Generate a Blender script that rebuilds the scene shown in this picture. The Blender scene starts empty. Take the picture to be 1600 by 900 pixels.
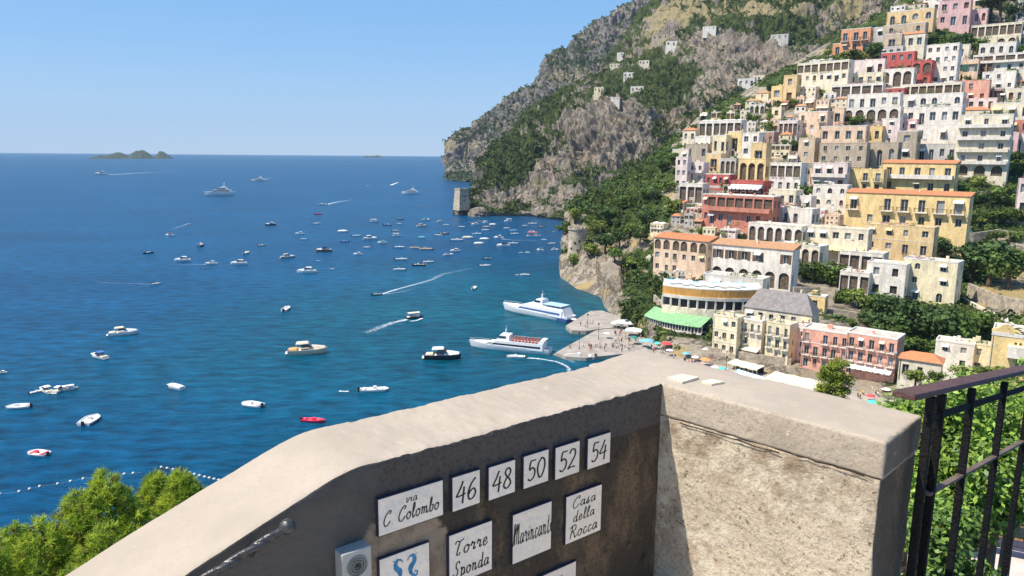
import bpy, bmesh, math, random
import numpy as np
from mathutils import Vector, Matrix
from mathutils.bvhtree import BVHTree

C = bpy.context.scene.collection
SC = bpy.context.scene
R = math.radians
rng = random.Random(7)

# ---------------------------------------------------------------- camera
H = 80.0                       # camera height above the sea
FPX = 1150.0                   # focal length in photo pixels (1600 wide)
PITCH = math.atan(209.5 / FPX)
ROLL = R(0.45)
F_ = Vector((0, math.cos(PITCH), -math.sin(PITCH)))
U0 = Vector((0, math.sin(PITCH), math.cos(PITCH)))
R0 = Vector((1, 0, 0))
CR = R0 * math.cos(ROLL) + U0 * math.sin(ROLL)
CU = -R0 * math.sin(ROLL) + U0 * math.cos(ROLL)
CAM = Vector((0, 0, H))
cd = bpy.data.cameras.new('camera')
cd.sensor_width = 36; cd.lens = 36 * FPX / 1600
cd.clip_start = 0.05; cd.clip_end = 120000
cam = bpy.data.objects.new('camera', cd); C.objects.link(cam)
m = Matrix((CR, CU, -F_)).transposed().to_4x4(); m.translation = CAM
cam.matrix_world = m
SC.camera = cam

def ray(px, py):
    return CR * ((px - 800) / FPX) + CU * ((450 - py) / FPX) + F_
def at(px, py, t):
    return CAM + ray(px, py) * t
def onz(px, py, z=0.0):
    d = ray(px, py); return CAM + d * ((z - H) / d.z)
def tz(px, py, z=0.0):
    return (z - H) / ray(px, py).z
def proj(p):
    d = Vector(p) - CAM; w = d.dot(F_)
    return 800 + FPX * d.dot(CR) / w, 450 - FPX * d.dot(CU) / w, w

# ---------------------------------------------------------------- light
SUN = Vector((-0.652, -0.19, 1.046)).normalized()
w = bpy.data.worlds.new('World'); SC.world = w; w.use_nodes = True
nt = w.node_tree; nt.nodes.clear()
sky = nt.nodes.new('ShaderNodeTexSky'); sky.sky_type = 'NISHITA'; sky.sun_disc = False
sky.sun_elevation = math.asin(SUN.z); sky.sun_rotation = math.atan2(SUN.x, SUN.y)
sky.altitude = 0; sky.air_density = 1.0; sky.dust_density = 0.0; sky.ozone_density = 2.0
bg = nt.nodes.new('ShaderNodeBackground'); bg.inputs[1].default_value = 0.125
wo = nt.nodes.new('ShaderNodeOutputWorld')
# pale blue air towards the horizon, the same all the way round
tcw = nt.nodes.new('ShaderNodeTexCoord'); sxw = nt.nodes.new('ShaderNodeSeparateXYZ'); nt.links.new(tcw.outputs['Generated'], sxw.inputs[0])
rw = nt.nodes.new('ShaderNodeValToRGB'); rw.color_ramp.elements[0].position = 0.0; rw.color_ramp.elements[0].color = (.9,) * 3 + (1,)
rw.color_ramp.elements[1].position = .8; rw.color_ramp.elements[1].color = (.2,) * 3 + (1,); e_ = rw.color_ramp.elements.new(.16); e_.color = (.85,) * 3 + (1,)
cw_ = nt.nodes.new('ShaderNodeValToRGB'); cw_.color_ramp.elements[0].position = 0.0; cw_.color_ramp.elements[0].color = (.44, .60, .78, 1)
cw_.color_ramp.elements[1].position = .32; cw_.color_ramp.elements[1].color = (.095, .33, .76, 1); e2_ = cw_.color_ramp.elements.new(.12); e2_.color = (.24, .47, .79, 1)
mlw = nt.nodes.new('ShaderNodeMix'); mlw.data_type = 'RGBA'; mlw.blend_type = 'MULTIPLY'; mlw.inputs[0].default_value = 1; mlw.inputs[7].default_value = (7, 7, 7, 1); mlw.clamp_result = False
mxw = nt.nodes.new('ShaderNodeMix'); mxw.data_type = 'RGBA'
nt.links.new(sxw.outputs[2], rw.inputs[0]); nt.links.new(sxw.outputs[2], cw_.inputs[0]); nt.links.new(cw_.outputs[0], mlw.inputs[6])
nt.links.new(rw.outputs[0], mxw.inputs[0]); nt.links.new(sky.outputs[0], mxw.inputs[6]); nt.links.new(mlw.outputs[2], mxw.inputs[7])
nt.links.new(mxw.outputs[2], bg.inputs[0]); nt.links.new(bg.outputs[0], wo.inputs[0])
sd = bpy.data.lights.new('sun', 'SUN'); sd.energy = 4.9; sd.angle = R(0.53); sd.color = (1, 0.93, 0.82)
sun = bpy.data.objects.new('sun', sd); C.objects.link(sun)
sun.rotation_euler = SUN.to_track_quat('Z', 'Y').to_euler()
vs = SC.view_settings; vs.view_transform = 'Standard'; vs.look = 'None'; vs.exposure = 0.42; vs.gamma = 1
SC.cycles.max_bounces = 6; SC.cycles.diffuse_bounces = 3; SC.cycles.glossy_bounces = 2
SC.cycles.transparent_max_bounces = 8; SC.cycles.volume_bounces = 0

# ---------------------------------------------------------------- noise
_r = np.random.RandomState(3); _perm = _r.permutation(256); _perm = np.concatenate([_perm, _perm, _perm])
_val = _r.rand(256) * 2 - 1
def vnoise(P):
    I = np.floor(P).astype(int); f = P - I; f = f * f * f * (f * (f * 6 - 15) + 10); I &= 255
    out = 0
    for dx in (0, 1):
        for dy in (0, 1):
            for dz in (0, 1):
                h = _perm[_perm[_perm[(I[:, 0] + dx) & 255] + ((I[:, 1] + dy) & 255)] + ((I[:, 2] + dz) & 255)]
                wgt = (f[:, 0] if dx else 1 - f[:, 0]) * (f[:, 1] if dy else 1 - f[:, 1]) * (f[:, 2] if dz else 1 - f[:, 2])
                out = out + _val[h] * wgt
    return out
def fbm(P, octv=5, gain=.5, ridged=False):
    P = np.asarray(P, float); a = 1; s = 0; tot = 0
    for i in range(octv):
        n = vnoise(P + 17.3 * i)
        if ridged: n = 1 - 2 * np.abs(n)
        s = s + a * n; tot += a; a *= gain; P = P * 2.03
    return s / tot

# ---------------------------------------------------------------- materials
MATS = {}
def nn(nt, t, **k):
    n = nt.nodes.new(t)
    for a, b in k.items():
        if a.startswith('i_'):
            n.inputs[int(a[2:])].default_value = b
        else: setattr(n, a, b)
    return n
def mat(name, col, rough=.8, var=.18, scale=1.0, bump=0.0, bscale=None, metal=0.0, spec=.3, stretch=(1, 1, 1),
        col2=None, fine=0.0, fscale=None, objvar=0.0, coords='pos', trans=0.0, bdist=.1):
    if name in MATS: return MATS[name]
    m = bpy.data.materials.new(name); m.use_nodes = True; MATS[name] = m
    nt = m.node_tree; L = nt.links; b = nt.nodes['Principled BSDF']
    b.inputs['Roughness'].default_value = rough; b.inputs['Metallic'].default_value = metal
    b.inputs['Specular IOR Level'].default_value = spec
    g = nn(nt, 'ShaderNodeNewGeometry'); tc = nn(nt, 'ShaderNodeTexCoord')
    src = g.outputs['Position'] if coords == 'pos' else tc.outputs['Object']
    mp = nn(nt, 'ShaderNodeMapping'); mp.inputs['Scale'].default_value = stretch
    L.new(src, mp.inputs[0])
    n1 = nn(nt, 'ShaderNodeTexNoise'); n1.inputs['Scale'].default_value = scale; n1.inputs['Detail'].default_value = 5
    L.new(mp.outputs[0], n1.inputs['Vector'])
    c = np.array(col)
    ca = tuple(np.clip(c * (1 - var), 0, 1)) + (1,); cb = tuple(np.clip(c * (1 + var), 0, 1)) + (1,)
    if col2: ca = tuple(col2) + (1,); cb = tuple(col) + (1,)
    rp = nn(nt, 'ShaderNodeValToRGB'); rp.color_ramp.elements[0].position = .36; rp.color_ramp.elements[1].position = .64
    rp.color_ramp.elements[0].color = ca; rp.color_ramp.elements[1].color = cb
    L.new(n1.outputs[0], rp.inputs[0]); out = rp.outputs[0]
    if fine:
        n2 = nn(nt, 'ShaderNodeTexNoise'); n2.inputs['Scale'].default_value = fscale or scale * 9; n2.inputs['Detail'].default_value = 4
        L.new(src, n2.inputs['Vector'])
        mr = nn(nt, 'ShaderNodeMapRange'); mr.inputs[1].default_value = .3; mr.inputs[2].default_value = .7
        mr.inputs[3].default_value = 1 - fine; mr.inputs[4].default_value = 1 + fine
        L.new(n2.outputs[0], mr.inputs[0])
        hs = nn(nt, 'ShaderNodeHueSaturation'); L.new(out, hs.inputs['Color']); L.new(mr.outputs[0], hs.inputs['Value']); out = hs.outputs[0]
    if objvar:
        oi = nn(nt, 'ShaderNodeObjectInfo'); mr = nn(nt, 'ShaderNodeMapRange')
        mr.inputs[3].default_value = 1 - objvar; mr.inputs[4].default_value = 1 + objvar
        L.new(oi.outputs['Random'], mr.inputs[0])
        hs = nn(nt, 'ShaderNodeHueSaturation'); L.new(out, hs.inputs['Color']); L.new(mr.outputs[0], hs.inputs['Value']); out = hs.outputs[0]
    L.new(out, b.inputs['Base Color'])
    if bump:
        n3 = nn(nt, 'ShaderNodeTexNoise'); n3.inputs['Scale'].default_value = bscale or scale * 5; n3.inputs['Detail'].default_value = 6
        L.new(mp.outputs[0], n3.inputs['Vector'])
        bp = nn(nt, 'ShaderNodeBump'); bp.inputs['Strength'].default_value = bump; bp.inputs['Distance'].default_value = bdist
        L.new(n3.outputs[0], bp.inputs['Height']); L.new(bp.outputs[0], b.inputs['Normal'])
    if trans:
        tr = nn(nt, 'ShaderNodeBsdfTranslucent'); L.new(out, tr.inputs[0])
        mx = nn(nt, 'ShaderNodeMixShader'); mx.inputs[0].default_value = trans
        L.new(b.outputs[0], mx.inputs[1]); L.new(tr.outputs[0], mx.inputs[2])
        L.new(mx.outputs[0], nt.nodes['Material Output'].inputs[0])
    return m
def plaster(key):
    cols = dict(white=(.77, .70, .60), cream=(.76, .66, .49), yellow=(.78, .58, .27), peach=(.76, .55, .38), pink=(.70, .44, .41),
                palepink=(.77, .63, .57), red=(.50, .12, .10), salmon=(.71, .37, .27), orange=(.72, .34, .18), tan=(.54, .43, .30),
                stone=(.46, .38, .28), grey=(.55, .51, .45), lilac=(.62, .54, .58), brown=(.42, .26, .19), ochre=(.72, .52, .27),
                brick=(.54, .22, .15), straw=(.77, .66, .44))
    return mat('plaster_' + key, cols[key], .9, .15, .45, 0.3, 3, stretch=(1, 1, .3), fine=.16, fscale=1.3)

# ---------------------------------------------------------------- mesh helpers
class MB:
    def __init__(s): s.v = []; s.f = []; s.m = []
    def vert(s, p): s.v.append(tuple(p)); return len(s.v) - 1
    def face(s, pts, m=0):
        i = len(s.v); s.v += [tuple(p) for p in pts]; s.f.append(tuple(range(i, i + len(pts)))); s.m.append(m)
    def box(s, a, b, m=0, M=None):
        x0, y0, z0 = a; x1, y1, z1 = b
        P = [(x0, y0, z0), (x1, y0, z0), (x1, y1, z0), (x0, y1, z0), (x0, y0, z1), (x1, y0, z1), (x1, y1, z1), (x0, y1, z1)]
        if M is not None: P = [tuple(M @ Vector(p)) for p in P]
        i = len(s.v); s.v += P
        for q in ((0, 3, 2, 1), (4, 5, 6, 7), (0, 1, 5, 4), (1, 2, 6, 5), (2, 3, 7, 6), (3, 0, 4, 7)):
            s.f.append(tuple(i + k for k in q)); s.m.append(m)
    def bar(s, a, b, r, m=0, n=6, r2=None):
        a = Vector(a); b = Vector(b); r2 = r if r2 is None else r2
        d = (b - a).normalized(); u = d.orthogonal().normalized(); v = d.cross(u)
        i = len(s.v)
        for p, rr in ((a, r), (b, r2)):
            for k in range(n):
                t = 2 * math.pi * k / n; s.v.append(tuple(p + (u * math.cos(t) + v * math.sin(t)) * rr))
        for k in range(n):
            s.f.append((i + k, i + (k + 1) % n, i + n + (k + 1) % n, i + n + k)); s.m.append(m)
        s.f.append(tuple(i + k for k in range(n))[::-1]); s.m.append(m); s.f.append(tuple(i + n + k for k in range(n))); s.m.append(m)
    def tube(s, pts, rad, m=0, n=6):
        for k in range(len(pts) - 1):
            r = rad if not hasattr(rad, '__len__') else rad[k]
            r2 = rad if not hasattr(rad, '__len__') else rad[k + 1]
            s.bar(pts[k], pts[k + 1], r, m, n, r2)
    def lathe(s, prof, n=12, m=0, c=(0, 0, 0)):
        i = len(s.v)
        for r, z in prof:
            for k in range(n):
                t = 2 * math.pi * k / n; s.v.append((c[0] + r * math.cos(t), c[1] + r * math.sin(t), c[2] + z))
        for j in range(len(prof) - 1):
            for k in range(n):
                s.f.append((i + j * n + k, i + j * n + (k + 1) % n, i + (j + 1) * n + (k + 1) % n, i + (j + 1) * n + k)); s.m.append(m)
        s.f.append(tuple(i + (len(prof) - 1) * n + k for k in range(n))); s.m.append(m)
    def sheet(s, rows, m=0):
        i = len(s.v); n = len(rows[0])
        for r in rows: s.v += [tuple(p) for p in r]
        for j in range(len(rows) - 1):
            for k in range(n - 1):
                s.f.append((i + j * n + k, i + j * n + k + 1, i + (j + 1) * n + k + 1, i + (j + 1) * n + k)); s.m.append(m)
    def mesh(s, name, mats, smooth=False):
        me = bpy.data.meshes.new(name); me.from_pydata(s.v, [], s.f)
        for mm in (mats if isinstance(mats, (list, tuple)) else [mats]): me.materials.append(mm)
        if any(s.m): me.polygons.foreach_set('material_index', s.m)
        if smooth: me.polygons.foreach_set('use_smooth', [True] * len(s.f))
        me.update(); return me
    def build(s, name, mats, parent=None, smooth=False):
        return link(name, s.mesh(name, mats, smooth), parent)
def link(name, me, parent=None, loc=None, rz=None, scale=None):
    o = bpy.data.objects.new(name, me); C.objects.link(o)
    if parent is not None: o.parent = parent
    if loc is not None: o.location = loc
    if rz is not None: o.rotation_euler = (0, 0, rz)
    if scale is not None: o.scale = scale
    return o
USED = {}
def tag(o, label, cat, group=None):
    o['label'] = label; o['category'] = cat
    if group: o['group'] = group
    USED[label] = USED.get(label, 0) + 1
    return o
def thing(name, label, cat, loc=(0, 0, 0), rz=0, group=None, scale=None):
    o = bpy.data.objects.new(name, None); C.objects.link(o)
    o.empty_display_size = .3
    o.location = loc; o.rotation_euler = (0, 0, rz)
    if scale is not None: o.scale = scale
    return tag(o, label, cat, group)
def npmesh(name, V, Fq, mats, midx=None, smooth=False):
    V = np.asarray(V, np.float32); Fq = np.asarray(Fq, np.int32); k = Fq.shape[1]
    me = bpy.data.meshes.new(name); me.vertices.add(len(V)); me.vertices.foreach_set('co', V.ravel())
    me.loops.add(Fq.size); me.loops.foreach_set('vertex_index', Fq.ravel())
    me.polygons.add(len(Fq)); me.polygons.foreach_set('loop_start', np.arange(0, Fq.size, k, dtype=np.int32))
    me.polygons.foreach_set('loop_total', np.full(len(Fq), k, np.int32))
    if smooth: me.polygons.foreach_set('use_smooth', np.ones(len(Fq), bool))
    for mm in (mats if isinstance(mats, (list, tuple)) else [mats]): me.materials.append(mm)
    if midx is not None: me.polygons.foreach_set('material_index', np.asarray(midx, np.int32))
    me.update(calc_edges=True); return me
def leafquads(P, N, size, rs, aspect=.6):
    """quads centred at P, normals near N, random roll; returns verts, faces"""
    n = len(P); N = N / np.maximum(np.linalg.norm(N, axis=1, keepdims=True), 1e-6)
    a = rs.normal(size=(n, 3)); u = np.cross(N, a); u /= np.maximum(np.linalg.norm(u, axis=1, keepdims=True), 1e-6)
    v = np.cross(N, u); s = np.asarray(size).reshape(-1, 1) * np.ones((n, 1))
    u = u * s * .5; v = v * s * .5 * aspect
    V = np.stack([P - u, P + v * 1.0, P + u, P - v], 1).reshape(-1, 3)
    Fq = np.arange(4 * n).reshape(-1, 4); return V, Fq

# ================================================================= SEA, TERRAIN
def sea_material():
    m = bpy.data.materials.new('sea_water'); m.use_nodes = True; nt = m.node_tree; L = nt.links
    b = nt.nodes['Principled BSDF']
    b.inputs['Roughness'].default_value = .34; b.inputs['IOR'].default_value = 1.33
    b.inputs['Specular IOR Level'].default_value = .22
    g = nn(nt, 'ShaderNodeNewGeometry')
    # shallow turquoise water in the bay, deep blue farther out
    bay = onz(900, 500); 
    d = nn(nt, 'ShaderNodeVectorMath', operation='DISTANCE'); d.inputs[1].default_value = bay
    L.new(g.outputs['Position'], d.inputs[0])
    big = nn(nt, 'ShaderNodeTexNoise'); big.inputs['Scale'].default_value = .006; big.inputs['Detail'].default_value = 4
    L.new(g.outputs['Position'], big.inputs['Vector'])
    mr = nn(nt, 'ShaderNodeMapRange'); mr.interpolation_type = 'SMOOTHSTEP'
    mr.inputs[1].default_value = 10; mr.inputs[2].default_value = 300
    ad = nn(nt, 'ShaderNodeMath', operation='MULTIPLY_ADD'); ad.inputs[1].default_value = 260; ad.inputs[2].default_value = -130
    L.new(big.outputs[0], ad.inputs[0])
    ad2 = nn(nt, 'ShaderNodeMath', operation='ADD'); L.new(ad.outputs[0], ad2.inputs[0]); L.new(d.outputs['Value'], ad2.inputs[1])
    L.new(ad2.outputs[0], mr.inputs[0])
    mx = nn(nt, 'ShaderNodeMix', data_type='RGBA'); L.new(mr.outputs[0], mx.inputs[0])
    mx.inputs[6].default_value = (.001, .072, .104, 1); mx.inputs[7].default_value = (.0004, .056, .136, 1)
    # wind patches, plus ripple light and dark painted into the base colour
    mp = nn(nt, 'ShaderNodeMapping'); mp.inputs['Scale'].default_value = (.42, 1, 1); mp.inputs['Rotation'].default_value = (0, 0, R(-14))
    L.new(g.outputs['Position'], mp.inputs[0])
    wn = nn(nt, 'ShaderNodeTexNoise'); wn.inputs['Scale'].default_value = .24; wn.inputs['Detail'].default_value = 6; wn.inputs['Roughness'].default_value = .62
    L.new(mp.outputs[0], wn.inputs['Vector'])
    wn2 = nn(nt, 'ShaderNodeTexNoise'); wn2.inputs['Scale'].default_value = .012; wn2.inputs['Detail'].default_value = 3
    L.new(mp.outputs[0], wn2.inputs['Vector'])
    mu = nn(nt, 'ShaderNodeMath', operation='MULTIPLY_ADD'); mu.inputs[1].default_value = 3.0; mu.inputs[2].default_value = -.5
    L.new(wn.outputs[0], mu.inputs[0])
    mu2 = nn(nt, 'ShaderNodeMath', operation='MULTIPLY_ADD'); mu2.inputs[1].default_value = 1.0; mu2.inputs[2].default_value = .5
    L.new(wn2.outputs[0], mu2.inputs[0])
    mm = nn(nt, 'ShaderNodeMath', operation='MULTIPLY'); L.new(mu.outputs[0], mm.inputs[0]); L.new(mu2.outputs[0], mm.inputs[1])
    hs = nn(nt, 'ShaderNodeHueSaturation'); L.new(mx.outputs[2], hs.inputs['Color']); L.new(mm.outputs[0], hs.inputs['Value'])
    L.new(hs.outputs[0], b.inputs['Base Color'])
    bp = nn(nt, 'ShaderNodeBump'); bp.inputs['Strength'].default_value = .55; bp.inputs['Distance'].default_value = 1.1
    L.new(wn.outputs[0], bp.inputs['Height'])
    w3 = nn(nt, 'ShaderNodeTexNoise'); w3.inputs['Scale'].default_value = .9; w3.inputs['Detail'].default_value = 3
    L.new(mp.outputs[0], w3.inputs['Vector'])
    bp2 = nn(nt, 'ShaderNodeBump'); bp2.inputs['Strength'].default_value = .5; bp2.inputs['Distance'].default_value = .3
    L.new(w3.outputs[0], bp2.inputs['Height']); L.new(bp.outputs[0], bp2.inputs['Normal']); L.new(bp2.outputs[0], b.inputs['Normal'])
    return m
mb = MB()
S_ = 20000
mb.face([(-S_, -3000, 0), (S_, -3000, 0), (S_, S_, 0), (-S_, S_, 0)])
sea = mb.build('sea', sea_material()); sea['kind'] = 'structure'

def loft(curves, nx, nv, disp):
    """curves bottom->top of (px,py,t); -> grid of world points plus its photo pixels"""
    rows = []
    us = np.linspace(0, 1, nx)
    for c in curves:
        c = np.array(c, float); u = (c[:, 0] - c[0, 0]) / (c[-1, 0] - c[0, 0])
        # smooth-ish interpolation
        rows.append(np.stack([np.interp(us, u, c[:, k]) for k in range(3)], 1))
    rows = np.array(rows)                                   # (nc,nx,3)
    seg = np.maximum(np.abs(np.diff(rows[:, :, 1], axis=0)).mean(1), 6)
    vk = np.concatenate([[0], np.cumsum(seg)]); vk /= vk[-1]
    vs_ = np.linspace(0, 1, nv); G = np.zeros((nv, nx, 3))
    for k in range(3):
        for i in range(nx): G[:, i, k] = np.interp(vs_, vk, rows[:, i, k])
    d = (np.array(CR)[None, None] * ((G[..., 0] - 800) / FPX)[..., None] + np.array(CU)[None, None] * ((450 - G[..., 1]) / FPX)[..., None] + np.array(F_))
    P = np.array(CAM) + d * G[..., 2][..., None]
    # smooth the lofted sheet a little in both directions, keeping the borders
    for _ in range(3):
        Q = P.copy(); Q[1:-1] = (P[:-2] + 2 * P[1:-1] + P[2:]) / 4; P = Q
    du = np.gradient(P, axis=1); dv = np.gradient(P, axis=0); N = np.cross(du, dv); N /= np.maximum(np.linalg.norm(N, axis=2, keepdims=True), 1e-9)
    flat = P.reshape(-1, 3)
    off = disp(flat, G.reshape(-1, 3)).reshape(nv, nx, 1)
    P = P + N * off
    return P, G
def grid_faces(nv, nx):
    i = np.arange(nv * nx).reshape(nv, nx)
    return np.stack([i[:-1, :-1], i[:-1, 1:], i[1:, 1:], i[1:, :-1]], -1).reshape(-1, 4)
def T(*a): return tuple(a)
def Z(px, py, z=0.0): return (px, py, tz(px, py, z))

def terrain_material(name, rockA, rockB, dry, green):
    m = bpy.data.materials.new(name); m.use_nodes = True; nt = m.node_tree; L = nt.links; b = nt.nodes['Principled BSDF']
    b.inputs['Roughness'].default_value = .95; b.inputs['Specular IOR Level'].default_value = .1
    g = nn(nt, 'ShaderNodeNewGeometry')
    at_ = nn(nt, 'ShaderNodeAttribute', attribute_name='veg'); at2 = nn(nt, 'ShaderNodeAttribute', attribute_name='dry')
    mp = nn(nt, 'ShaderNodeMapping'); mp.inputs['Scale'].default_value = (1, 1, .45); L.new(g.outputs['Position'], mp.inputs[0])
    def noise(s, det=6, vec=None, r=.6):
        n = nn(nt, 'ShaderNodeTexNoise'); n.inputs['Scale'].default_value = s; n.inputs['Detail'].default_value = det; n.inputs['Roughness'].default_value = r
        L.new(vec or mp.outputs[0], n.inputs['Vector']); return n.outputs[0]
    def mix(f, a, c):
        x = nn(nt, 'ShaderNodeMix', data_type='RGBA')
        if hasattr(f, 'links'): L.new(f, x.inputs[0])
        else: x.inputs[0].default_value = f
        for k, q in ((6, a), (7, c)):
            if isinstance(q, tuple): x.inputs[k].default_value = q + (1,)
            else: L.new(q, x.inputs[k])
        return x.outputs[2]
    def ramp(f, lo, hi):
        r = nn(nt, 'ShaderNodeMapRange'); r.interpolation_type = 'SMOOTHSTEP'; r.inputs[1].default_value = lo; r.inputs[2].default_value = hi
        L.new(f, r.inputs[0]); return r.outputs[0]
    rock = mix(ramp(noise(.05), .38, .62), rockA, rockB)
    rock = mix(ramp(noise(.33, 5), .5, .72), rock, tuple(c * .66 for c in rockA))
    rock = mix(ramp(noise(.02, 4), .52, .7), rock, (.40, .30, .20))
    nr_ = noise(.07, 7, r=.66); q_ = nn(nt, 'ShaderNodeMath', operation='SUBTRACT'); q_.inputs[1].default_value = .5; L.new(nr_, q_.inputs[0])
    q2_ = nn(nt, 'ShaderNodeMath', operation='ABSOLUTE'); L.new(q_.outputs[0], q2_.inputs[0])
    inv = nn(nt, 'ShaderNodeMath', operation='SUBTRACT'); inv.inputs[0].default_value = 1; L.new(ramp(q2_.outputs[0], .006, .045), inv.inputs[1])
    rock = mix(inv.outputs[0], rock, tuple(c * .5 for c in rockB))
    mps = nn(nt, 'ShaderNodeMapping'); mps.inputs['Scale'].default_value = (.25, .25, 2.2); L.new(g.outputs['Position'], mps.inputs[0])
    rock = mix(ramp(noise(.12, 4, mps.outputs[0]), .54, .68), rock, tuple(c * .62 for c in rockA))
    gs = mix(ramp(noise(.11), .4, .6), green, tuple(c * .55 for c in green))
    def addn(a, s, k):
        n = noise(s, 4); q = nn(nt, 'ShaderNodeMath', operation='MULTIPLY_ADD'); q.inputs[1].default_value = k; q.inputs[2].default_value = -k / 2
        L.new(n, q.inputs[0]); q2 = nn(nt, 'ShaderNodeMath', operation='ADD'); L.new(a, q2.inputs[0]); L.new(q.outputs[0], q2.inputs[1]); return q2.outputs[0]
    c = mix(ramp(addn(at2.outputs['Fac'], .09, .9), .42, .6), rock, dry)
    c = mix(ramp(addn(at_.outputs['Fac'], .16, 1.0), .42, .58), c, gs)
    L.new(c, b.inputs['Base Color'])
    bp = nn(nt, 'ShaderNodeBump'); bp.inputs['Strength'].default_value = 1; bp.inputs['Distance'].default_value = 3.5
    L.new(noise(.18, 8, r=.7), bp.inputs['Height']); L.new(bp.outputs[0], b.inputs['Normal'])
    return m

BVH = []
def terrain(name, curves, nx, nv, disp, vegf, dryf, material):
    P, G = loft(curves, nx, nv, disp)
    V = P.reshape(-1, 3); Fq = grid_faces(nv, nx)
    me = npmesh(name, V, Fq, material, smooth=False)
    px = G.reshape(-1, 3)[:, 0]; py = G.reshape(-1, 3)[:, 1]
    du = np.gradient(P, axis=1); dv = np.gradient(P, axis=0); N = np.cross(du, dv); N /= np.maximum(np.linalg.norm(N, axis=2, keepdims=True), 1e-9)
    nz = np.abs(N[..., 2]).ravel()
    veg = np.clip(vegf(V, px, py, nz), 0, 1); dry = np.clip(dryf(V, px, py, nz), 0, 1)
    for k, a in (('veg', veg), ('dry', dry)):
        x = me.attributes.new(k, 'FLOAT', 'POINT'); x.data.foreach_set('value', a.astype(np.float32))
    o = link(name, me); o['kind'] = 'structure'
    bv = BVHTree.FromPolygons([tuple(p) for p in V], [tuple(int(i) for i in f) for f in Fq])
    BVH.append(bv)
    return dict(V=V, px=px, py=py, veg=veg, nz=nz, N=N.reshape(-1, 3), bvh=bv, obj=o, shape=(nv, nx))
def cast(px, py, which=None):
    d = ray(px, py).normalized(); best = None
    for b in ([BVH[which]] if which is not None else BVH):
        h = b.ray_cast(CAM, d)
        if h[0] is not None and (best is None or h[3] < best[3]): best = h
    return best[0] if best else None
def ell(px, py, cx, cy, rx, ry):
    return np.clip(1.6 - ((px - cx) / rx) ** 2 - ((py - cy) / ry) ** 2, 0, 1)

# ---- far headland and high cliffs (2.3 km)
A0 = [Z(696, 281), Z(715, 283.5), Z(735, 285), Z(757, 290), T(800, 285, 2150), T(900, 270, 2100), T(1000, 245, 2050), T(1150, 200, 1950)]
A1 = [T(697, 258, 2440), T(715, 258, 2375), T(735, 264, 2345), T(760, 262, 2250), T(800, 245, 2190), T(900, 200, 2170), T(1000, 160, 2120), T(1150, 120, 2000)]
A2 = [T(699, 236, 2460), T(715, 224, 2420), T(740, 217, 2410), T(770, 210, 2390), T(810, 200, 2330), T(850, 165, 2320), T(900, 130, 2300), T(1000, 80, 2270), T(1150, 40, 2100)]
sk = [(700, 229), (725, 213), (752, 195), (783, 170), (812, 150), (838, 141), (848, 124), (856, 100), (873, 82), (902, 66), (935, 40), (965, 22), (1005, 1), (1060, -40), (1150, -80)]
A3 = [T(x, y, 2500 - (x - 700) * .3) for x, y in sk]
A4 = [T(x + 12, y + 30, 2500 - (x - 700) * .3 + 380) for x, y in sk]
def dispA(V, G):
    P = V * np.array([.012, .012, .0045]); P2 = V * np.array([.045, .045, .016])
    z = np.clip(V[:, 2] / 30, .25, 1)
    return (20 * fbm(P, 4, ridged=True) + 17 * fbm(P2, 4, ridged=True) + 6 * fbm(V * np.array([.14, .14, .05]), 3, ridged=True)) * z
def vegA(V, px, py, nz):
    v = .43 + .55 * fbm(V * .012, 5) + .4 * fbm(V * .04, 4) + (nz - .45) * 1.4
    v += .35 * ell(px, py, 930, 100, 70, 30) + .3 * ell(px, py, 800, 200, 40, 20) - .25 * ell(px, py, 715, 255, 30, 25) - .1 * ell(px, py, 890, 70, 60, 30)
    return v
mA = terrain_material('far_cliff', (.30, .262, .235), (.20, .178, .168), (.30, .25, .17), (.070, .088, .045))
LA = terrain('far_headland', [A0, A1, A2, A3, A4], 420, 240, dispA, vegA,
             lambda V, px, py, nz: .25 + .5 * fbm(V * .02, 4) + .5 * ell(px, py, 900, 125, 45, 10) + .4 * ell(px, py, 720, 230, 30, 12), mA)

# ---- main mountain side (1 - 1.4 km)
B0 = [Z(734, 337), Z(770, 337.5), Z(800, 338), Z(830, 338), Z(860, 342.5), Z(897, 347), T(950, 350, 900), T(1100, 330, 850), T(1250, 300, 850), T(1400, 250, 850), T(1620, 200, 850)]
B1 = [T(737, 313, 1018), T(770, 302, 1020), T(800, 297, 1025), T(830, 293, 1030), T(870, 290, 1015), T(900, 290, 1000), T(960, 270, 980), T(1100, 240, 950), T(1250, 210, 930), T(1400, 150, 930), T(1620, 100, 930)]
B2 = [T(746, 290, 1060), T(780, 255, 1090), T(820, 235, 1100), T(870, 225, 1100), T(920, 215, 1080), T(980, 200, 1050), T(1100, 170, 1010), T(1250, 120, 1000), T(1400, 60, 1000), T(1620, 0, 1000)]
B3 = [T(752, 275, 1090), T(790, 232, 1150), T(830, 200, 1200), T(880, 180, 1210), T(930, 165, 1190), T(1000, 140, 1150), T(1100, 110, 1110), T(1250, 60, 1090), T(1400, 0, 1080), T(1620, -60, 1080)]
B4 = [T(760, 262, 1120), T(800, 215, 1200), T(850, 170, 1300), T(900, 140, 1360), T(950, 110, 1400), T(985, 70, 1430), T(1010, 30, 1430), T(1060, -40, 1400), T(1120, -80, 1350), T(1250, -90, 1250), T(1400, -120, 1200), T(1620, -170, 1180)]
B5 = [T(770, 285, 1180), T(810, 245, 1290), T(860, 205, 1420), T(910, 175, 1500), T(960, 145, 1560), T(995, 105, 1600), T(1020, 70, 1600), T(1070, -30, 1550), T(1130, -100, 1500), T(1250, -160, 1400), T(1400, -200, 1350), T(1620, -250, 1300)]
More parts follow.
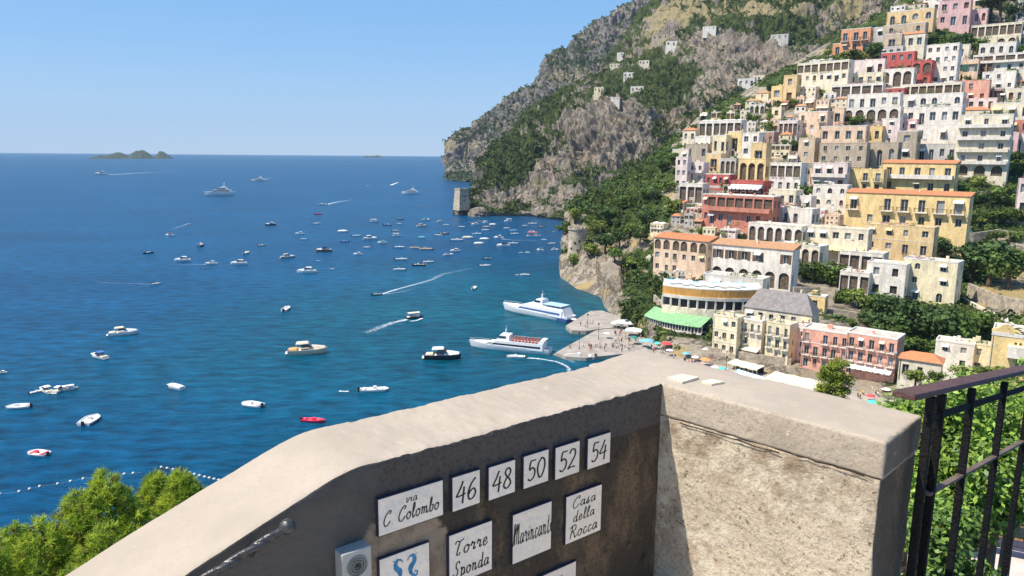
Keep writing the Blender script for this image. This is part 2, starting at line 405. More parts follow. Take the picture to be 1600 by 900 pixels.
def dispB(V, G):
    P = V * np.array([.017, .017, .009]); P2 = V * np.array([.06, .06, .03]); P3 = V * np.array([.2, .2, .1])
    z = np.clip(V[:, 2] / 25, .3, 1)
    rockz = 1 + .8 * ell(G[:, 0], G[:, 1], 960, 230, 80, 60)
    P4 = V * np.array([.05, .05, .012])
    return (15 * fbm(P, 4, ridged=True) + 8 * fbm(P2, 4, ridged=True) * rockz + 9 * fbm(P4 + 7, 4, ridged=True) * rockz + 3.2 * fbm(P3, 3, ridged=True)) * z
def vegB(V, px, py, nz):
    v = .70 + .62 * fbm(V * .016, 5) + .45 * fbm(V * .05 + 3, 4) + (nz - .55) * .7
    v -= .55 * ell(px, py, 955, 225, 65, 45) + .42 * ell(px, py, 1130, 110, 75, 45) + .35 * ell(px, py, 830, 320, 80, 22) + .5 * ell(px, py, 860, 275, 50, 25)
    v -= .45 * ell(px, py, 1050, 45, 30, 25) + .4 * ell(px, py, 1170, 30, 90, 10) + .35 * ell(px, py, 1250, 105, 50, 22)
    v += .5 * ell(px, py, 1200, 55, 70, 18) + .5 * ell(px, py, 800, 260, 45, 35) + .45 * ell(px, py, 1010, 150, 60, 25) + .35 * ell(px, py, 1060, 130, 40, 25)
    return v
def dryB(V, px, py, nz):
    return .2 + .5 * fbm(V * .02 + 9, 4) + .5 * ell(px, py, 1180, 25, 150, 25) + .3 * ell(px, py, 1010, 60, 40, 30)
mB = terrain_material('mountain_side', (.335, .285, .232), (.22, .19, .155), (.31, .255, .145), (.072, .095, .034))
LB = terrain('mountain', [B0, B1, B2, B3, B4, B5], 640, 320, dispB, vegB, dryB, mB)

# ---- town hill and bay shore (0.25 - 0.8 km)
C0 = [Z(876, 437, -1), Z(900, 457, -1), Z(938, 471, -1), Z(944, 490, -1), Z(958, 505, -1), Z(985, 525, -1), Z(1040, 562, -1), Z(1100, 590, -1), Z(1200, 615, -1), Z(1330, 640, -1), Z(1450, 670, -1), Z(1640, 700, -1)]
C1 = [Z(876, 405, 9), Z(900, 404, 10), Z(940, 410, 11), Z(962, 440, 10), Z(976, 478, 6), Z(1010, 497, 8), Z(1060, 537, 5), Z(1113, 553, 4), Z(1200, 567, 4), Z(1300, 582, 4), Z(1400, 590, 6), Z(1500, 600, 9), Z(1640, 610, 12)]
C2 = [T(882, 352, 540), T(920, 350, 535), T(960, 375, 505), T(1000, 400, 445), T(1040, 432, 395), T(1113, 470, 338), T(1200, 490, 318), T(1300, 500, 308), T(1400, 505, 305), T(1500, 510, 295), T(1640, 510, 275)]
C3 = [T(884, 343, 560), T(940, 328, 570), T(1000, 342, 515), T(1040, 357, 465), T(1113, 400, 400), T(1200, 410, 385), T(1300, 420, 378), T(1400, 420, 385), T(1500, 430, 380), T(1640, 430, 370)]
C4 = [T(886, 339, 575), T(950, 307, 600), T(1000, 287, 600), T(1050, 262, 560), T(1113, 300, 490), T(1200, 310, 470), T(1300, 320, 455), T(1400, 320, 455), T(1500, 330, 450), T(1640, 330, 440)]
C5 = [T(888, 337, 585), T(960, 297, 625), T(1010, 267, 640), T(1060, 217, 640), T(1120, 205, 600), T(1200, 210, 570), T(1300, 220, 545), T(1400, 220, 540), T(1500, 220, 540), T(1640, 225, 530)]
C6 = [T(890, 336, 595), T(970, 292, 650), T(1020, 257, 680), T(1075, 197, 690), T(1150, 155, 700), T(1220, 118, 680), T(1300, 110, 650), T(1400, 110, 635), T(1500, 110, 630), T(1640, 110, 620)]
C7 = [T(892, 335, 605), T(980, 287, 680), T(1030, 247, 720), T(1090, 183, 740), T(1170, 138, 760), T(1240, 98, 750), T(1310, 55, 735), T(1400, 10, 730), T(1500, -10, 730), T(1640, -10, 720)]
C8 = [T(894, 345, 640), T(980, 320, 760), T(1030, 300, 820), T(1090, 260, 850), T(1170, 200, 860), T(1250, 150, 850), T(1320, 60, 830), T(1380, 30, 830), T(1440, -60, 800), T(1640, -90, 800)]
def dispC(V, G):
    left = np.clip((1080 - G[:, 0]) / 80, 0, 1); z = np.clip(V[:, 2] / 10, 0, 1)
    cliff = ell(G[:, 0], G[:, 1], 925, 435, 60, 45)
    return (6 * fbm(V * .03, 4, ridged=True) * left + (3.0 + 3 * left) * fbm(V * np.array([.11, .11, .05]), 4, ridged=True) * (left * .6 + .15) + 5 * cliff * fbm(V * np.array([.14, .14, .06]), 4, ridged=True)) * z
def vegC(V, px, py, nz):
    v = .42 + .6 * fbm(V * .035, 5) + .5 * fbm(V * .11, 3)
    v += .6 * ell(px, py, 970, 320, 75, 45) + .5 * ell(px, py, 1040, 250, 45, 40) + .7 * ell(px, py, 1530, 300, 90, 70) + .8 * ell(px, py, 1480, 480, 110, 70) + .5 * ell(px, py, 1380, 60, 80, 40)
    v += .4 * ell(px, py, 1290, 420, 50, 20) + .35 * ell(px, py, 1480, 60, 60, 25)
    v += .55 * ell(px, py, 1140, 172, 50, 22) + .5 * ell(px, py, 1215, 118, 40, 20) + .3 * ell(px, py, 1010, 440, 40, 40)
    v -= .5 * ell(px, py, 925, 440, 55, 40) + .9 * ell(px, py, 1150, 575, 180, 25)
    v -= .5 * ell(px, py, 1180, 280, 120, 120)
    v -= .8 * ell(px, py, 1560, 470, 55, 25)
    return v
mC = terrain_material('town_slope', (.44, .375, .29), (.32, .27, .21), (.44, .33, .15), (.075, .11, .032))
LC = terrain('town_hillside', [C0, C1, C2, C3, C4, C5, C6, C7, C8], 560, 340, dispC, vegC,
             lambda V, px, py, nz: .3 + .5 * fbm(V * .05 + 5, 4) + .3 * ell(px, py, 1570, 440, 60, 40), mC)

# ---- near slope under the lookout, falling to the beach
def slope_z(x, y):
    r = math.hypot(x, y); a = math.degrees(math.atan2(x, y))        # + to the right
    k = min(max((a - 4) / 8, 0), 1)
    right = 75.0 - 6.5 * min(max((r - 4) / 12, 0), 1) - max(r - 16, 0) * .33
    left = 76.5 - max(r - 3.5, 0) * 1.25
    return left * (1 - k) + right * k
rows = []
for r in list(np.linspace(3.6, 20, 12)) + list(np.linspace(24, 240, 40)):
    rows.append([(r * math.sin(R(a)), r * math.cos(R(a)), max(slope_z(r * math.sin(R(a)), r * math.cos(R(a))) + .4 * math.sin(r * .7 + a) * min(1, r / 30), -3)) for a in np.linspace(-70, 75, 90)])
mb = MB(); mb.sheet(rows)
near = mb.build('near_slope', mat('earth', (.20, .16, .09), .95, .4, .6, 1, 3, col2=(.06, .085, .03)), smooth=True); near['kind'] = 'structure'

rs_n = np.random.RandomState(44); Pn = []
for _ in range(5200):
    r = 6 + 150 * rs_n.rand() ** .8; a = rs_n.uniform(R(-40), R(60)); x, y = r * math.sin(a), r * math.cos(a); Pn.append((x, y, max(slope_z(x, y), 0) + .2, .12 + .010 * r))
Pn = np.array(Pn); qn = 16; cn_ = np.repeat(Pn, qn, 0); dn_ = rs_n.normal(size=(len(cn_), 3)); dn_[:, 2] = abs(dn_[:, 2]); dn_ /= np.linalg.norm(dn_, axis=1, keepdims=True)
Vn, Fn = leafquads(cn_[:, :3] + dn_ * cn_[:, 3:] * 1.6, dn_ + rs_n.normal(size=dn_.shape) * .5, cn_[:, 3] * .55, rs_n, .7)
NEARSCRUB = (Vn, Fn)

# ---- islands far out
def island(px0, px1, pyb, tops, t, name='island'):
    n = 90; m_ = 24; V = []
    for j in range(m_ + 1):
        for i in range(n + 1):
            x = px0 + (px1 - px0) * i / n; hpx = np.interp(x, [p[0] for p in tops], [p[1] for p in tops])
            s = j / m_; d = math.sin(math.pi * s)
            p = onz(x, pyb, 0); q = p + Vector((0, 1, 0)) * (s - .0) * 900
            k = q.y / p.y; hh = hpx * p.y / FPX * d ** .8
            V.append((p.x * k, q.y, max(hh, 0) - 1))
    V = np.array(V); V[:, 2] += np.where(V[:, 2] > 2, 26 * fbm(V * .014, 4, ridged=True) * np.clip(V[:, 2] / 60, 0, 1), 0)
    me = npmesh(name, V, grid_faces(m_ + 1, n + 1), mA)
    for k, a in (('veg', .75 + .4 * fbm(V * .02, 4)), ('dry', .05 + 0 * V[:, 0])):
        x = me.attributes.new(k, 'FLOAT', 'POINT'); x.data.foreach_set('value', np.asarray(a, np.float32))
    o = link(name, me); o['kind'] = 'structure'
island(138, 243, 248.2, [(138, 0), (146, 2), (156, 4.2), (166, 3.8), (176, 6.5), (184, 7.6), (192, 6.8), (200, 3.5), (206, 6.5), (213, 9.5), (222, 10.8), (231, 8), (238, 3), (243, 0)], 0)
island(240, 271, 248.2, [(240, 0), (245, 5), (250, 9), (256, 8.5), (263, 5), (271, 0)], 0)
island(566, 602, 246.3, [(566, 0), (572, 2.5), (580, 2), (590, 3), (602, 0)], 0)

# ---- scrub on the mountains: foliage nobody could count
def leafmat(name, col, objvar=.0, scale=.25):
    return mat(name, col, .75, .45, scale, 0, spec=.15, fine=.25, fscale=scale * 8, objvar=objvar, trans=.12)
def scrub(name, L_, n, smin, smax, q, seed, col, thr=.5, leaf=.62, mask=None):
    rs = np.random.RandomState(seed); w_ = np.clip((L_['veg'] - thr) * 3, 0, 1)
    if mask is not None: w_ = w_ * mask
    # weight by area is skipped: the grid is even in the picture, so bushes spread evenly as seen
    idx = rs.choice(len(w_), n, p=w_ / w_.sum()); 
    ok = L_['V'][idx, 2] > 3; idx = idx[ok]; n = len(idx)
    P = L_['V'][idx] + rs.normal(size=(n, 3)) * 1.0; s = smin + (smax - smin) * rs.rand(n) ** 2
    c = np.repeat(P, q, 0); ss = np.repeat(s, q)
    d = rs.normal(size=(n * q, 3)); d[:, 2] = np.abs(d[:, 2]) * .9 - .15; d /= np.linalg.norm(d, axis=1, keepdims=True)
    rad = .65 + .35 * rs.rand(n * q)
    pts = c + d * (ss * rad)[:, None] * np.array([1, 1, .85]); nrm = d + rs.normal(size=d.shape) * .45
    V, Fq = leafquads(pts, nrm, ss * leaf * (.7 + .6 * rs.rand(n * q)), rs, .8)
    o = link(name, npmesh(name, V, Fq, leafmat(name + '_leaf', col, scale=.05))); o['kind'] = 'stuff'; return o
o_ = link('slope_scrub', npmesh('slope_scrub', NEARSCRUB[0], NEARSCRUB[1], leafmat('slope_scrub_leaf', (.09, .13, .035), scale=.5))); o_['kind'] = 'stuff'
scrub('headland_scrub', LA, 4500, 4, 10, 12, 1, (.066, .088, .036), .47)
scrub('mountain_scrub', LB, 9500, 2.2, 6.0, 14, 2, (.060, .088, .030), .44)
scrub('mountain_shrubs', LB, 5000, 1.8, 4.5, 12, 12, (.115, .135, .042), .40)
scrub('hillside_scrub', LC, 4200, 1.3, 3.8, 22, 3, (.075, .115, .034), .42, mask=np.where(LC['px'] < 1110, 1, .6))
scrub('hillside_shrubs', LC, 4400, .9, 2.6, 18, 13, (.15, .19, .045), .38, mask=np.where(LC['px'] < 1110, 1, .8))

# ================================================================= HOUSES
glass = mat('dark_glass', (.05, .052, .055), .2, .3, .3, spec=.5)
frame_white = mat('frame_white', (.72, .70, .66), .6, .06)
frame_brown = mat('frame_brown', (.16, .09, .05), .6, .1)
shut_green = mat('shutter_green', (.05, .13, .09), .6, .1)
iron = mat('dark_iron', (.035, .033, .033), .5, .2)
tile_red = mat('terracotta_tiles', (.62, .24, .10), .9, .25, .6, .6, 2.2, col2=(.46, .20, .10), fine=.22, fscale=3)
tile_tan = mat('old_tiles', (.55, .30, .15), .9, .25, .6, .6, 2.2, col2=(.44, .25, .14), fine=.22, fscale=3)
slate = mat('grey_slate', (.26, .235, .22), .8, .15, .8, .4, 3, fine=.2, fscale=4)
paving = mat('roof_paving', (.55, .48, .40), .9, .18, .4, fine=.15, fscale=3)
stonewall = mat('rubble_stone', (.42, .35, .26), .95, .3, .5, .8, 2, fine=.35, fscale=3)
awning_cream = mat('awning_cream', (.76, .68, .50), .8, .06)
awning_white = mat('awning_white', (.80, .78, .74), .8, .05)
awning_yellow = mat('awning_yellow', (.78, .62, .30), .8, .06)
trim_white = mat('trim_white', (.76, .72, .66), .8, .08)

def win_mesh(name, fm, pm=glass):
    mb = MB()          # unit 1 x 1 in x,z, centred in x, base at z=0, outward = -y
    mb.face([(-.5, 0, 0), (.5, 0, 0), (.5, 0, 1), (-.5, 0, 1)], 0)
    for a, b in (((-.5, -.06, 0), (-.43, -.004, 1)), ((.43, -.06, 0), (.5, -.004, 1)), ((-.43, -.06, .95), (.43, -.004, 1)), ((-.025, -.05, .04), (.025, -.004, .95)), ((-.43, -.06, 0), (.43, -.004, .04))):
        mb.box(a, b, 1)
    return mb.mesh(name, [pm, fm])
curtain = mat('curtained_glass', (.30, .30, .29), .3, .3, .5, spec=.5); bluegl = mat('sky_glass', (.05, .08, .11), .08, .2, .4, spec=.8); shut_grey = mat('shutter_grey', (.30, .31, .30), .6, .1)
VAR = [win_mesh('window', frame_white, curtain), win_mesh('window', frame_white, bluegl), win_mesh('window', shut_grey, shut_grey), win_mesh('window', frame_brown, frame_brown)]
WM = {'w': win_mesh('window', frame_white), 'b': win_mesh('window', frame_brown), 'g': win_mesh('window', shut_green)}
def dark_mesh():  # flat panel behind brown bars; the room's shade is painted in its colour
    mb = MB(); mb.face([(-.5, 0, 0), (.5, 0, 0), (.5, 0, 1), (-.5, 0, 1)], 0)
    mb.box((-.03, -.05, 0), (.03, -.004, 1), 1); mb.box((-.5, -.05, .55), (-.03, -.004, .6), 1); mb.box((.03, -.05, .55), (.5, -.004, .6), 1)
    return mb.mesh('room_shade_panel', [mat('painted_room_shade', (.13, .105, .08), .9, .4, .8), frame_brown])
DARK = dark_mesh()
def shutter_mesh(m):
    mb = MB(); mb.box((0, -.05, 0), (1, 0, 1), 0)
    for k in range(5): mb.box((.1, -.075, .08 + k * .18), (.9, -.05, .2 + k * .18), 0)
    return mb.mesh('shutter', [m])
SHUT = {'G': shutter_mesh(shut_green), 'K': shutter_mesh(frame_brown)}
def balcony_mesh(m):
    mb = MB(); mb.box((-.5, -1, -.12), (.5, 0, 0), 0)
    mb.box((-.5, -1, .92), (.5, -.95, 1.0), 1); mb.box((-.5, -.95, .92), (-.488, 0, 1), 1); mb.box((.488, -.95, .92), (.5, 0, 1), 1)
    for k in range(13):
        x = -.5 + k / 12 * .99; mb.box((x, -.99, 0), (x + .010, -.96, .92), 1)
    for k in range(3):
        for x in (-.498, .488): mb.box((x, -.75 + k * .3, 0), (x + .01, -.72 + k * .3, .92), 1)
    return mb.mesh('balcony', [m, iron])
def parapet_balcony_mesh(m):
    mb = MB(); mb.box((-.5, -1, -.15), (.5, 0, 0), 0)
    mb.box((-.5, -1, 0), (.5, -.86, .9), 0); mb.box((-.5, -.86, 0), (-.47, 0, .9), 0); mb.box((.47, -.86, 0), (.5, 0, .9), 0)
    return mb.mesh('balcony', [m])
BALC = {}
def balc(kind, key):
    k = (kind, key)
    if k not in BALC: BALC[k] = (balcony_mesh if kind == 'B' else parapet_balcony_mesh)(trim_white if kind == 'B' else plaster(key))
    return BALC[k]
def awning_mesh(m):
    mb = MB(); n = 8
    mb.face([(-.5, 0, .9), (.5, 0, .9), (.5, -1, .35), (-.5, -1, .35)][::-1], 0); mb.face([(-.5, 0, .87), (.5, 0, .87), (.5, -1, .32), (-.5, -1, .32)], 0)
    for k in range(n):
        x = -.5 + k / n; mb.face([(x + .01, -1, .35), (x + 1 / n - .01, -1, .35), (x + 1 / n - .02, -1.01, .16), (x + .02, -1.01, .16)], 0)
    mb.face([(-.5, 0, .9), (-.5, -1, .35), (-.5, 0, .35)], 0); mb.face([(.5, 0, .9), (.5, 0, .35), (.5, -1, .35)], 0)
    return mb.mesh('awning', [m])
AWN = {'c': awning_mesh(awning_cream), 'w': awning_mesh(awning_white), 'y': awning_mesh(awning_yellow)}

PLANTS = []
for s_ in range(3):
    rs_p = np.random.RandomState(200 + s_); Pp = np.stack([rs_p.uniform(-.5, .5, 150), rs_p.uniform(-.5, .5, 150), rs_p.rand(150) ** 1.5 * (.5 + .5 * np.sin(np.arange(150) * .7 + s_) ** 2)], 1)
    Vp, Fp = leafquads(Pp, rs_p.normal(size=(150, 3)) + np.array([0, -.5, .6]), .16 * (.6 + .8 * rs_p.rand(150)), rs_p)
    PLANTS.append(npmesh('plants', Vp, Fp, [leafmat('planter_leaf', (.10, .16, .035), scale=.6), mat('bougainvillea', (.50, .08, .28), .8, .2, 2)], (rs_p.rand(150) < [.0, .06, .35][s_]).astype(int)))
def wall_rows(mb, P, W, rows, ztop, dep=.28, z0=-13.0, m=0):
    """P(x, d, z)->point with d = depth into the wall. rows = list of (za, zb, [(xa,xb,zl,zh,arch)])"""
    def q(xa, xb, za, zb, d=0):
        if xb - xa > 1e-4 and zb - za > 1e-4: mb.face([P(xa, d, za), P(xb, d, za), P(xb, d, zb), P(xa, d, zb)], m)
    z = z0
    for za, zb, ops in rows:
        if za > z: q(0, W, z, za)
        x = 0
        for xa, xb, zl, zh, arch in ops:
            q(x, xa, za, zb); q(xa, xb, za, zl); q(xa, xb, zh, zb)
            mb.face([P(xa, 0, zl), P(xb, 0, zl), P(xb, dep, zl), P(xa, dep, zl)][::-1], m)
            if not arch:
                mb.face([P(xa, 0, zl), P(xa, dep, zl), P(xa, dep, zh), P(xa, 0, zh)][::-1], m)
                mb.face([P(xb, 0, zl), P(xb, dep, zl), P(xb, dep, zh), P(xb, 0, zh)], m)
                mb.face([P(xa, 0, zh), P(xb, 0, zh), P(xb, dep, zh), P(xa, dep, zh)], m)
            else:
                r = (xb - xa) / 2; ah = min(r, (zh - zl) * .5); zs = zh - ah; n = 8; cx = (xa + xb) / 2
                pts = [(cx - r * math.cos(math.pi * k / n), zs + ah * math.sin(math.pi * k / n)) for k in range(n + 1)]
                for (x1, z1), (x2, z2) in zip(pts, pts[1:]):
                    mb.face([P(x1, 0, z1), P(x2, 0, z2), P(x2, 0, zh), P(x1, 0, zh)], m)
                    mb.face([P(x1, 0, z1), P(x1, dep, z1), P(x2, dep, z2), P(x2, 0, z2)], m)
                mb.face([P(xa, 0, zl), P(xa, dep, zl), P(xa, dep, zs), P(xa, 0, zs)][::-1], m)
                mb.face([P(xb, 0, zl), P(xb, dep, zl), P(xb, dep, zs), P(xb, 0, zs)], m)
            x = xb
        q(x, W, za, zb); z = zb
    if ztop > z: q(0, W, z, ztop)

HOUSES = []
def solve_house(x0, x1, yt, yb, yaw, t=None, depth=None):
    mx = (x0 + x1) / 2
    if t is None:
        h = cast(mx, yb)
        t = (h - CAM).dot(F_) if h else 500
    fx = (x1 - x0) * t / FPX
    v = ray(mx, yb); phi = math.atan2(v.x, v.y); dl = R(yaw)
    D = depth or min(10, max(5, fx * .6))
    W = (fx - D * abs(math.sin(dl))) / math.cos(dl)
    if W < fx * .45: D = fx * .55 / max(abs(math.sin(dl)), .05); W = (fx - D * abs(math.sin(dl))) / math.cos(dl)
    Hh = (yb - yt) * t / FPX / 1.0
    alpha = -phi - dl
    e = Vector((math.cos(alpha), math.sin(alpha), 0)); 
    # left bottom corner sits at pixel x0 (yaw>0) ; facade then runs right and nearer
    if yaw >= 0: p = at(x0, yb, t); c = p + e * (W / 2)
    else: p = at(x1, yb, t); c = p - e * (W / 2)
    return c, alpha, W, D, Hh, t
def house(x0, x1, yt, yb, col, label, roof='flat', feat='', fl=None, nc=None, yaw=None, t=None, D=None, name='house', seed=None):
    if yaw is None: yaw = 26 if x0 < 1250 else (14 if x0 < 1450 else 7)
    c, alpha, W, Dp, Hh, t = solve_house(x0, x1, yt, yb, yaw, t, D)
    if roof == 'flat' or roof == 'dome': Hh *= .95
    r_ = random.Random(seed if seed is not None else int(x0 * 7 + yt * 13))
    root = thing(name, label, 'house' if name == 'house' else name.replace('_', ' '), c, alpha)
    HOUSES.append((x0, x1, yt, yb, label, t)); root['px_mid'] = 0; del root['px_mid']
    pm = plaster(col); roof_h = 0
    if roof == 'tile': roof_h = min(.30 * Hh, .16 * Dp + .5)
    elif roof in ('hip', 'slate'): roof_h = min(.35 * Hh, .2 * Dp + .6) if roof == 'hip' else Hh * .55
    wh = Hh - roof_h - (.0 if roof_h else .55)
    nf = fl or max(1, round(wh / 5.5)); fh = wh / nf
    n = nc or max(1, round(W / 4.5)); cw = W / n
    mb = MB(); rows = []; opn = []
    ww = min(.36 * fh, cw * .46) 
    for k in range(nf):
        z0 = k * fh; ops = []
        bal = (('B' in feat or 'b' in feat) and k > 0) or ('q' in feat and k == 0)
        arch_row = ('A' in feat and k == 0) or ('V' in feat) or ('U' in feat and k == nf - 1)
        loggia = ('L' in feat and k == nf - 1) or ('l' in feat and k == 0)
        for j in range(n):
            if not (arch_row or loggia) and r_.random() < .10 and n > 2: continue
            cx = (j + .5) * cw + r_.uniform(-.06, .06) * cw
            if arch_row: aw = min(cw * .74, fh * .8); op = (cx - aw / 2, cx + aw / 2, z0 + .12, z0 + fh * .86, 1)
            elif loggia: aw = cw * .84; op = (cx - aw / 2, cx + aw / 2, z0 + (.9 if k else .12), z0 + fh * .84, 0)
            else:
                door = bal or (k == 0 and r_.random() < .3)
                w2 = ww * r_.uniform(.85, 1.15)
                op = (cx - w2 / 2, cx + w2 / 2, z0 + (.12 if door else fh * .30), z0 + fh * (.72 if door else .76), 1 if 'R' in feat else 0)
            ops.append(op); opn.append((k, arch_row, loggia, bal) + op)
        rows.append((z0, z0 + fh, ops))
    dep = max(.3, fh * .09)
    top = wh
    wall_rows(mb, lambda x, d, z: (x - W / 2, d, z), W, rows, top, dep)
    # side walls, back, ceiling
    srows = []; sops_all = []
    side = 1 if yaw >= 0 else -1
    ns = max(1, int(Dp / 4))
    if Dp > 4 and 'n' not in feat:
        for k in range(nf):
            so = []
            for j in range(ns):
                if r_.random() < .45: continue
                cx = (j + .5) * Dp / ns; so.append((cx - fh * .13, cx + fh * .13, k * fh + fh * .32, k * fh + fh * .74, 0))
            srows.append((k * fh, k * fh + fh, so)); sops_all += so
    PR = lambda x, d, z: (W / 2 - d, x, z)
    PL = lambda x, d, z: (-W / 2 + d, Dp - x, z)
    wall_rows(mb, PR, Dp, srows if side > 0 else [], top, dep); wall_rows(mb, PL, Dp, srows if side < 0 else [], top, dep)
    mb.face([(W / 2, Dp, -13), (-W / 2, Dp, -13), (-W / 2, Dp, top), (W / 2, Dp, top)], 0)
    mb.face([(-W / 2, 0, top), (W / 2, 0, top), (W / 2, Dp, top), (-W / 2, Dp, top)], 1)
    mb.build('wall', [pm, paving], root)
    wk = 'b' if col in ('white', 'palepink') and r_.random() < .4 else ('g' if 'G' in feat else 'w')
    for (k, ar, lo, bal, xa, xb, zl, zh, arch) in opn:
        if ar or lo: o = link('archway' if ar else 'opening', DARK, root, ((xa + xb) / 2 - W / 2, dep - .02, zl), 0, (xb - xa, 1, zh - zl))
        else:
            wm_ = WM[wk] if r_.random() < .62 else r_.choice(VAR[:2] + VAR if wk != 'g' else VAR[:2]); o = link('window', wm_, root, ((xa + xb) / 2 - W / 2, dep - .02, zl), 0, (xb - xa, 1, zh - zl))
            if ('G' in feat or 'K' in feat) and xb - xa < cw * .6:
                sm = SHUT['G' if 'G' in feat else 'K']; sw = (xb - xa) * .5
                link('shutter', sm, root, (xa - sw - W / 2 - .02, -.01, zl), 0, (sw, 1, zh - zl)); link('shutter', sm, root, (xb - W / 2 + .02, -.01, zl), 0, (sw, 1, zh - zl))
            if bal and 'b' in feat: link('balcony', balc('B', col), root, ((xa + xb) / 2 - W / 2, -.01, k * fh + .1), 0, (min(cw * .8, fh * .7), fh * .25, fh * .26))
    for so in sops_all:
        if side > 0: o = link('window', WM[wk], root, (W / 2 - dep + .02, (so[0] + so[1]) / 2, so[2]), math.pi / 2, (so[1] - so[0], 1, so[3] - so[2]))
        else: o = link('window', WM[wk], root, (-W / 2 + dep - .02, Dp - (so[0] + so[1]) / 2, so[2]), -math.pi / 2, (so[1] - so[0], 1, so[3] - so[2]))
    if 'B' in feat:
        for k in range(1, nf): link('balcony', balc('B' if 'i' in feat else 'P', col if r_.random() < .5 else 'white'), root, (0, -.01, k * fh + .08), 0, (W * .96, fh * .32, fh * .27))
    if 'W' in feat or 'w' in feat or 'y' in feat:
        a = AWN['c' if 'W' in feat else ('w' if 'w' in feat else 'y')]
        kk = nf - 1 if 'T' in feat else 0
        link('awning', a, root, (0, -.02, kk * fh + fh * .45), 0, (W * .92, fh * .45, fh * .4))
    # cornice bands
    if 'C' in feat:
        for k in range(1, nf):
            b = MB(); b.box((-W / 2 - .06, -.10, k * fh - .12), (W / 2 + .06, -.002, k * fh + .10)); b.build('cornice', trim_white, root)
    wpx = (W * math.cos(R(yaw))) * FPX / t
    if wpx > 20:
        if r_.random() < .45:
            b = MB(); b.box((-W / 2 - .04, -.045, -.5), (W / 2 + .04, -.003, fh * r_.uniform(.12, .22))); b.build('plinth', plaster(r_.choice(['tan', 'grey', 'cream', 'stone', 'peach'])), root) if not any(o_[4] < fh * .24 and o_[0] == 0 for o_ in [(q[0], 0, 0, 0, q[6]) for q in opn]) else None
        for sx in (-1, 1):
            if r_.random() < .35: b = MB(); x = sx * (W / 2 - .35); b.bar((x, -.12, 0), (x, -.12, top), .09, 0, 5); b.build('drainpipe', r_.choice([frame_brown, trim_white, shut_grey]), root)
        for (k, ar, lo, bal, xa, xb, zl, zh, arch) in opn:
            q = r_.random()
            if not (ar or lo) and q < .16: link('window_awning', AWN[r_.choice('ccwwwy')], root, ((xa + xb) / 2 - W / 2, -.02, zh - fh * .16), 0, ((xb - xa) * 1.25, fh * .2, fh * .24))
            elif q < .30: link('window_plants', PLANTS[r_.randrange(3)], root, ((xa + xb) / 2 - W / 2, -fh * .05, zl), 0, (xb - xa, fh * .2, fh * .22))['kind'] = 'stuff'
            elif q < .38 and not (ar or lo): b = MB(); x = xb - W / 2 + .25; b.box((x, -.4, zl + .2), (x + fh * .16, -.003, zl + .2 + fh * .12)); b.build('air_conditioner', trim_white, root)
        if roof == 'flat' and r_.random() < .6:
            link('roof_plants', PLANTS[r_.randrange(3)], root, (r_.uniform(-.2, .2) * W, .7, top + .3), 0, (W * r_.uniform(.25, .6), 1.6, fh * r_.uniform(.25, .4)))['kind'] = 'stuff'
    # roofs
    if roof == 'flat' or roof == 'dome':
        b = MB(); ph = .55
        b.box((-W / 2 - .08, -.08, top + .003), (W / 2 + .08, .22, top + ph)); b.box((-W / 2 - .08, Dp - .22, top + .003), (W / 2 + .08, Dp + .08, top + ph))
        b.box((-W / 2 - .08, .22, top + .003), (-W / 2 + .22, Dp - .22, top + ph)); b.box((W / 2 - .22, .22, top + .003), (W / 2 + .08, Dp - .22, top + ph))
        b.build('parapet', pm if r_.random() < .5 else trim_white, root)
        if roof == 'dome':
            nd = max(1, round(W / 6)); b = MB()
            for d in range(nd):
                cx = -W / 2 + (d + .5) * W / nd; rx = W / nd / 2 - .3; ry = Dp / 2 - .4; rws = []
                for a in range(7):
                    th = a / 6 * math.pi / 2
                    rws.append([(cx + rx * math.cos(th) * math.cos(u), Dp / 2 + ry * math.cos(th) * math.sin(u), top + .3 + 1.1 * math.sin(th)) for u in np.linspace(0, 2 * math.pi, 17)])
                b.sheet(rws)
            b.build('vaulted_roof', plaster('white'), root, True)
        else:
            for _ in range(r_.choice([1, 2, 2, 3])):
                b = MB(); x = r_.uniform(-W * .35, W * .35); y = r_.uniform(.3, .8) * Dp; s = r_.uniform(.4, .9)
                b.box((x - s, y - s * .7, top + .003), (x + s, y + s * .7, top + r_.uniform(.9, 2.0))); b.box((x - s * 1.1, y - s * .8, top + 2.0), (x + s * 1.1, y + s * .8, top + 2.12)) if s > .8 else None
                b.build(r_.choice(['chimney', 'roof_cabin']), pm, root)
        if 'T' in feat: pergola_parts(root, W, Dp, top, r_)
    else:
        tm = tile_red if 'o' in feat or r_.random() < .5 else tile_tan
        tm = slate if roof == 'slate' else tm; b = MB(); ov = .45; rows_ = []; A = (-W / 2 - ov, -ov); B = (W / 2 + ov, Dp + ov); n_ = 10; hz = roof_h
        if roof == 'tile':      # single pitch rising into the hill, with rounded tile ribs
            nr = max(6, int(W / .8)); 
            b.box((A[0], A[1], top - .02), (B[0], A[1] + .01, top + .16))
            xs = np.linspace(A[0], B[0], nr * 2 + 1)
            for j in range(nr * 2):
                za = .14 if j % 2 else .02; zb = .02 if j % 2 else .14
                b.face([(xs[j], A[1], top + .1 + za), (xs[j + 1], A[1], top + .1 + zb), (xs[j + 1], B[1], top + hz + zb), (xs[j], B[1], top + hz + za)], 0)
            b.face([(A[0], A[1], top), (A[0], B[1], top), (A[0], B[1], top + hz), (A[0], A[1], top + .1)], 0); b.face([(B[0], A[1], top), (B[0], A[1], top + .1), (B[0], B[1], top + hz), (B[0], B[1], top)], 0)
            b.face([(A[0], B[1], top), (B[0], B[1], top), (B[0], B[1], top + hz), (A[0], B[1], top + hz)], 0)
        else:
            ins = min(W, Dp) * .45; y0, y1 = A[1], B[1]; ym = (y0 + y1) / 2
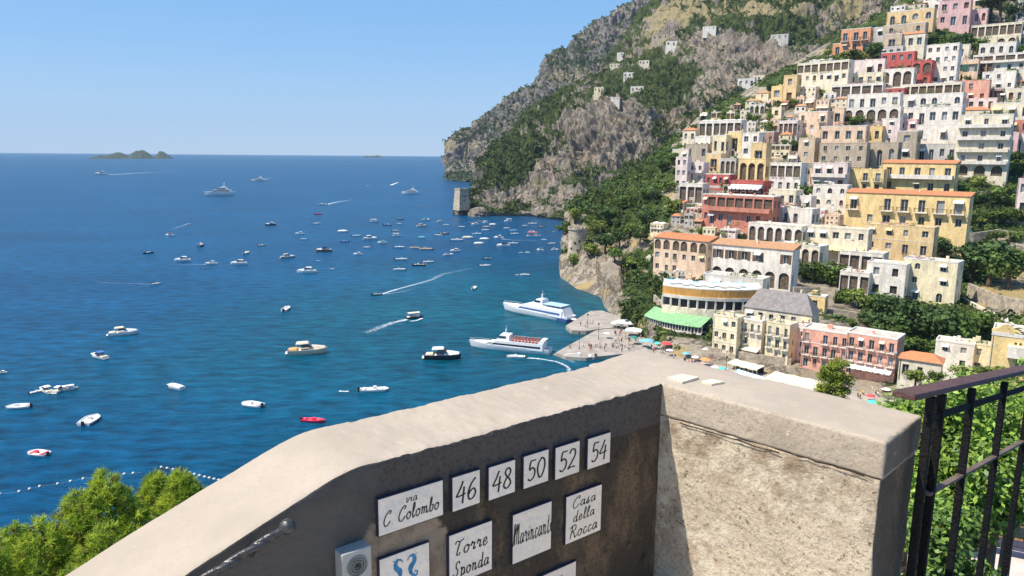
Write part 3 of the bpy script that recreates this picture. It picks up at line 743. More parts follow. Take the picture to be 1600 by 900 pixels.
            r0 = (A[0] + ins, ym, top + hz); r1 = (B[0] - ins, ym, top + hz)
            a, b1, c1, d1 = (A[0], y0, top + .05), (B[0], y0, top + .05), (B[0], y1, top + .05), (A[0], y1, top + .05)
            b.face([a, b1, r1, r0]); b.face([c1, d1, r0, r1]); b.face([b1, c1, r1]); b.face([d1, a, r0]); b.face([a, d1, c1, b1])
        rf = b.build('roof', tm, root)
        if r_.random() < .6:
            b = MB(); x = r_.uniform(-W * .3, W * .3); b.box((x - .35, Dp * .6, top + .2), (x + .35, Dp * .6 + .7, top + hz + 1.0)); b.build('chimney', pm, rf)
    return root, W, Dp, Hh
def pergola_parts(root, W, Dp, top, r_):
    b = MB(); w_ = W * .7; d = Dp * .6; h = 2.3
    for x in (-w_ / 2, 0, w_ / 2):
        for y in (.5, .5 + d): b.bar((x, y, top + .01), (x, y, top + h), .08, 0, 5)
    for k in range(7):
        x = -w_ / 2 - .1 + k * (w_ + .1) / 6; b.box((x, .3, top + h), (x + .1, .7 + d, top + h + .12), 0)
    b.build('pergola', frame_white, root)

HT = [
# --- top of the hill, right
(1390,1414,10,26,'white','small white house highest on the slope beside dark trees'),
(1418,1444,5,24,'cream','cream house on the skyline just left of the pink palazzo','tile','A'),
(1440,1470,-8,20,'white','white house with two dark windows at the top edge above the ochre house','flat','',2,2),
(1384,1452,19,42,'ochre','ochre house with arched windows and a blue window near the hilltop','flat','R',1,4),
(1380,1441,40,58,'tan','tan house with rough walls right under the ochre house','flat','',1,3),
(1464,1509,2,42,'pink','dusty pink palazzo at the top of the hill','flat','',2,3),
(1507,1538,16,42,'pink','darker pink wing with tall windows right of the pink palazzo','flat','',1,3),
(1506,1532,-6,17,'peach','peach rooftop house standing on the pink wing','tile','o',1,2),
(1586,1604,0,36,'grey','grey stone house cut by the right edge near the top','flat','',2,2),
(1589,1606,34,73,'palepink','pale pink house cut by the right edge below the grey stone one','flat','B',2,1),
(1312,1357,46,84,'orange','orange red house standing alone on the left of the upper slope','flat','b',2,3),
(1300,1316,68,86,'orange','small orange annex left of the orange red house','flat','',1,1),
(1354,1382,44,62,'grey','grey ruined house between the orange red house and the tan one','flat','',1,2),
(1378,1408,54,80,'tan','blank tan retaining house above the red palazzo','flat','',1,1),
(1398,1442,52,80,'cream','cream house with orange tiled roof above the red palazzo','hip','o',1,3),
(1516,1584,40,58,'cream','long cream house with columned balcony under the umbrella pine','flat','L',1,7),
(1556,1584,57,74,'straw','straw coloured house with wide arch under the columned house','flat','A',1,2),
(1374,1410,74,88,'grey','grey terrace house touching the top of the red palazzo','flat','',1,3),
(1442,1490,70,133,'white','tall white house with small windows right of the red palazzo','flat','',4,4),
(1486,1511,70,97,'cream','square cream tower house right of the tall white one','flat','',1,1),
(1487,1523,94,121,'peach','peach house with green shutters','flat','G',1,2),
(1520,1547,95,117,'brown','brown shaded house right of the green shuttered peach house','flat','L',1,3),
(1528,1578,68,90,'white','white house with arched windows at right near the top','flat','R',1,4),
(1518,1604,86,113,'white','long white two tier terrace house at the right edge','flat','LB',2,6),
(1318,1378,95,124,'palepink','pale pink house left of the red palazzo','flat','',1,4),
(1244,1324,99,132,'cream','long cream house with a row of columns at the left end of the upper town','flat','L',2,7),
(1204,1226,134,160,'yellow','low golden house at the far left of the upper town','flat','',1,1),
(1222,1248,117,160,'ochre','ochre tower house at the left end of the upper town','flat','',2,1),
(1264,1302,94,106,'white','small white roof house standing on the long columned cream house','dome','',1,3),
(1298,1374,116,136,'straw','long pale yellow house left below the red palazzo','flat','',1,6),
(1298,1374,132,152,'white','low white terraced house under the long pale yellow one','flat','LT',1,5),
(1368,1412,138,150,'red','low red wall house in front of the red palazzo','flat','',1,3),
(1408,1492,132,152,'cream','cream terrace house with dark loggia under the tall white house','flat','LT',1,7),
(1488,1537,126,160,'salmon','salmon block right of the long white hotel','flat','',2,3),
(1532,1578,112,142,'white','white house with two dark windows at the right above a leafy tree','flat','',2,3),
(1534,1563,138,160,'brown','brown house with wooden balcony right of the salmon block','flat','L',1,2),
(1558,1604,138,164,'cream','broad cream house at the right edge level with the salmon block','flat','',1,4),
(1492,1548,154,172,'palepink','pale pink low house under the salmon block','flat','',1,4),
(1545,1604,160,192,'cream','cream house with green door at the right edge above the red orange house','flat','',1,3),
(1374,1424,82,118,'red','left wing of the red palazzo with white balconies','flat','P',2,4),
(1374,1424,108,137,'white','white arcaded base under the left wing of the red palazzo','flat','A',1,3),
(1420,1453,95,136,'red','right wing of the red palazzo with a big arch at its foot','flat','UR',2,2),
# --- middle band
(1322,1400,147,172,'white','left half of the long white hotel with paired dark windows','flat','',1,5),
(1398,1492,148,172,'white','right half of the long white hotel with arched doors','flat','R',1,6),
(1316,1400,168,190,'white','lower left storey of the white hotel above green trees','flat','A',1,5),
(1396,1490,168,198,'white','lower right storey of the white hotel with evenly spaced windows','flat','',1,6),
(1298,1318,168,200,'peach','narrow peach house left of the white hotel','flat','',1,1),
(1246,1296,174,208,'peach','broad peach house with green balconies left of the white hotel','flat','b',2,3),
(1205,1224,167,186,'straw','small lemon yellow house at the left end of the middle town','flat','',1,1),
(1216,1252,188,212,'palepink','rosy grey terrace house left of the broad peach house','flat','LT',1,4),
(1280,1350,196,226,'peach','long apricot house with flat roof and one white awning','flat','',1,4),
(1346,1378,196,226,'yellow','golden yellow end of the long apricot house','flat','',1,2),
(1278,1350,222,256,'stone','grey brown stone house below the long apricot house','flat','',2,4),
(1360,1378,183,200,'lilac','small lilac house under the white hotel','flat','',1,1),
(1374,1404,184,226,'palepink','tall pinkish white house with three dark windows','flat','',3,1),
(1402,1432,186,206,'pink','mauve pink storey on top of the brown stone tower','flat','',1,2),
(1398,1431,203,252,'stone','brown stone tower with white framed windows','flat','',2,1),
(1346,1400,221,260,'stone','roofless tan stone ruin with three arched openings','flat','R',1,3),
(1428,1492,194,228,'white','white house with grey balcony and red cloth','flat','BT',1,4),
(1430,1490,224,252,'grey','grey white lower house with four tall windows','flat','',1,4),
(1488,1561,177,274,'cream','tall cream house with balconies on each floor and arches at its foot','flat','BA',5,3),
(1493,1540,168,182,'cream','orange roofed top storey set on the tall cream house','hip','o',1,3),
(1548,1604,186,212,'brick','red orange house at the right edge','flat','',1,3),
(1551,1584,206,242,'pink','pink house with one big arched white window','flat','U',1,1),
(1582,1606,208,240,'cream','cream pink house at the right edge behind the pink arched house','flat','',1,2),
(1374,1478,250,300,'yellow','upper yellow palazzo with iron balconies','tile','oB',2,5),
(1320,1378,262,300,'yellow','yellow left wing of the yellow palazzo','flat','b',2,3),
(1584,1606,276,338,'palepink','rosy house with two windows cut by the right edge among gardens','flat','',2,1),
(1266,1322,252,296,'palepink','pinkish white house left of the yellow palazzo','flat','B',2,3),
(1246,1278,214,250,'tan','brown tan square tower house with two small windows','flat','',2,1),
(1264,1304,262,288,'peach','peach house with two red arches','flat','A',1,3),
(1200,1256,252,300,'white','white house with grey roof terraces left of the peach arches','flat','LT',2,4),
(1158,1192,206,246,'white','white house in half shade beside the brown red cube house','flat','',2,2),
(1186,1214,205,230,'brown','brown red cube house with two windows','flat','',1,2),
(1092,1162,188,212,'white','white and grey house at the top of the left town cluster','dome','L',1,6),
(1066,1092,200,224,'cream','cream house with an orange roof at the upper left tip of the town','hip','o',1,2),
(1083,1116,212,246,'white','white house with three grey windows on the left town edge','flat','',1,3),
(1111,1140,210,246,'straw','pale yellow cube house with two tiny windows','flat','',1,2),
(1136,1164,204,240,'yellow','deep yellow house with curved wall below the arches','flat','',1,1),
(1070,1112,224,252,'stone','brown terrace house on the left town edge','flat','',1,3),
(1102,1132,238,268,'ochre','square ochre tower house with a single window','flat','',1,1),
(1124,1156,246,272,'grey','grey house with arches and a vine','flat','A',1,3),
(1172,1202,222,262,'ochre','ochre upper storey with arched niche above the golden house','flat','',1,1),
(1152,1202,246,288,'yellow','golden house with two big arches on the left side of town','flat','A',1,3),
(1054,1078,243,294,'palepink','narrow peach and white house at the left town edge','flat','',3,2),
(1074,1106,252,284,'palepink','pinkish white house right of the narrow peach one','flat','B',2,2),
(1060,1106,284,316,'white','low white house with grey awnings at the left town edge','flat','L',1,3),
(1050,1084,232,254,'cream','small cream house half hidden by trees at the left town edge','flat','',1,2),
# --- lower band
(1140,1200,280,308,'red','upper storey of the long red hotel under a pale awning roof','flat','Lw',1,8),
(1104,1210,300,350,'brick','long red hotel with planted terraces','flat','LBT',2,7),
(1020,1114,364,424,'peach','peach hotel with orange roof and arched loggias on the seaward ridge','tile','oU',3,6,30),
(1110,1236,374,440,'white','big white house with tan tiled roof and three tall glazed arches','tile','AK',2,6,20),
(1098,1196,424,458,'white','blank white terrace base below the big white house','flat','',1,2,20),
(1162,1270,450,502,'cream','wide house with grey slate roof behind the seafront row','slate','',1,6,18),
(1186,1250,480,506,'straw','pale yellow attic house between slate roof and seafront','flat','T',1,4,18),
(1102,1148,270,292,'red','dark red upper wing above the long red hotel','flat','',1,4),
(1096,1124,300,348,'brick','narrow brick red house left of the long red hotel','flat','',2,2),
(1200,1250,294,324,'cream','cream house with dark awnings under the white grey roofed house','flat','b',1,3),
(1268,1324,286,324,'white','white house with tall arched window left of the yellow palazzo','flat','R',2,3),
(1242,1272,304,332,'white','white side house between the cream and the tall white house','flat','',1,2),
(1186,1272,320,352,'white','bright white house with blue windows in the middle of town','flat','b',1,5),
(1168,1258,345,378,'white','bright white house with arched terrace and blue doors','flat','A',1,6),
(1318,1486,295,352,'yellow','long yellow palazzo with orange tile roof and seven balconies','tile','ob',2,7),
(1346,1448,346,392,'ochre','orange yellow house under the long yellow palazzo','flat','C',2,4),
(1436,1462,350,384,'yellow','narrow yellow side house at the right of the orange yellow house','flat','',2,1),
(1254,1350,350,398,'cream','cream house with yellow window hoods left of the orange yellow house','flat','y',2,5),
(1308,1378,388,424,'white','white villa with glazed veranda','flat','LB',1,4),
(1350,1412,404,462,'white','white villa block with one framed window above the garden','flat','',2,2),
(1310,1358,420,456,'white','low white terrace of the villa with columns','flat','L',1,3),
(1406,1486,398,466,'straw','straw coloured villa with white arched windows and bare right wall','flat','R',3,2),
(1208,1286,376,412,'cream','cream house with a row of big arches above the gardens','flat','A',1,5),
# --- seafront row
(1112,1160,486,550,'straw','pale yellow seafront house nearest the green roofed restaurant','flat','C',3,3),
(1158,1196,492,554,'cream','cream seafront house second from the green roofed restaurant','flat','Wb',3,3),
(1194,1240,496,560,'straw','pale yellow seafront house touching the pink hotel','flat','bC',3,3),
(1236,1262,505,560,'palepink','narrow pale pink seafront house','flat','',3,2),
(1250,1326,506,572,'salmon','salmon pink seafront hotel with white cornice','flat','bC',3,5),
(1318,1398,512,582,'salmon','salmon pink right wing of the seafront hotel behind the pine','flat','bCw',3,5),
(1258,1290,458,486,'yellow','small yellow cube house behind the grey slate roof','flat','',1,1),
# --- lower right by the church
(1402,1462,548,592,'cream','cream house with orange roof above the leafy hedge at right','hip','o',1,3,5,215),
(1458,1512,526,572,'white','white house with flat terrace right of the cream one','flat','',2,2,5,225),
(1505,1545,530,580,'straw','pale house with stepped roof left of the yellow church','flat','',2,1,5,222),
]
for h in HT:
    h = list(h) + [None] * (12 - len(h))
    x0, x1, yt, yb, col, lab, roof, feat, fl, nc, yaw, t_ = h[:12]
    house(x0, x1, yt, yb, col, lab, roof or 'flat', feat or '', fl, nc, yaw, t_)
# smaller houses packed into the gaps of the town
import re
def short(lab):
    s = re.split(r' (?:with|at|on|above|below|under|cut|touching|right|left|in|between|standing|behind|beside|among|joined|nearest|second|set|from|near|that|of)\b', lab)[0]
    return lab if len(s.split()) < 3 else s
def landmarks():
    cnt = {}; out = []
    for q in HOUSES: cnt[short(q[4])] = cnt.get(short(q[4]), 0) + 1
    for (x0, x1, yt, yb, lab, t) in HOUSES:
        s = short(lab); s = s if cnt[s] == 1 else lab
        if len(s.split()) <= 9: out.append((s, (x0 + x1) / 2, (yt + yb) / 2, (x1 - x0) / 2, (yb - yt) / 2))
    return out
def relate(px, py, lms, used, base, maxw=16):
    c = sorted(lms, key=lambda l: math.hypot(max(abs(px - l[1]) - l[3], 0), max(abs(py - l[2]) - l[4], 0)) + .15 * math.hypot(px - l[1], py - l[2]))
    for l in c[:14]:
        dx = (px - l[1]) / max(l[3], 4); dy = (py - l[2]) / max(l[4], 4)
        rel = ('right of' if dx > 0 else 'left of') if abs(dx) > abs(dy) else ('below' if dy > 0 else 'above')
        s = f'{base} {rel} the {l[0]}'
        if s not in used and len(s.split()) <= maxw: return s
    return base
def inpoly(x, y, P):
    c = False; j = len(P) - 1
    for i in range(len(P)):
        if (P[i][1] > y) != (P[j][1] > y) and x < (P[j][0] - P[i][0]) * (y - P[i][1]) / (P[j][1] - P[i][1]) + P[i][0]: c = not c
        j = i
    return c
cover = np.zeros((330, 820), bool)
for (x0, x1, yt, yb, lab, t) in HOUSES: cover[max(0, int(yt / 2)):int(yb / 2), int(x0 / 2):int(x1 / 2)] = True
TOWN = [(1058, 240), (1092, 186), (1160, 165), (1212, 128), (1300, 84), (1400, 70), (1604, 40), (1604, 230), (1484, 245), (1484, 380), (1320, 400), (1250, 385), (1235, 400), (1112, 470), (1030, 440), (1002, 412), (1010, 370), (1052, 320)]
GREENS = [(1362, 82, 26, 18), (1345, 90, 22, 14), (1480, 62, 46, 14), (1338, 190, 22, 12), (1580, 124, 22, 16), (1236, 226, 16, 9), (1265, 300, 18, 10), (1278, 425, 40, 20), (1213, 386, 26, 8)]
for (gx, gy, gw, gh) in GREENS: cover[int((gy - gh) / 2):int((gy + gh) / 2), int((gx - gw) / 2):int((gx + gw) / 2)] = True
fr = random.Random(5); LMH = landmarks(); nfill = 0
FC = ['white'] * 6 + ['cream'] * 5 + ['palepink'] * 4 + ['straw'] * 3 + ['peach'] * 3 + ['grey'] * 2 + ['tan', 'stone', 'ochre', 'salmon', 'pink']
CN = dict(white='white', cream='cream', palepink='pale pink', straw='pale yellow', peach='peach', grey='grey', tan='tan', stone='stone', ochre='ochre', salmon='salmon', pink='pink')
for it in range(6000):
    if nfill >= 85: break
    w_ = fr.uniform(13, 32); h_ = fr.uniform(10, 21); x = fr.uniform(1000, 1590); y = fr.uniform(90, 470)
    if not (inpoly(x, y + h_, TOWN) and inpoly(x + w_, y + h_, TOWN) and inpoly(x + w_ / 2, y, TOWN)): continue
    if x > 1500 and y > 200: continue
    sl = cover[int(y / 2):int((y + h_) / 2) + 1, int(x / 2):int((x + w_) / 2) + 1]
    bs = cover[int((y + h_ * .3) / 2):int((y + h_ * .85) / 2) + 1, int(x / 2):int((x + w_) / 2) + 1]
    if sl.mean() > .38 or bs.mean() > .25: continue
    sl[:] = True; col = fr.choice(FC); ro = fr.choice(['flat', 'flat', 'flat', 'flat', 'dome', 'hip', 'tile']); ft = fr.choice(['', '', 'A', 'L', 'b', 'T', 'B', 'LT', 'R', 'W', 'w'])
    nf_ = 2 if h_ > 15 else 1; what = {'A': 'arched', 'L': 'open fronted', 'LT': 'pergola topped', 'T': 'pergola topped', 'W': 'awning shaded', 'w': 'awning shaded', 'R': 'round windowed', 'b': 'balconied', 'B': 'balconied'}.get(ft, 'plain')
    if nf_ == 1 and what == 'balconied': what, ft = 'plain', ''
    base = f'{"two storey" if nf_ == 2 else "low"} {what} {CN[col]} house'
    house(x, x + w_, y, y + h_, col, relate(x + w_ / 2, y + h_ / 2, LMH, USED, base), ro, ft, nf_, max(1, round(w_ / 8)), fr.choice([8, 14, 22, 30]), None); nfill += 1
for it in range(30000):        # lean-to rooms and small houses crowding the foot of the bigger ones
    if nfill >= 150: break
    w_ = fr.uniform(10, 22); h_ = fr.uniform(8, 14); x = fr.uniform(1056, 1588); y = fr.uniform(90, 420)
    if not (inpoly(x, y + h_, TOWN) and inpoly(x + w_, y + h_, TOWN)) or (x > 1480 and y > 230): continue
    hit = [q for q in HOUSES if q[0] < x + w_ and q[1] > x and q[2] < y + h_ and q[3] > y]
    if any(q[1] - q[0] < 26 or y < q[3] - h_ * 1.15 for q in hit) or len(hit) > 3: continue
    if 1310 < x < 1490 and 240 < y < 360: continue
    col = fr.choice(FC); ro = fr.choice(['flat', 'flat', 'flat', 'dome', 'hip', 'tile']); ft = fr.choice(['', 'A', 'L', 'R', 'W', 'w', ''])
    what = {'A': 'arched', 'L': 'open fronted', 'W': 'awning shaded', 'w': 'awning shaded', 'R': 'round windowed'}.get(ft, 'plain')
    house(x, x + w_, y, y + h_, col, relate(x + w_ / 2, y + h_ / 2, LMH, USED, f'small {what} {CN[col]} house'), ro, ft, 1, max(1, round(w_ / 7)), fr.choice([8, 14, 22]), None); nfill += 1
# houses scattered on the far mountain
for (x0, x1, yt, yb, col, lab) in [
 (974,996,110,122,'white','white house high on the mountain in the trees'), (985,1007,132,143,'white','white house with two openings above the brown cliff'),
 (926,942,146,156,'cream','small cream house left of the brown cliff top'), (950,970,150,157,'white','low white house on the brown cliff edge'),
 (928,945,134,143,'straw','small straw coloured house above the cream one on the mountain'), (1040,1068,62,72,'white','white house with dark terrace under the high road'),
 (1018,1046,52,63,'stone','long grey house under the high road on the mountain'), (998,1016,92,101,'cream','pale house on the mountain terraces'),
 (953,970,98,105,'cream','tan house on the left terraces of the mountain'), (964,980,80,88,'white','small white hut on the upper left terraces'),
 (1152,1180,118,136,'white','white house on the bare cliff left of the town'), (1176,1196,114,128,'cream','cream house joined to the white cliff house'),
 (1204,1232,52,62,'grey','grey roofed house among dark trees under the ridge road'), (1098,1120,40,46,'white','low white wall house beside the high road')]:
    house(x0, x1, yt + (yb - yt) * .25, yb, col, lab, 'flat', '', 1, 3, 12)

# ================================================================= TREES IN THE TOWN
bark = mat('bark', (.13, .095, .065), .95, .3, 3, .6, 12)
def tree_protos():
    out = {}
    leaf = {'dark': leafmat('leaf_dark', (.068, .112, .034), .25), 'mid': leafmat('leaf_mid', (.115, .175, .038), .25), 'light': leafmat('leaf_light', (.19, .24, .05), .2), 'pine': leafmat('leaf_pine', (.055, .085, .025), .2)}
    def crown(name, lobes, n, size, lm, seed):
        rs = np.random.RandomState(seed); P = []; N = []
        per = n // len(lobes)
        for (cx, cy, cz, rx, rz) in lobes:
            d = rs.normal(size=(per, 3)); d /= np.linalg.norm(d, axis=1, keepdims=True)
            r = (rs.rand(per, 1) ** .4)
            P.append(np.array([cx, cy, cz]) + d * r * np.array([rx, rx, rz])); N.append(d + rs.normal(size=d.shape) * .5)
        P = np.concatenate(P); N = np.concatenate(N)
        V, Fq = leafquads(P, N, size * (.6 + .8 * rs.rand(len(P))), rs, .75)
        return npmesh('crown', V, Fq, lm)
    def trunk(lobes, h0):
        mb = MB(); mb.tube([(0, 0, -.25), (.01, 0, h0 * .5), (0, .01, h0)], [.045, .035, .03])
        for (cx, cy, cz, rx, rz) in lobes: mb.tube([(0, .01, h0 * .8), (cx * .5, cy * .5, (h0 + cz) / 2), (cx, cy, cz)], [.025, .018, .008], n=5)
        return mb.mesh('trunk', bark)
    for s in range(4):
        r_ = random.Random(40 + s)
        lob = [(r_.uniform(-.24, .24), r_.uniform(-.24, .24), r_.uniform(.42, .78), r_.uniform(.17, .26), r_.uniform(.14, .22)) for _ in range(8)] + [(0, 0, .55, .28, .3)]
        for k in ('dark', 'mid', 'light'):
            out['round', k, s] = (crown('crown', lob, 720, .085, leaf[k], 50 + s), trunk(lob, .4))
    for s in range(2):
        r_ = random.Random(60 + s)
        lob = [(r_.uniform(-.42, .42), r_.uniform(-.42, .42), r_.uniform(.78, .92), r_.uniform(.16, .24), r_.uniform(.07, .1)) for _ in range(10)]
        out['umbrella', 'pine', s] = (crown('crown', lob, 800, .08, leaf['pine'], 70 + s), trunk(lob, .65))
        lob = [(r_.uniform(-.02, .02), r_.uniform(-.02, .02), .12 + .84 * k / 7, .13 * (1 - (k / 8) ** 1.6) + .015, .1) for k in range(8)]
        for k in ('dark', 'mid'): out['cypress', k, s] = (crown('crown', lob, 520, .06, leaf[k], 80 + s), trunk(lob[:2], .2))
        lob = [(r_.uniform(-.45, .45), r_.uniform(-.3, .3), r_.uniform(.2, .7), r_.uniform(.22, .3), r_.uniform(.18, .28)) for _ in range(9)]
        for k in ('mid', 'dark', 'light'): out['bush', k, s] = (crown('crown', lob, 620, .11, leaf[k], 90 + s), trunk(lob, .25))
    return out
TP = tree_protos()
LM = []       # landmark phrases with pixel centres
SHORTS = {}
for (x0, x1, yt, yb, lab, t) in HOUSES: SHORTS.setdefault(short(lab), []).append(1)
for (x0, x1, yt, yb, lab, t) in HOUSES:
    s = short(lab); s = s if len(SHORTS[s]) == 1 else lab
    if len(s.split()) <= 9: LM.append((s, (x0 + x1) / 2, (yt + yb) / 2, (x1 - x0) / 2, (yb - yt) / 2))
LOOK = {'round': 'bushy', 'umbrella': 'flat topped', 'cypress': 'slim pointed', 'bush': 'low spreading'}
CLR = {'dark': 'dark green', 'mid': 'green', 'light': 'yellow green', 'pine': 'dark'}
TREES = [  # px, base py, height px, kind, tone, width factor
(1362,96,36,'round','dark'),(1334,99,24,'round','dark'),(1346,100,22,'bush','mid'),(1316,96,20,'bush','light'),(1452,73,26,'round','dark'),(1470,76,24,'round','mid'),(1490,75,26,'bush','dark'),(1512,76,28,'round','dark'),(1530,77,24,'bush','mid'),
(1560,44,50,'umbrella','pine'),(1590,36,40,'round','dark'),(1545,40,36,'cypress','dark'),(1574,44,34,'cypress','dark'),(1580,132,28,'round','mid'),(1596,128,24,'round','light'),(1592,84,18,'bush','mid'),
(1338,200,24,'bush','mid'),(1322,199,20,'round','dark'),(1356,200,18,'round','mid'),(1475,196,18,'bush','mid'),(1488,198,14,'round','dark'),
(1236,234,20,'bush','dark'),(1226,232,16,'round','mid'),(1262,312,28,'bush','mid'),(1280,306,24,'round','dark'),(1208,240,14,'round','mid'),(1182,190,24,'cypress','mid'),(1196,205,20,'bush','light'),(1176,196,22,'round','mid'),
(1490,268,30,'round','dark'),(1486,312,36,'round','dark'),(1512,318,34,'bush','mid'),(1538,322,26,'round','dark'),(1562,318,34,'bush','mid'),(1582,262,32,'round','dark'),(1596,270,28,'bush','mid'),(1578,306,24,'round','mid'),(1598,350,34,'bush','light'),(1570,350,32,'bush','mid'),(1544,352,30,'round','mid'),(1518,350,28,'bush','light'),(1496,352,26,'round','mid'),(1530,290,22,'bush','light'),
(1470,404,38,'round','dark'),(1492,400,34,'bush','mid'),(1462,388,30,'round','dark'),(1544,448,84,'round','dark'),(1518,440,64,'round','dark'),(1574,452,70,'round','mid'),(1496,436,44,'bush','dark'),(1590,420,36,'round','mid'),(1480,470,36,'bush','light'),(1556,380,26,'round','mid'),(1586,378,24,'bush','mid'),
(1322,474,30,'bush','mid'),(1340,482,36,'round','light'),(1362,486,36,'bush','mid'),(1390,498,44,'round','dark'),(1418,520,60,'round','dark'),(1440,540,80,'round','dark'),(1466,548,84,'round','dark'),(1494,548,76,'round','mid'),(1522,530,52,'round','mid'),(1544,520,34,'bush','mid'),(1408,546,44,'round','mid'),(1384,520,40,'bush','dark'),(1428,556,40,'bush','mid'),(1356,506,26,'bush','dark'),(1310,470,22,'bush','light'),
(1250,438,36,'round','dark'),(1270,442,40,'round','mid'),(1292,444,40,'bush','mid'),(1314,444,34,'round','mid'),(1236,432,22,'bush','mid'),(1196,390,20,'bush','dark'),(1214,394,22,'bush','dark'),(1230,392,22,'bush','mid'),(1150,360,24,'bush','mid'),(1166,364,22,'round','dark'),(1132,372,16,'bush','light'),(1176,338,16,'round','mid'),(1134,330,16,'bush','light'),
(1017,434,34,'cypress','dark'),(1030,360,26,'bush','dark'),(1000,382,28,'round','dark'),(984,372,30,'round','mid'),(1008,352,26,'round','dark'),(1024,318,26,'round','dark'),(1042,300,24,'bush','mid'),(1034,272,26,'round','dark'),(1050,258,24,'round','mid'),(1012,312,22,'bush','mid'),(1052,330,26,'bush','light'),(1040,410,20,'bush','light'),
(898,350,28,'round','light'),(930,372,36,'round','light'),(946,396,40,'round','dark'),(924,400,26,'bush','light'),(896,412,22,'bush','light'),(884,362,22,'bush','mid'),(960,410,30,'round','mid'),(968,386,30,'round','dark'),(980,420,22,'bush','light'),(950,352,30,'round','dark'),(972,330,28,'round','mid'),
(1205,188,16,'bush','light'),(1240,150,14,'bush','mid'),(1418,50,18,'round','dark'),(1304,134,14,'round','mid'),(1064,246,20,'round','mid'),(1210,470,12,'bush','mid'),(1268,500,14,'bush','mid'),(1332,510,16,'bush','mid'),
]
def tree_at(px, py, hp, kind, tone, t=None, label=None, wf=1.0):
    if t is None:
        h = cast(px, py); 
        if h is None: return None
        t = (h - CAM).dot(F_)
    p = at(px, py, t); hm_ = hp * t / FPX
    s = rng.randrange(4 if kind == 'round' else 2)
    cr, tr = TP[kind, tone, s]
    base = f'{LOOK[kind]} {CLR[tone]} {"shrub" if kind == "bush" else "tree"}'
    lab = label or relate(px, py - hp / 2, LM, USED, base)
    o = thing({'round': 'leafy_tree', 'umbrella': 'umbrella_pine', 'cypress': 'cypress_tree', 'bush': 'garden_shrub'}[kind], lab, 'shrub' if kind == 'bush' else 'tree', p, rng.uniform(0, 6.28), None, (hm_ * wf * 1.25, hm_ * wf * 1.25, hm_))
    link('crown', cr, o); link('trunk', tr, o)
    return o
for a in TREES: tree_at(*a)
gr_ = random.Random(17); ng = 0
for it in range(900):      # greenery squeezed between the houses and on the terraces
    if ng >= 80: break
    x = gr_.uniform(1005, 1598); y = gr_.uniform(80, 480)
    if not inpoly(x, y, TOWN): continue
    if cover[int((y - 4) / 2), int(x / 2)] and cover[int((y - 9) / 2), int(x / 2)]: continue
    k = gr_.choice(['bush', 'bush', 'round', 'cypress']); tree_at(x, y, gr_.uniform(9, 17), k, gr_.choice(['dark', 'mid'] if k == 'cypress' else ['dark', 'mid', 'light'])); ng += 1

# ================================================================= TOWERS, WALLS, SPECIAL BUILDINGS
tower_stone = mat('tower_stone', (.47, .39, .29), .95, .25, .3, .8, 1.5, fine=.3, fscale=1.6)
def round_tower():
    p = at(901, 402, tz(901, 402, 9.5) - 14); o = thing('stone_tower', 'round stone watchtower on the cliff edge above the bay', 'tower', p)
    t = (p - CAM).dot(F_); r = 14.5 * t / FPX; h = 46 * t / FPX
    mb = MB(); mb.lathe([(r * 1.06, -8), (r, 0), (r * .95, h * .55), (r * .93, h * .93)], 28); mb.build('shaft', tower_stone, o)
    mb = MB(); mb.lathe([(r * .93, h * .93 + .01), (r * 1.02, h * .95), (r * 1.02, h), (r * .85, h), (r * .85, h * .94)], 28); mb.build('parapet', tower_stone, o)
    for k in range(12):
        a = k / 12 * 6.283; mb = MB(); M = Matrix.Translation((r * .93 * math.cos(a), r * .93 * math.sin(a), h)) @ Matrix.Rotation(a, 4, 'Z'); mb.box((-.5, -.8, .003), (.5, .8, 1.0), 0, M); mb.build('merlon', tower_stone, o)
    for a, z in ((-1.9, .5), (-1.4, .55), (-1.6, .25), (-2.3, .3)):
        M = Matrix.Translation((r * .965 * math.cos(a), r * .965 * math.sin(a), h * z)) @ Matrix.Rotation(a, 4, 'Z'); mb = MB(); mb.box((-.3, -.5, 0), (.3, .5, 1.4), 0, M); mb.build('window', glass, o)
round_tower()
def rock_mesh(name, rad, n, seed, sc=(1, 1, 1)):
    bm = bmesh.new(); bmesh.ops.create_icosphere(bm, subdivisions=4, radius=1)
    V = np.array([v.co[:] for v in bm.verts]); k = fbm(V * 1.3 + seed, 4, ridged=True); V = V * (1 + .28 * k)[:, None] * np.array(sc) * rad
    for v, p in zip(bm.verts, V): v.co = p
    me = bpy.data.meshes.new(name); bm.to_mesh(me); bm.free(); me.materials.append(mB)
    for a, b in (('veg', .12), ('dry', .3)):
        x = me.attributes.new(a, 'FLOAT', 'POINT'); x.data.foreach_set('value', np.full(len(V), b, np.float32))
    return me
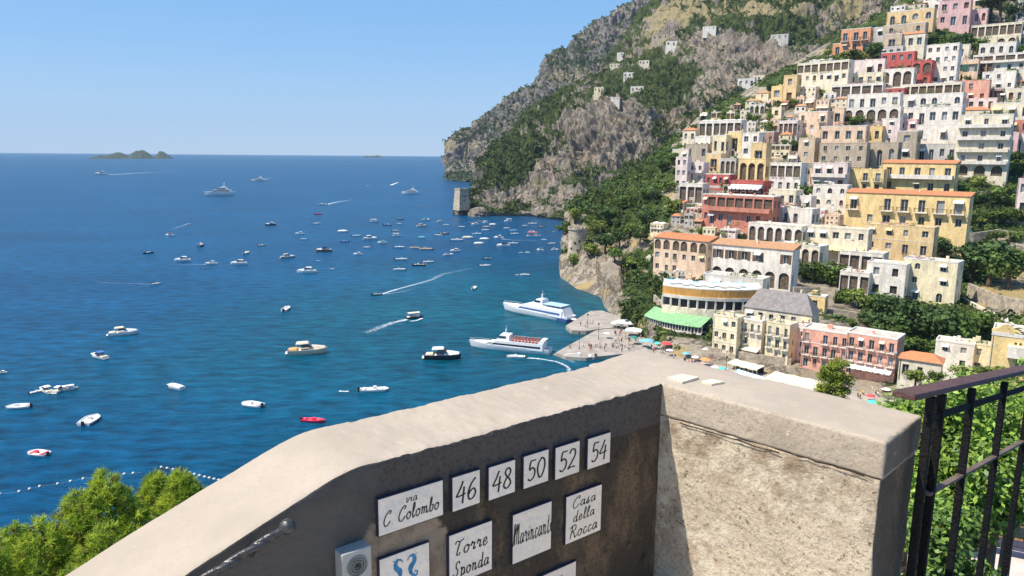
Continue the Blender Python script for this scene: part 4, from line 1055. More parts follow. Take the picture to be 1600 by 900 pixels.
def square_tower():
    t = tz(722, 337); k = t / FPX
    base = onz(722, 335); r = link('islet_rock', rock_mesh('islet_rock', 1, 0, 2, (17 * k, 22 * k, 17 * k)), None, base + Vector((0, 12, 0))); r['kind'] = 'structure'
    r2 = link('shore_rock', rock_mesh('shore_rock', 1, 0, 5, (17 * k, 22 * k, 14 * k)), None, onz(748, 338) + Vector((0, 12, -2))); r2['kind'] = 'structure'
    o = thing('stone_tower', 'square stone tower on a rocky point in the far bay', 'tower', at(721, 321, t + 6), .62)
    w_ = 8.6 * k; h = 25 * k
    mb = MB(); rows = []
    for z, s in ((-6, 1.12), (0, 1.08), (h * .9, .88), (h, .90)): rows.append([(-w_ * s, -w_ * s, z), (w_ * s, -w_ * s, z), (w_ * s, w_ * s, z), (-w_ * s, w_ * s, z), (-w_ * s, -w_ * s, z)])
    mb.sheet(rows); mb.face([rows[-1][i] for i in range(4)]); mb.build('shaft', tower_stone, o)
    mb = MB(); s = .93 * w_; mb.box((-s, -s, h + .01), (s, -s + 1, h + 1.6)); mb.box((-s, s - 1, h + .01), (s, s, h + 1.6)); mb.box((-s, -s + 1, h + .01), (-s + 1, s - 1, h + 1.6)); mb.box((s - 1, -s + 1, h + .01), (s, s - 1, h + 1.6)); mb.build('parapet', tower_stone, o)
    for x, z in ((-.3, .6), (.35, .55), (0, .3)): mb = MB(); mb.box((x * w_ - .6, -w_ * (1.075 - .19 * z) - .12, h * z), (x * w_ + .6, -w_ * (1.07 - .2 * z) + .8, h * z + 2.2)); mb.build('window', glass, o)
square_tower()

def curve_building(name, cat, label, L_, R_, bulge, tiers, n=18, depth=14):
    """curved front: tiers = [(z0,z1,out,material,partname)]; L_,R_ are base points"""
    L_ = Vector(L_); R_ = Vector(R_); mid = (L_ + R_) / 2; e = (R_ - L_); W = e.length; e.normalize(); nrm = Vector((e.y, -e.x, 0))
    if nrm.dot(Vector((mid.x, mid.y, 0))) > 0: nrm = -nrm
    o = thing(name, label, cat, mid)
    def arc(off, z):
        return [e * (W * (s - .5)) + nrm * (bulge * math.sin(math.pi * s) ** .8 + off) + Vector((0, 0, z)) for s in np.linspace(0, 1, n + 1)]
    for (z0, z1, o0, o1, m_, pn) in tiers:
        mb = MB(); a = arc(o0, z0); b = arc(o1, z1); mb.sheet([a, b])
        back = [p - nrm * (depth) for p in arc(0, z1)]
        mb.sheet([b, back]); mb.build(pn, m_, o)
    return o, arc, nrm, e, W
def pool_terrace():
    Lp = at(1034, 484, 322); Rp = at(1188, 482, 312); Lp.z = Rp.z = (Lp.z + Rp.z) / 2; k = 317 / FPX
    orange = mat('orange_render', (.72, .36, .10), .85, .2, .5, .2, 4, stretch=(3, 3, .2)); white = plaster('white')
    z1, z2, z3, z4 = 17 * k, 22 * k, 34 * k, 36 * k
    z0 = 0
    o, arc, nrm, e, W = curve_building('terrace_hotel', 'hotel', 'curved hotel terrace with orange band and white arcade below', Lp, Rp, 6.0,
        [(-8, z0 + 3 * k, 0, 0, plaster('cream'), 'base_wall'), (z0 + 3 * k + .01, z1, -2.2, -2.2, glass, 'arcade_glazing'), (z1, z2, .25, .4, white, 'white_band'), (z2 + .01, z3, .1, .5, orange, 'orange_band'), (z3 + .01, z4, .55, .55, white, 'railing_band')], 22, 16)
    for i, p in enumerate(arc(-.3, 0)):
        if i % 2 == 0: mb = MB(); mb.box((p.x - .35, p.y - .35, z0), (p.x + .35, p.y + .35, z1 + .02)); mb.build('pillar', white, o)
    # parasols and loungers on the terrace
    base = (Lp + Rp) / 2
    teal = mat('teal_fabric', (.25, .58, .66), .8, .06); bl = mat('pale_blue_fabric', (.50, .68, .78), .8, .05); whf = mat('white_fabric', (.80, .80, .80), .8, .05)
    mats_ = [teal, bl, whf, bl, teal, whf, bl]
    for i in range(12):
        s = .08 + .78 * i / 12; q = base + e * (W * (s - .5)) + nrm * (6.0 * math.sin(math.pi * s) ** .8 - 3.0 - 2.5 * (i % 2)) + Vector((0, 0, z4))
        nm_ = ['teal', 'pale blue', 'white'][[0, 1, 2, 1, 0, 2, 1].index([0, 1, 2, 1, 0, 2, 1][i % 7]) if False else [0, 1, 2, 1, 0, 2, 1][i % 7]]
        parasol(q, 1.7, 2.4, mats_[i % 7], f'{nm_} parasol on the curved hotel terrace', 'parasols on the curved hotel terrace')
def parasol(p, r, h, m_, label, group=None, closed=False):
    o = thing('parasol', label, 'parasol', p, rng.uniform(0, 1), group)
    mb = MB(); mb.lathe([(r, h * .78), (r * .98, h * .80), (r * .55, h * .92), (.05, h)], 8); mb.build('canopy', m_, o)
    mb = MB(); mb.bar((0, 0, 0), (0, 0, h * .98), .05, 0, 5); mb.build('pole', frame_white, o)
    return o
pool_terrace()
def green_restaurant():
    Lp = at(1008, 500, 328); Rp = at(1096, 528, 306); z = min(Lp.z, Rp.z); k = 318 / FPX; Lp.z = Rp.z = (Lp.z + Rp.z) / 2
    gr = mat('green_roof', (.24, .44, .22), .8, .12, .8, fine=.15, fscale=5); white = plaster('white')
    o, arc, nrm, e, W = curve_building('seafront_restaurant', 'restaurant', 'curved white seafront restaurant with pale green roof', Lp, Rp, 3.5,
        [(-6, 0, -1, -.5, stonewall, 'base_wall'), (0, 3 * k, .3, .3, white, 'sill_band'), (3 * k + .01, 13 * k, 0, 0, glass, 'window_band')], 22, 9)
    for i, p in enumerate(arc(.08, 0)):
        mb = MB(); mb.box((p.x - .18, p.y - .18, 3 * k), (p.x + .18, p.y + .18, 13 * k)); mb.build('mullion', frame_white, o)
    mb = MB(); a = arc(1.0, 12.6 * k); b = [p - nrm * 6.5 + Vector((0, 0, 12 * k)) for p in arc(0, 12.6 * k)]; c = arc(1.0, 12 * k)
    mb.sheet([c, a, b, [p - nrm * 2 - Vector((0, 0, 12 * k)) for p in b]]); mb.build('roof', gr, o)
green_restaurant()
def church():
    t = 205; root, W, Dp, Hh = house(1542, 1640, 512, 586, 'yellow', 'yellow church with curved gable at the right edge', 'flat', 'n', 1, 1, 0, t, 14, 'church')
    k = t / FPX; ym = plaster('yellow')
    mb = MB(); pts = []
    cx = -W / 2 + 17 * k; w_ = 18 * k
    prof = [(-1, 0), (-1, .25), (-.85, .42), (-.6, .45), (-.45, .62), (-.25, .9), (0, 1), (.25, .9), (.45, .62), (.6, .45), (.85, .42), (1, .25), (1, 0)]
    f = [(cx + x * w_, -.05, Hh + .003 + z * 13 * k) for x, z in prof]; b = [(x, .9, z) for x, y, z in f]
    mb.face(f); mb.face(b[::-1])
    for i in range(len(f)): j = (i + 1) % len(f); mb.face([f[i], b[i], b[j], f[j]])
    mb.build('gable', ym, root)
    mb = MB(); mb.lathe([(.35, 0), (.2, .3), (.45, .8), (.3, 1.3), (.06, 1.9)], 8, 0, (cx, .4, Hh + 13 * k)); mb.build('finial', trim_white, root)
    mb = MB(); x0 = -W / 2 + 46 * k; mb.box((x0, .2, Hh - 1), (x0 + 20 * k, 4.5, Hh + 70 * k)); mb.box((x0 - .15, .05, Hh + 38 * k), (x0 + 20 * k + .15, 4.65, Hh + 41 * k)); tw = mb.build('bell_tower', ym, root)
    mb = MB(); mb.box((x0 + 4 * k, .1, Hh + 8 * k), (x0 + 14 * k, .198, Hh + 26 * k)); mb.build('window', glass, tw)
    mb = MB(); mb.box((-W / 2 + 22 * k, -1.6, 34 * k), (W / 2, -.003, 52 * k)); mb.build('white_block', plaster('white'), root)
    mb = MB(); mb.box((-W / 2 - .12, -.14, Hh - 1.0), (-W / 2 + 40 * k, -.004, Hh - .6)); mb.build('cornice', trim_white, root)
    for i in range(3): mb = MB(); mb.box((-W / 2 + (30 + i * 6) * k, -.06, 54 * k), (-W / 2 + (33 + i * 6) * k, -.003, 57 * k)); mb.build('vent_window', glass, root)
church()

def wall_line(pts, hp, label, m_=None, thick=1.0, name='stone_wall', t=None):
    W_ = []
    for (x, y) in pts:
        h = cast(x, y); W_.append((h if h is not None else at(x, y, t or 400)) - Vector((0, 0, 1.0)))
    o = None; mb = MB()
    base = W_[0]; tt = (base - CAM).dot(F_); hh = hp * tt / FPX
    for a, b in zip(W_, W_[1:]):
        d = (b - a); d.z = 0; d.normalize(); nrm = Vector((-d.y, d.x, 0)) * thick / 2
        q = [a - nrm - base, b - nrm - base, b + nrm - base, a + nrm - base]; up = Vector((0, 0, hh + 1)); dn = Vector((0, 0, -4))
        lo = [p + dn for p in q]; hi = [p + up for p in q]
        for f in ([lo[0], lo[1], hi[1], hi[0]], [lo[1], lo[2], hi[2], hi[1]], [lo[2], lo[3], hi[3], hi[2]], [lo[3], lo[0], hi[0], hi[3]], hi): mb.face(f)
    o = mb.build(name, m_ or stonewall); o.location = base; tag(o, label, 'wall'); return o
wall_line([(1490, 378), (1520, 378), (1560, 372), (1604, 380)], 14, 'tall rubble retaining wall at right under the terraced gardens')
wall_line([(1478, 338), (1540, 342), (1604, 352)], 5, 'lower garden terrace wall at right', )
wall_line([(1490, 300), (1540, 304), (1590, 300)], 5, 'upper garden terrace wall at right below the tall cream house')
wall_line([(1486, 280), (1540, 283), (1580, 280)], 4, 'topmost garden terrace wall at the foot of the tall cream house')
wall_line([(1452, 470), (1480, 466), (1502, 464)], 6, 'white parapet wall right of the straw coloured villa', plaster('white'))
wall_line([(1500, 466), (1530, 482), (1562, 498), (1590, 515)], 4, 'pale parapet of the road descending to the church', plaster('cream'))
wall_line([(1512, 462), (1550, 480), (1600, 492)], 20, 'tall stone wall along the upper side of the descending road')
wall_line([(1238, 470), (1280, 470), (1304, 474)], 22, 'pale stone wall right of the pool terrace under the garden trees')
wall_line([(1302, 496), (1340, 502), (1372, 508)], 14, 'grey garden wall behind the salmon hotel')
wall_line([(1108, 552), (1150, 558), (1200, 566), (1236, 570)], 10, 'rubble sea wall under the seafront houses')
wall_line([(1180, 432), (1220, 436), (1252, 440)], 9, 'stone wall below the big white house')
wall_line([(1022, 470), (1040, 488), (1062, 512)], 10, 'stone wall climbing left of the green roofed restaurant')
wall_line([(1246, 262), (1290, 262)], 7, 'tan wall under the square brown tower house')
wall_line([(1344, 280), (1400, 268)], 9, 'tan wall under the roofless stone ruin')
wall_line([(1076, 336), (1130, 352), (1180, 362)], 7, 'pale wall under the red hotel')
# the teal net over the garden at the right
def net():
    p = cast(1512, 378); t = (p - CAM).dot(F_); k = t / FPX; mb = MB(); rows = []
    for j in range(7):
        v = j / 6; rows.append([((u - .5) * 26 * k * (1 - .25 * v), -1 + 5 * v + .5 * math.sin(u * 9), 24 * k * math.sin(v * 1.57) * (.85 + .2 * math.sin(u * 3.1))) for u in np.linspace(0, 1, 9)])
    mb.sheet(rows); o = mb.build('shade_net', mat('teal_net', (.03, .16, .15), .9, .3, .6)); o.location = p - Vector((0, 0, 1)); tag(o, 'teal shade net draped over garden plants at right', 'net')
net()

def laundry(x0, x1, y, hp, cols, lab, like):
    t = [q for q in HOUSES if q[4].startswith(like)][0][5] - 4; p = at(x0, y, t); o = thing('laundry', lab, 'laundry', p); k = t / FPX; r_ = random.Random(int(x0)); x = 0
    e = at(x1, y, t - 1.5) - p; L_ = e.length; e.normalize(); mb = MB(); mb.bar((0, 0, 0), e * L_, .03, 0, 4); mb.build('line', frame_white, o)
    while x < L_ - .5:
        w_ = r_.uniform(1.0, 2.2); h_ = hp * k * r_.uniform(.6, 1.0); mb = MB(); n = 5
        mb.sheet([[e * (x + w_ * i / n) + Vector((0, .1 * math.sin(i * 2 + j), -h_ * j / 2)) for i in range(n + 1)] for j in range(3)]); mb.build('cloth', r_.choice(cols), o); x += w_ + .3
laundry(1499, 1554, 246, 7, [mat('cloth_white', (.78, .78, .76), .9, .08), mat('cloth_pale_blue', (.42, .50, .70), .9, .08)], 'blue and white washing hung across the tall cream house', 'tall cream house')
laundry(1444, 1462, 216, 6, [mat('cloth_scarlet', (.65, .05, .05), .9, .08)], 'scarlet cloth hung on the white balcony house', 'white house with grey balcony')
laundry(1470, 1486, 217, 5, [mat('cloth_white', (.78, .78, .76), .9, .08)], 'white sheets hung right of the scarlet cloth', 'white house with grey balcony')
# ================================================================= PIER, BEACH, PEOPLE
conc = mat('pier_concrete', (.37, .325, .275), .9, .15, .25, .3, 2, fine=.12, fscale=1.5)
def slab(name, pix, z, th, m_):
    P = [onz(x, y, z) for x, y in pix]; mb = MB()
    a = sum(p1.x * p2.y - p2.x * p1.y for p1, p2 in zip(P, P[1:] + P[:1]))
    if a < 0: P = P[::-1]
    mb.face(P); lo = [p - Vector((0, 0, th)) for p in P]
    for i in range(len(P)): j = (i + 1) % len(P); mb.face([lo[i], lo[j], P[j], P[i]])
    o = mb.build(name, m_); o['kind'] = 'structure'; return o
slab('upper_pier', [(884, 509), (893, 516), (916, 517), (943, 513), (962, 512), (985, 500), (940, 485), (922, 486)], 1.7, 4, conc)
slab('lower_pier', [(868, 551), (884, 557), (916, 559), (972, 553), (1020, 560), (1070, 580), (1085, 552), (1062, 540), (1000, 503), (958, 509), (939, 514), (929, 517)], 1.3, 4, conc)
sand = mat('beach_gravel', (.42, .37, .31), .95, .14, .2, .2, 3, fine=.15, fscale=2)
slab('beach', [(1070, 581), (1110, 600), (1200, 625), (1330, 652), (1460, 690), (1520, 640), (1420, 586), (1300, 575), (1200, 562), (1113, 549), (1084, 552)], 1.9, 4, sand)
def person_mesh(shirt, legs, arm=.25):
    bm = bmesh.new(); me = bpy.data.meshes.new('person')
    J = [((0, 0, .92), .14, .10), ((0, 0, 1.15), .13, .10), ((0, 0, 1.38), .16, .10), ((0, 0, 1.50), .06, .06), ((0, 0, 1.60), .085, .09), ((0, 0, 1.72), .075, .085),
         ((.10, 0, .86), .095, .1), ((.11, .02, .47), .06, .065), ((.11, -.02, .06), .045, .05), ((.11, .12, .03), .04, .035), ((-.10, 0, .86), .095, .1), ((-.11, -.05, .47), .06, .065), ((-.11, -.12, .06), .045, .05), ((-.11, .02, .03), .04, .035),
         ((.20, 0, 1.40), .055, .055), ((.26, .02, 1.14), .042, .042), ((.25, .12, .90), .035, .035), ((-.20, 0, 1.40), .055, .055), ((-.26, -.02, 1.14), .042, .042), ((-.24, .08, .90), .035, .035)]
    E = [(0, 1), (1, 2), (2, 3), (3, 4), (4, 5), (0, 6), (6, 7), (7, 8), (8, 9), (0, 10), (10, 11), (11, 12), (12, 13), (2, 14), (14, 15), (15, 16), (2, 17), (17, 18), (18, 19)]
    me.from_pydata([j[0] for j in J], E, []); o = bpy.data.objects.new('person_tmp', me); C.objects.link(o)
    md = o.modifiers.new('s', 'SKIN')
    for v, j in zip(me.skin_vertices[0].data, J): v.radius = (j[1], j[2])
    me.skin_vertices[0].data[0].use_root = True
    dg = bpy.context.evaluated_depsgraph_get(); em = bpy.data.meshes.new_from_object(o.evaluated_get(dg)); bpy.data.objects.remove(o)
    em.name = 'person'; em.materials.clear()
    for mm in (mat('skin', (.50, .30, .20), .6, .08), shirt, legs, mat('hair', (.05, .035, .025), .7, .2)): em.materials.append(mm)
    for p in em.polygons:
        z = p.center.z; x = abs(p.center.x)
        p.material_index = 3 if z > 1.68 else (0 if z > 1.46 or (x > .235 and z < 1.2) or z < .5 else (1 if z > .95 else 2)); p.use_smooth = True
    return em
CLO = dict(red=(.6, .05, .05), white=(.78, .78, .76), blue=(.06, .14, .40), black=(.03, .03, .035), yellow=(.7, .5, .08), teal=(.08, .40, .42), pink=(.7, .3, .38))
PM = {k: person_mesh(mat('cloth_' + k, v, .9, .08), mat('cloth_' + random.Random(i).choice(['blue', 'black', 'white']), CLO['black'], .9)) for i, (k, v) in enumerate(CLO.items())}
def person(p, k, label, group):
    o = link('person', PM[k], None, p, rng.uniform(0, 6.28), (1.1, 1.1, rng.uniform(1.0, 1.12))); tag(o, label, 'person', group)
def crowd(n, cx, cy, rx, ry, z, where, group):
    for i in range(n):
        a = rng.uniform(0, 6.28); r = math.sqrt(rng.random()); p = onz(cx + rx * r * math.cos(a), cy + ry * r * math.sin(a), z); k = rng.choice(list(CLO))
        person(p, k, f'person in a {k} top {where}', group)
crowd(30, 960, 543, 30, 8, 1.3, 'standing in the crowd on the lower pier', 'people on the lower pier')
crowd(16, 985, 532, 20, 5, 1.3, 'queueing between the tents and the umbrellas', 'people between tents and umbrellas')
crowd(14, 1062, 566, 22, 8, 1.5, 'on the quay below the restaurant', 'people on the quay below the restaurant')
crowd(10, 968, 522, 10, 3, 1.3, 'waiting near the white tents on the pier', 'people by the pier tents')
crowd(8, 906, 545, 22, 6, 1.3, 'near the tip of the lower pier', 'people at the pier tip')
crowd(14, 1030, 548, 22, 7, 1.3, 'under the colourful umbrellas on the quay', 'people by the umbrellas')
crowd(5, 915, 507, 15, 5, 1.7, 'on the empty upper pier', 'people on the upper pier')
crowd(16, 1120, 575, 60, 9, 1.9, 'walking along the beach front', 'people along the beach front')
crowd(26, 1362, 610, 28, 20, 1.9, 'in the busy square beyond the parapet at right', 'people in the square')
FAB = {k: mat('umbrella_' + k, v, .8, .06) for k, v in dict(blue=(.18, .48, .70), teal=(.10, .55, .55), red=(.75, .08, .09), green=(.04, .22, .17), white=(.8, .79, .76), orange=(.85, .32, .12), pink=(.8, .45, .5)).items()}
for (x, y, k, s, lab) in [(1012, 544, 'blue', 2.6, 'big sky blue umbrella on the quay'), (1027, 545, 'teal', 1.8, 'small teal umbrella right of the sky blue one on the quay'), (1040, 548, 'red', 2.4, 'bright red umbrella on the quay'), (990, 537, 'green', 2.1, 'dark green umbrella below the white tents'),
    (1004, 541, 'blue', 1.8, 'smaller blue umbrella left of the sky blue one on the quay'), (1102, 573, 'orange', 2.2, 'orange umbrella on the beach front by a white kiosk'), (1363, 640, 'teal', 1.9, 'turquoise umbrella at the near edge of the square'), (1359, 628, 'red', 1.5, 'red umbrella behind the turquoise one in the square'), (1384, 598, 'white', 3.2, 'wide white umbrella beside the salmon hotel'), (1372, 606, 'pink', 1.7, 'pink umbrella in the square near the hotel'), (1348, 600, 'pink', 1.6, 'pink umbrella under the hotel awning'), (1384, 618, 'white', 1.6, 'small white umbrella among people in the square')]:
    parasol(onz(x, y, 1.5), s, s * 1.35 + .6, FAB[k], lab)
for i, (x, y, k) in enumerate([(948, 528, 'white'), (1052, 545, 'orange'), (1046, 555, 'white'), (1072, 560, 'blue'), (1086, 566, 'white'), (1090, 578, 'red'), (1116, 582, 'white'), (1128, 584, 'teal')]):
    parasol(onz(x, y, 1.5), 1.6, 2.6, FAB[k], ['small white umbrella alone on the pier', 'orange umbrella right of the bright red one on the quay', 'white umbrella below the orange one on the quay', 'blue umbrella below the green roofed restaurant', 'white umbrella below the seafront houses', 'small red umbrella by the beach kiosk', 'white umbrella left of the bar canopy', 'teal umbrella touching the bar canopy'][i])
def tent(x, y, w_, d, h, lab, m_=None):
    o = thing('market_tent', lab, 'tent', onz(x, y, 1.4), -.3); mb = MB()
    mb.face([(-w_, -d, h), (w_, -d, h), (0, 0, h * 1.4)]); mb.face([(w_, -d, h), (w_, d, h), (0, 0, h * 1.4)]); mb.face([(w_, d, h), (-w_, d, h), (0, 0, h * 1.4)]); mb.face([(-w_, d, h), (-w_, -d, h), (0, 0, h * 1.4)])
    for a, b in (((-w_, -d), (w_, -d)), ((w_, -d), (w_, d)), ((w_, d), (-w_, d)), ((-w_, d), (-w_, -d))): mb.face([(a[0], a[1], h), (b[0], b[1], h), (b[0], b[1], h - .45), (a[0], a[1], h - .45)])
    mb.build('canopy', m_ or FAB['white'], o)
    for sx in (-1, 1):
        for sy in (-1, 1): mb = MB(); mb.bar((sx * w_ * .95, sy * d * .95, 0), (sx * w_ * .95, sy * d * .95, h), .06, 0, 5); mb.build('pole', frame_white, o)
tent(978, 513, 4.2, 3.2, 3.0, 'large white tent behind the upper pier'); tent(990, 524, 3.6, 2.6, 2.6, 'white tent nearer the crowd on the pier'); tent(964, 512, 2.6, 2.2, 2.4, 'small white tent left of the large tent')
tent(1102, 557, 2.2, 2.0, 2.6, 'white kiosk tent on the beach front'); tent(1062, 551, 1.6, 1.6, 2.2, 'tiny pale tent right of the red umbrella')
def canopy_row(x0, y0, x1, y1, d, h, lab, m_, nposts=7):
    a = onz(x0, y0, 1.95); b = onz(x1, y1, 1.95); e = (b - a); W = e.length; o = thing('beach_canopy', lab, 'canopy', a, math.atan2(e.y, e.x)); mb = MB()
    n = nposts * 2; rows = [[(W * i / n, y, h + (.5 if y > 0 else 0) + .12 * math.sin(i * 1.57)) for i in range(n + 1)] for y in (0, d)]
    mb.sheet(rows); mb.sheet([[(p[0], p[1], p[2] - .5) for p in rows[0]], rows[0]]); mb.build('canopy', m_, o)
    for i in range(nposts + 1): mb = MB(); mb.bar((W * i / nposts, .1, 0), (W * i / nposts, .1, h), .08, 0, 5); mb.build('post', frame_white, o)
    mb = MB(); mb.box((.2, d - .3, 0), (W - .2, d, h)); mb.build('shade_backing', mat('painted_interior_shade', (.06, .045, .04), .9, .4, .5), o)  # dark box at the back, coloured as the shade under the roof
canopy_row(1118, 549, 1168, 560, 4, 3.0, 'white awning row at the foot of the seafront houses', awning_white)
canopy_row(1136, 576, 1182, 588, 5, 2.4, 'cream bar canopy on the beach', awning_cream)
canopy_row(1192, 606, 1280, 626, 9, 3.4, 'long cream beach club roof behind the small pine', awning_cream)
canopy_row(1330, 592, 1372, 604, 4, 3.2, 'white awning in front of the salmon hotel', awning_white)
def sunbed_mesh(m_):
    mb = MB(); mb.box((-.35, -1, .3), (.35, .5, .38)); mb.face([(-.35, .5, .38), (.35, .5, .38), (.35, 1.0, .75), (-.35, 1.0, .75)]); mb.face([(-.35, .5, .3), (-.35, 1.0, .67), (.35, 1.0, .67), (.35, .5, .3)])
    for x in (-.3, .3):
        for y in (-.9, .4): mb.bar((x, y, 0), (x, y, .3), .03, 0, 4)
    return mb.mesh('sunbed', [m_])
SB = {'white': sunbed_mesh(mat('bed_white', (.78, .8, .82), .8, .05)), 'pale blue': sunbed_mesh(mat('bed_blue', (.45, .66, .80), .8, .05))}
for i in range(15):
    for j in range(3):
        k = 'white' if (i // 2 + j) % 2 else 'pale blue'
        tag(link('sunbed', SB[k], None, onz(1152 + i * 4.6 + j * 3, 583 + i * 1.45 + j * 4.2, 1.95), -.6 + .05 * rng.random(), (1.7, 1.4, 1.5)), f'{k} sunbed in the {["seaward", "middle", "landward"][2 - j]} row on the beach', 'sunbed', f'{k} sunbeds in the {["seaward", "middle", "landward"][2 - j]} beach row')
for i, (x, y) in enumerate([(905, 545), (935, 530), (918, 514), (1134, 586)]):
    p = onz(x, y, 1.4); o = thing('street_lamp', ['dark lamp post near the lower pier tip', 'dark lamp post midway along the pier', 'dark lamp post on the upper pier', 'dark lamp post at the left end of the bar canopy'][i], 'lamp post', p)
    mb = MB(); mb.lathe([(.22, 0), (.16, .5), (.09, .7), (.07, 6.2)], 6); mb.build('pole', iron, o); mb = MB(); mb.lathe([(.1, 6.2), (.34, 6.5), (.3, 7.0), (.05, 7.3)], 6); mb.build('lamp_head', iron, o)

# ================================================================= BOATS
def gel(n, c, r=.35): return mat('hull_' + n, c, r, .05, 1, spec=.5)
HC = dict(white=gel('white', (.80, .80, .78)), dark=gel('dark', (.035, .04, .055)), cream=gel('cream', (.70, .60, .45)), blue=gel('blue', (.05, .16, .38)), red=gel('red', (.80, .05, .10)), brown=gel('brown', (.22, .10, .05)), grey=gel('grey', (.42, .42, .42)))
deckm = mat('boat_deck', (.72, .66, .56), .7, .1, 2); teak = mat('teak_deck', (.40, .22, .10), .7, .15, 2); cush = mat('boat_cushion', (.75, .40, .15), .8, .1); bgl = mat('boat_glass', (.02, .03, .04), .1, .1, spec=.6)
BC = dict(white=mat('canvas_white', (.80, .79, .76), .8, .05), blue=mat('canvas_blue', (.07, .18, .45), .8, .08), dark=mat('canvas_dark', (.05, .05, .07), .8, .1), cream=mat('canvas_cream', (.72, .62, .45), .8, .06), teal=mat('canvas_teal', (.12, .50, .52), .8, .06), red=mat('canvas_red', (.6, .10, .08), .8, .06))
def hullmesh(L_, B, h, m, full=.55, sheer=.35, name='hull'):
    """open-topped hull: outer skin, gunwale, sunken deck; bow at +x"""
    mb = MB(); N = 14; out = []; top = []; inn = []
    for i in range(N + 1):
        s = i / N; x = -L_ / 2 + L_ * s
        w = B / 2 * (min(1, (.82 + .5 * s)) if s < full else max(0.02, (1 - ((s - full) / (1 - full)) ** 2.2)))
        z = h * (1 + sheer * max(0, s - .3) ** 1.5); rake = .07 * L_ * (s ** 4)
        out.append([(x - rake, 0, -.35 * h), (x - rake * .6, w * .72, -.25 * h), (x - rake * .3, w * .93, .35 * h), (x, w, z)]); 
    for sgn in (1, -1):
        rows = [[(p[0], p[1] * sgn, p[2]) for p in r] for r in out]
        if sgn < 0: rows = [r[::-1] for r in rows]
        mb.sheet(rows, 0)
        gw = [[r[3 if sgn > 0 else 0], (r[3 if sgn > 0 else 0][0], r[3 if sgn > 0 else 0][1] * .86, r[3 if sgn > 0 else 0][2]), (r[3 if sgn > 0 else 0][0], r[3 if sgn > 0 else 0][1] * .84, r[3 if sgn > 0 else 0][2] * .72)] for r in rows]
        mb.sheet(gw if sgn < 0 else [g for g in gw], 0)
    mb.sheet([[(r[3][0], -r[3][1] * .84, r[3][2] * .72), (r[3][0], r[3][1] * .84, r[3][2] * .72)] for r in out], 1)
    r = out[0]; mb.face([r[0], r[1], r[2], r[3], (r[3][0], -r[3][1], r[3][2]), (r[2][0], -r[2][1], r[2][2]), (r[1][0], -r[1][1], r[1][2])], 0)
    return mb.mesh(name, m, True)
_bc = {}
def cached(k, f):
    if k not in _bc: _bc[k] = f()
    return _bc[k]
def block(name, prof, w0, w1, m, mats, glassband=None):
    """cabin from side profile (x,z) list, symmetric, narrower at top"""
    mb = MB(); zs = [p[1] for p in prof]; z0, z1 = min(zs), max(zs)
    wd = lambda z: w0 + (w1 - w0) * (z - z0) / max(z1 - z0, .01)
    R_ = [(x, -wd(z), z) for x, z in prof]; L_ = [(x, wd(z), z) for x, z in prof]
    mb.face(R_); mb.face(L_[::-1])
    for i in range(len(prof)): j = (i + 1) % len(prof); mb.face([R_[i], L_[i], L_[j], R_[j]])
    return mb.mesh(name, mats)
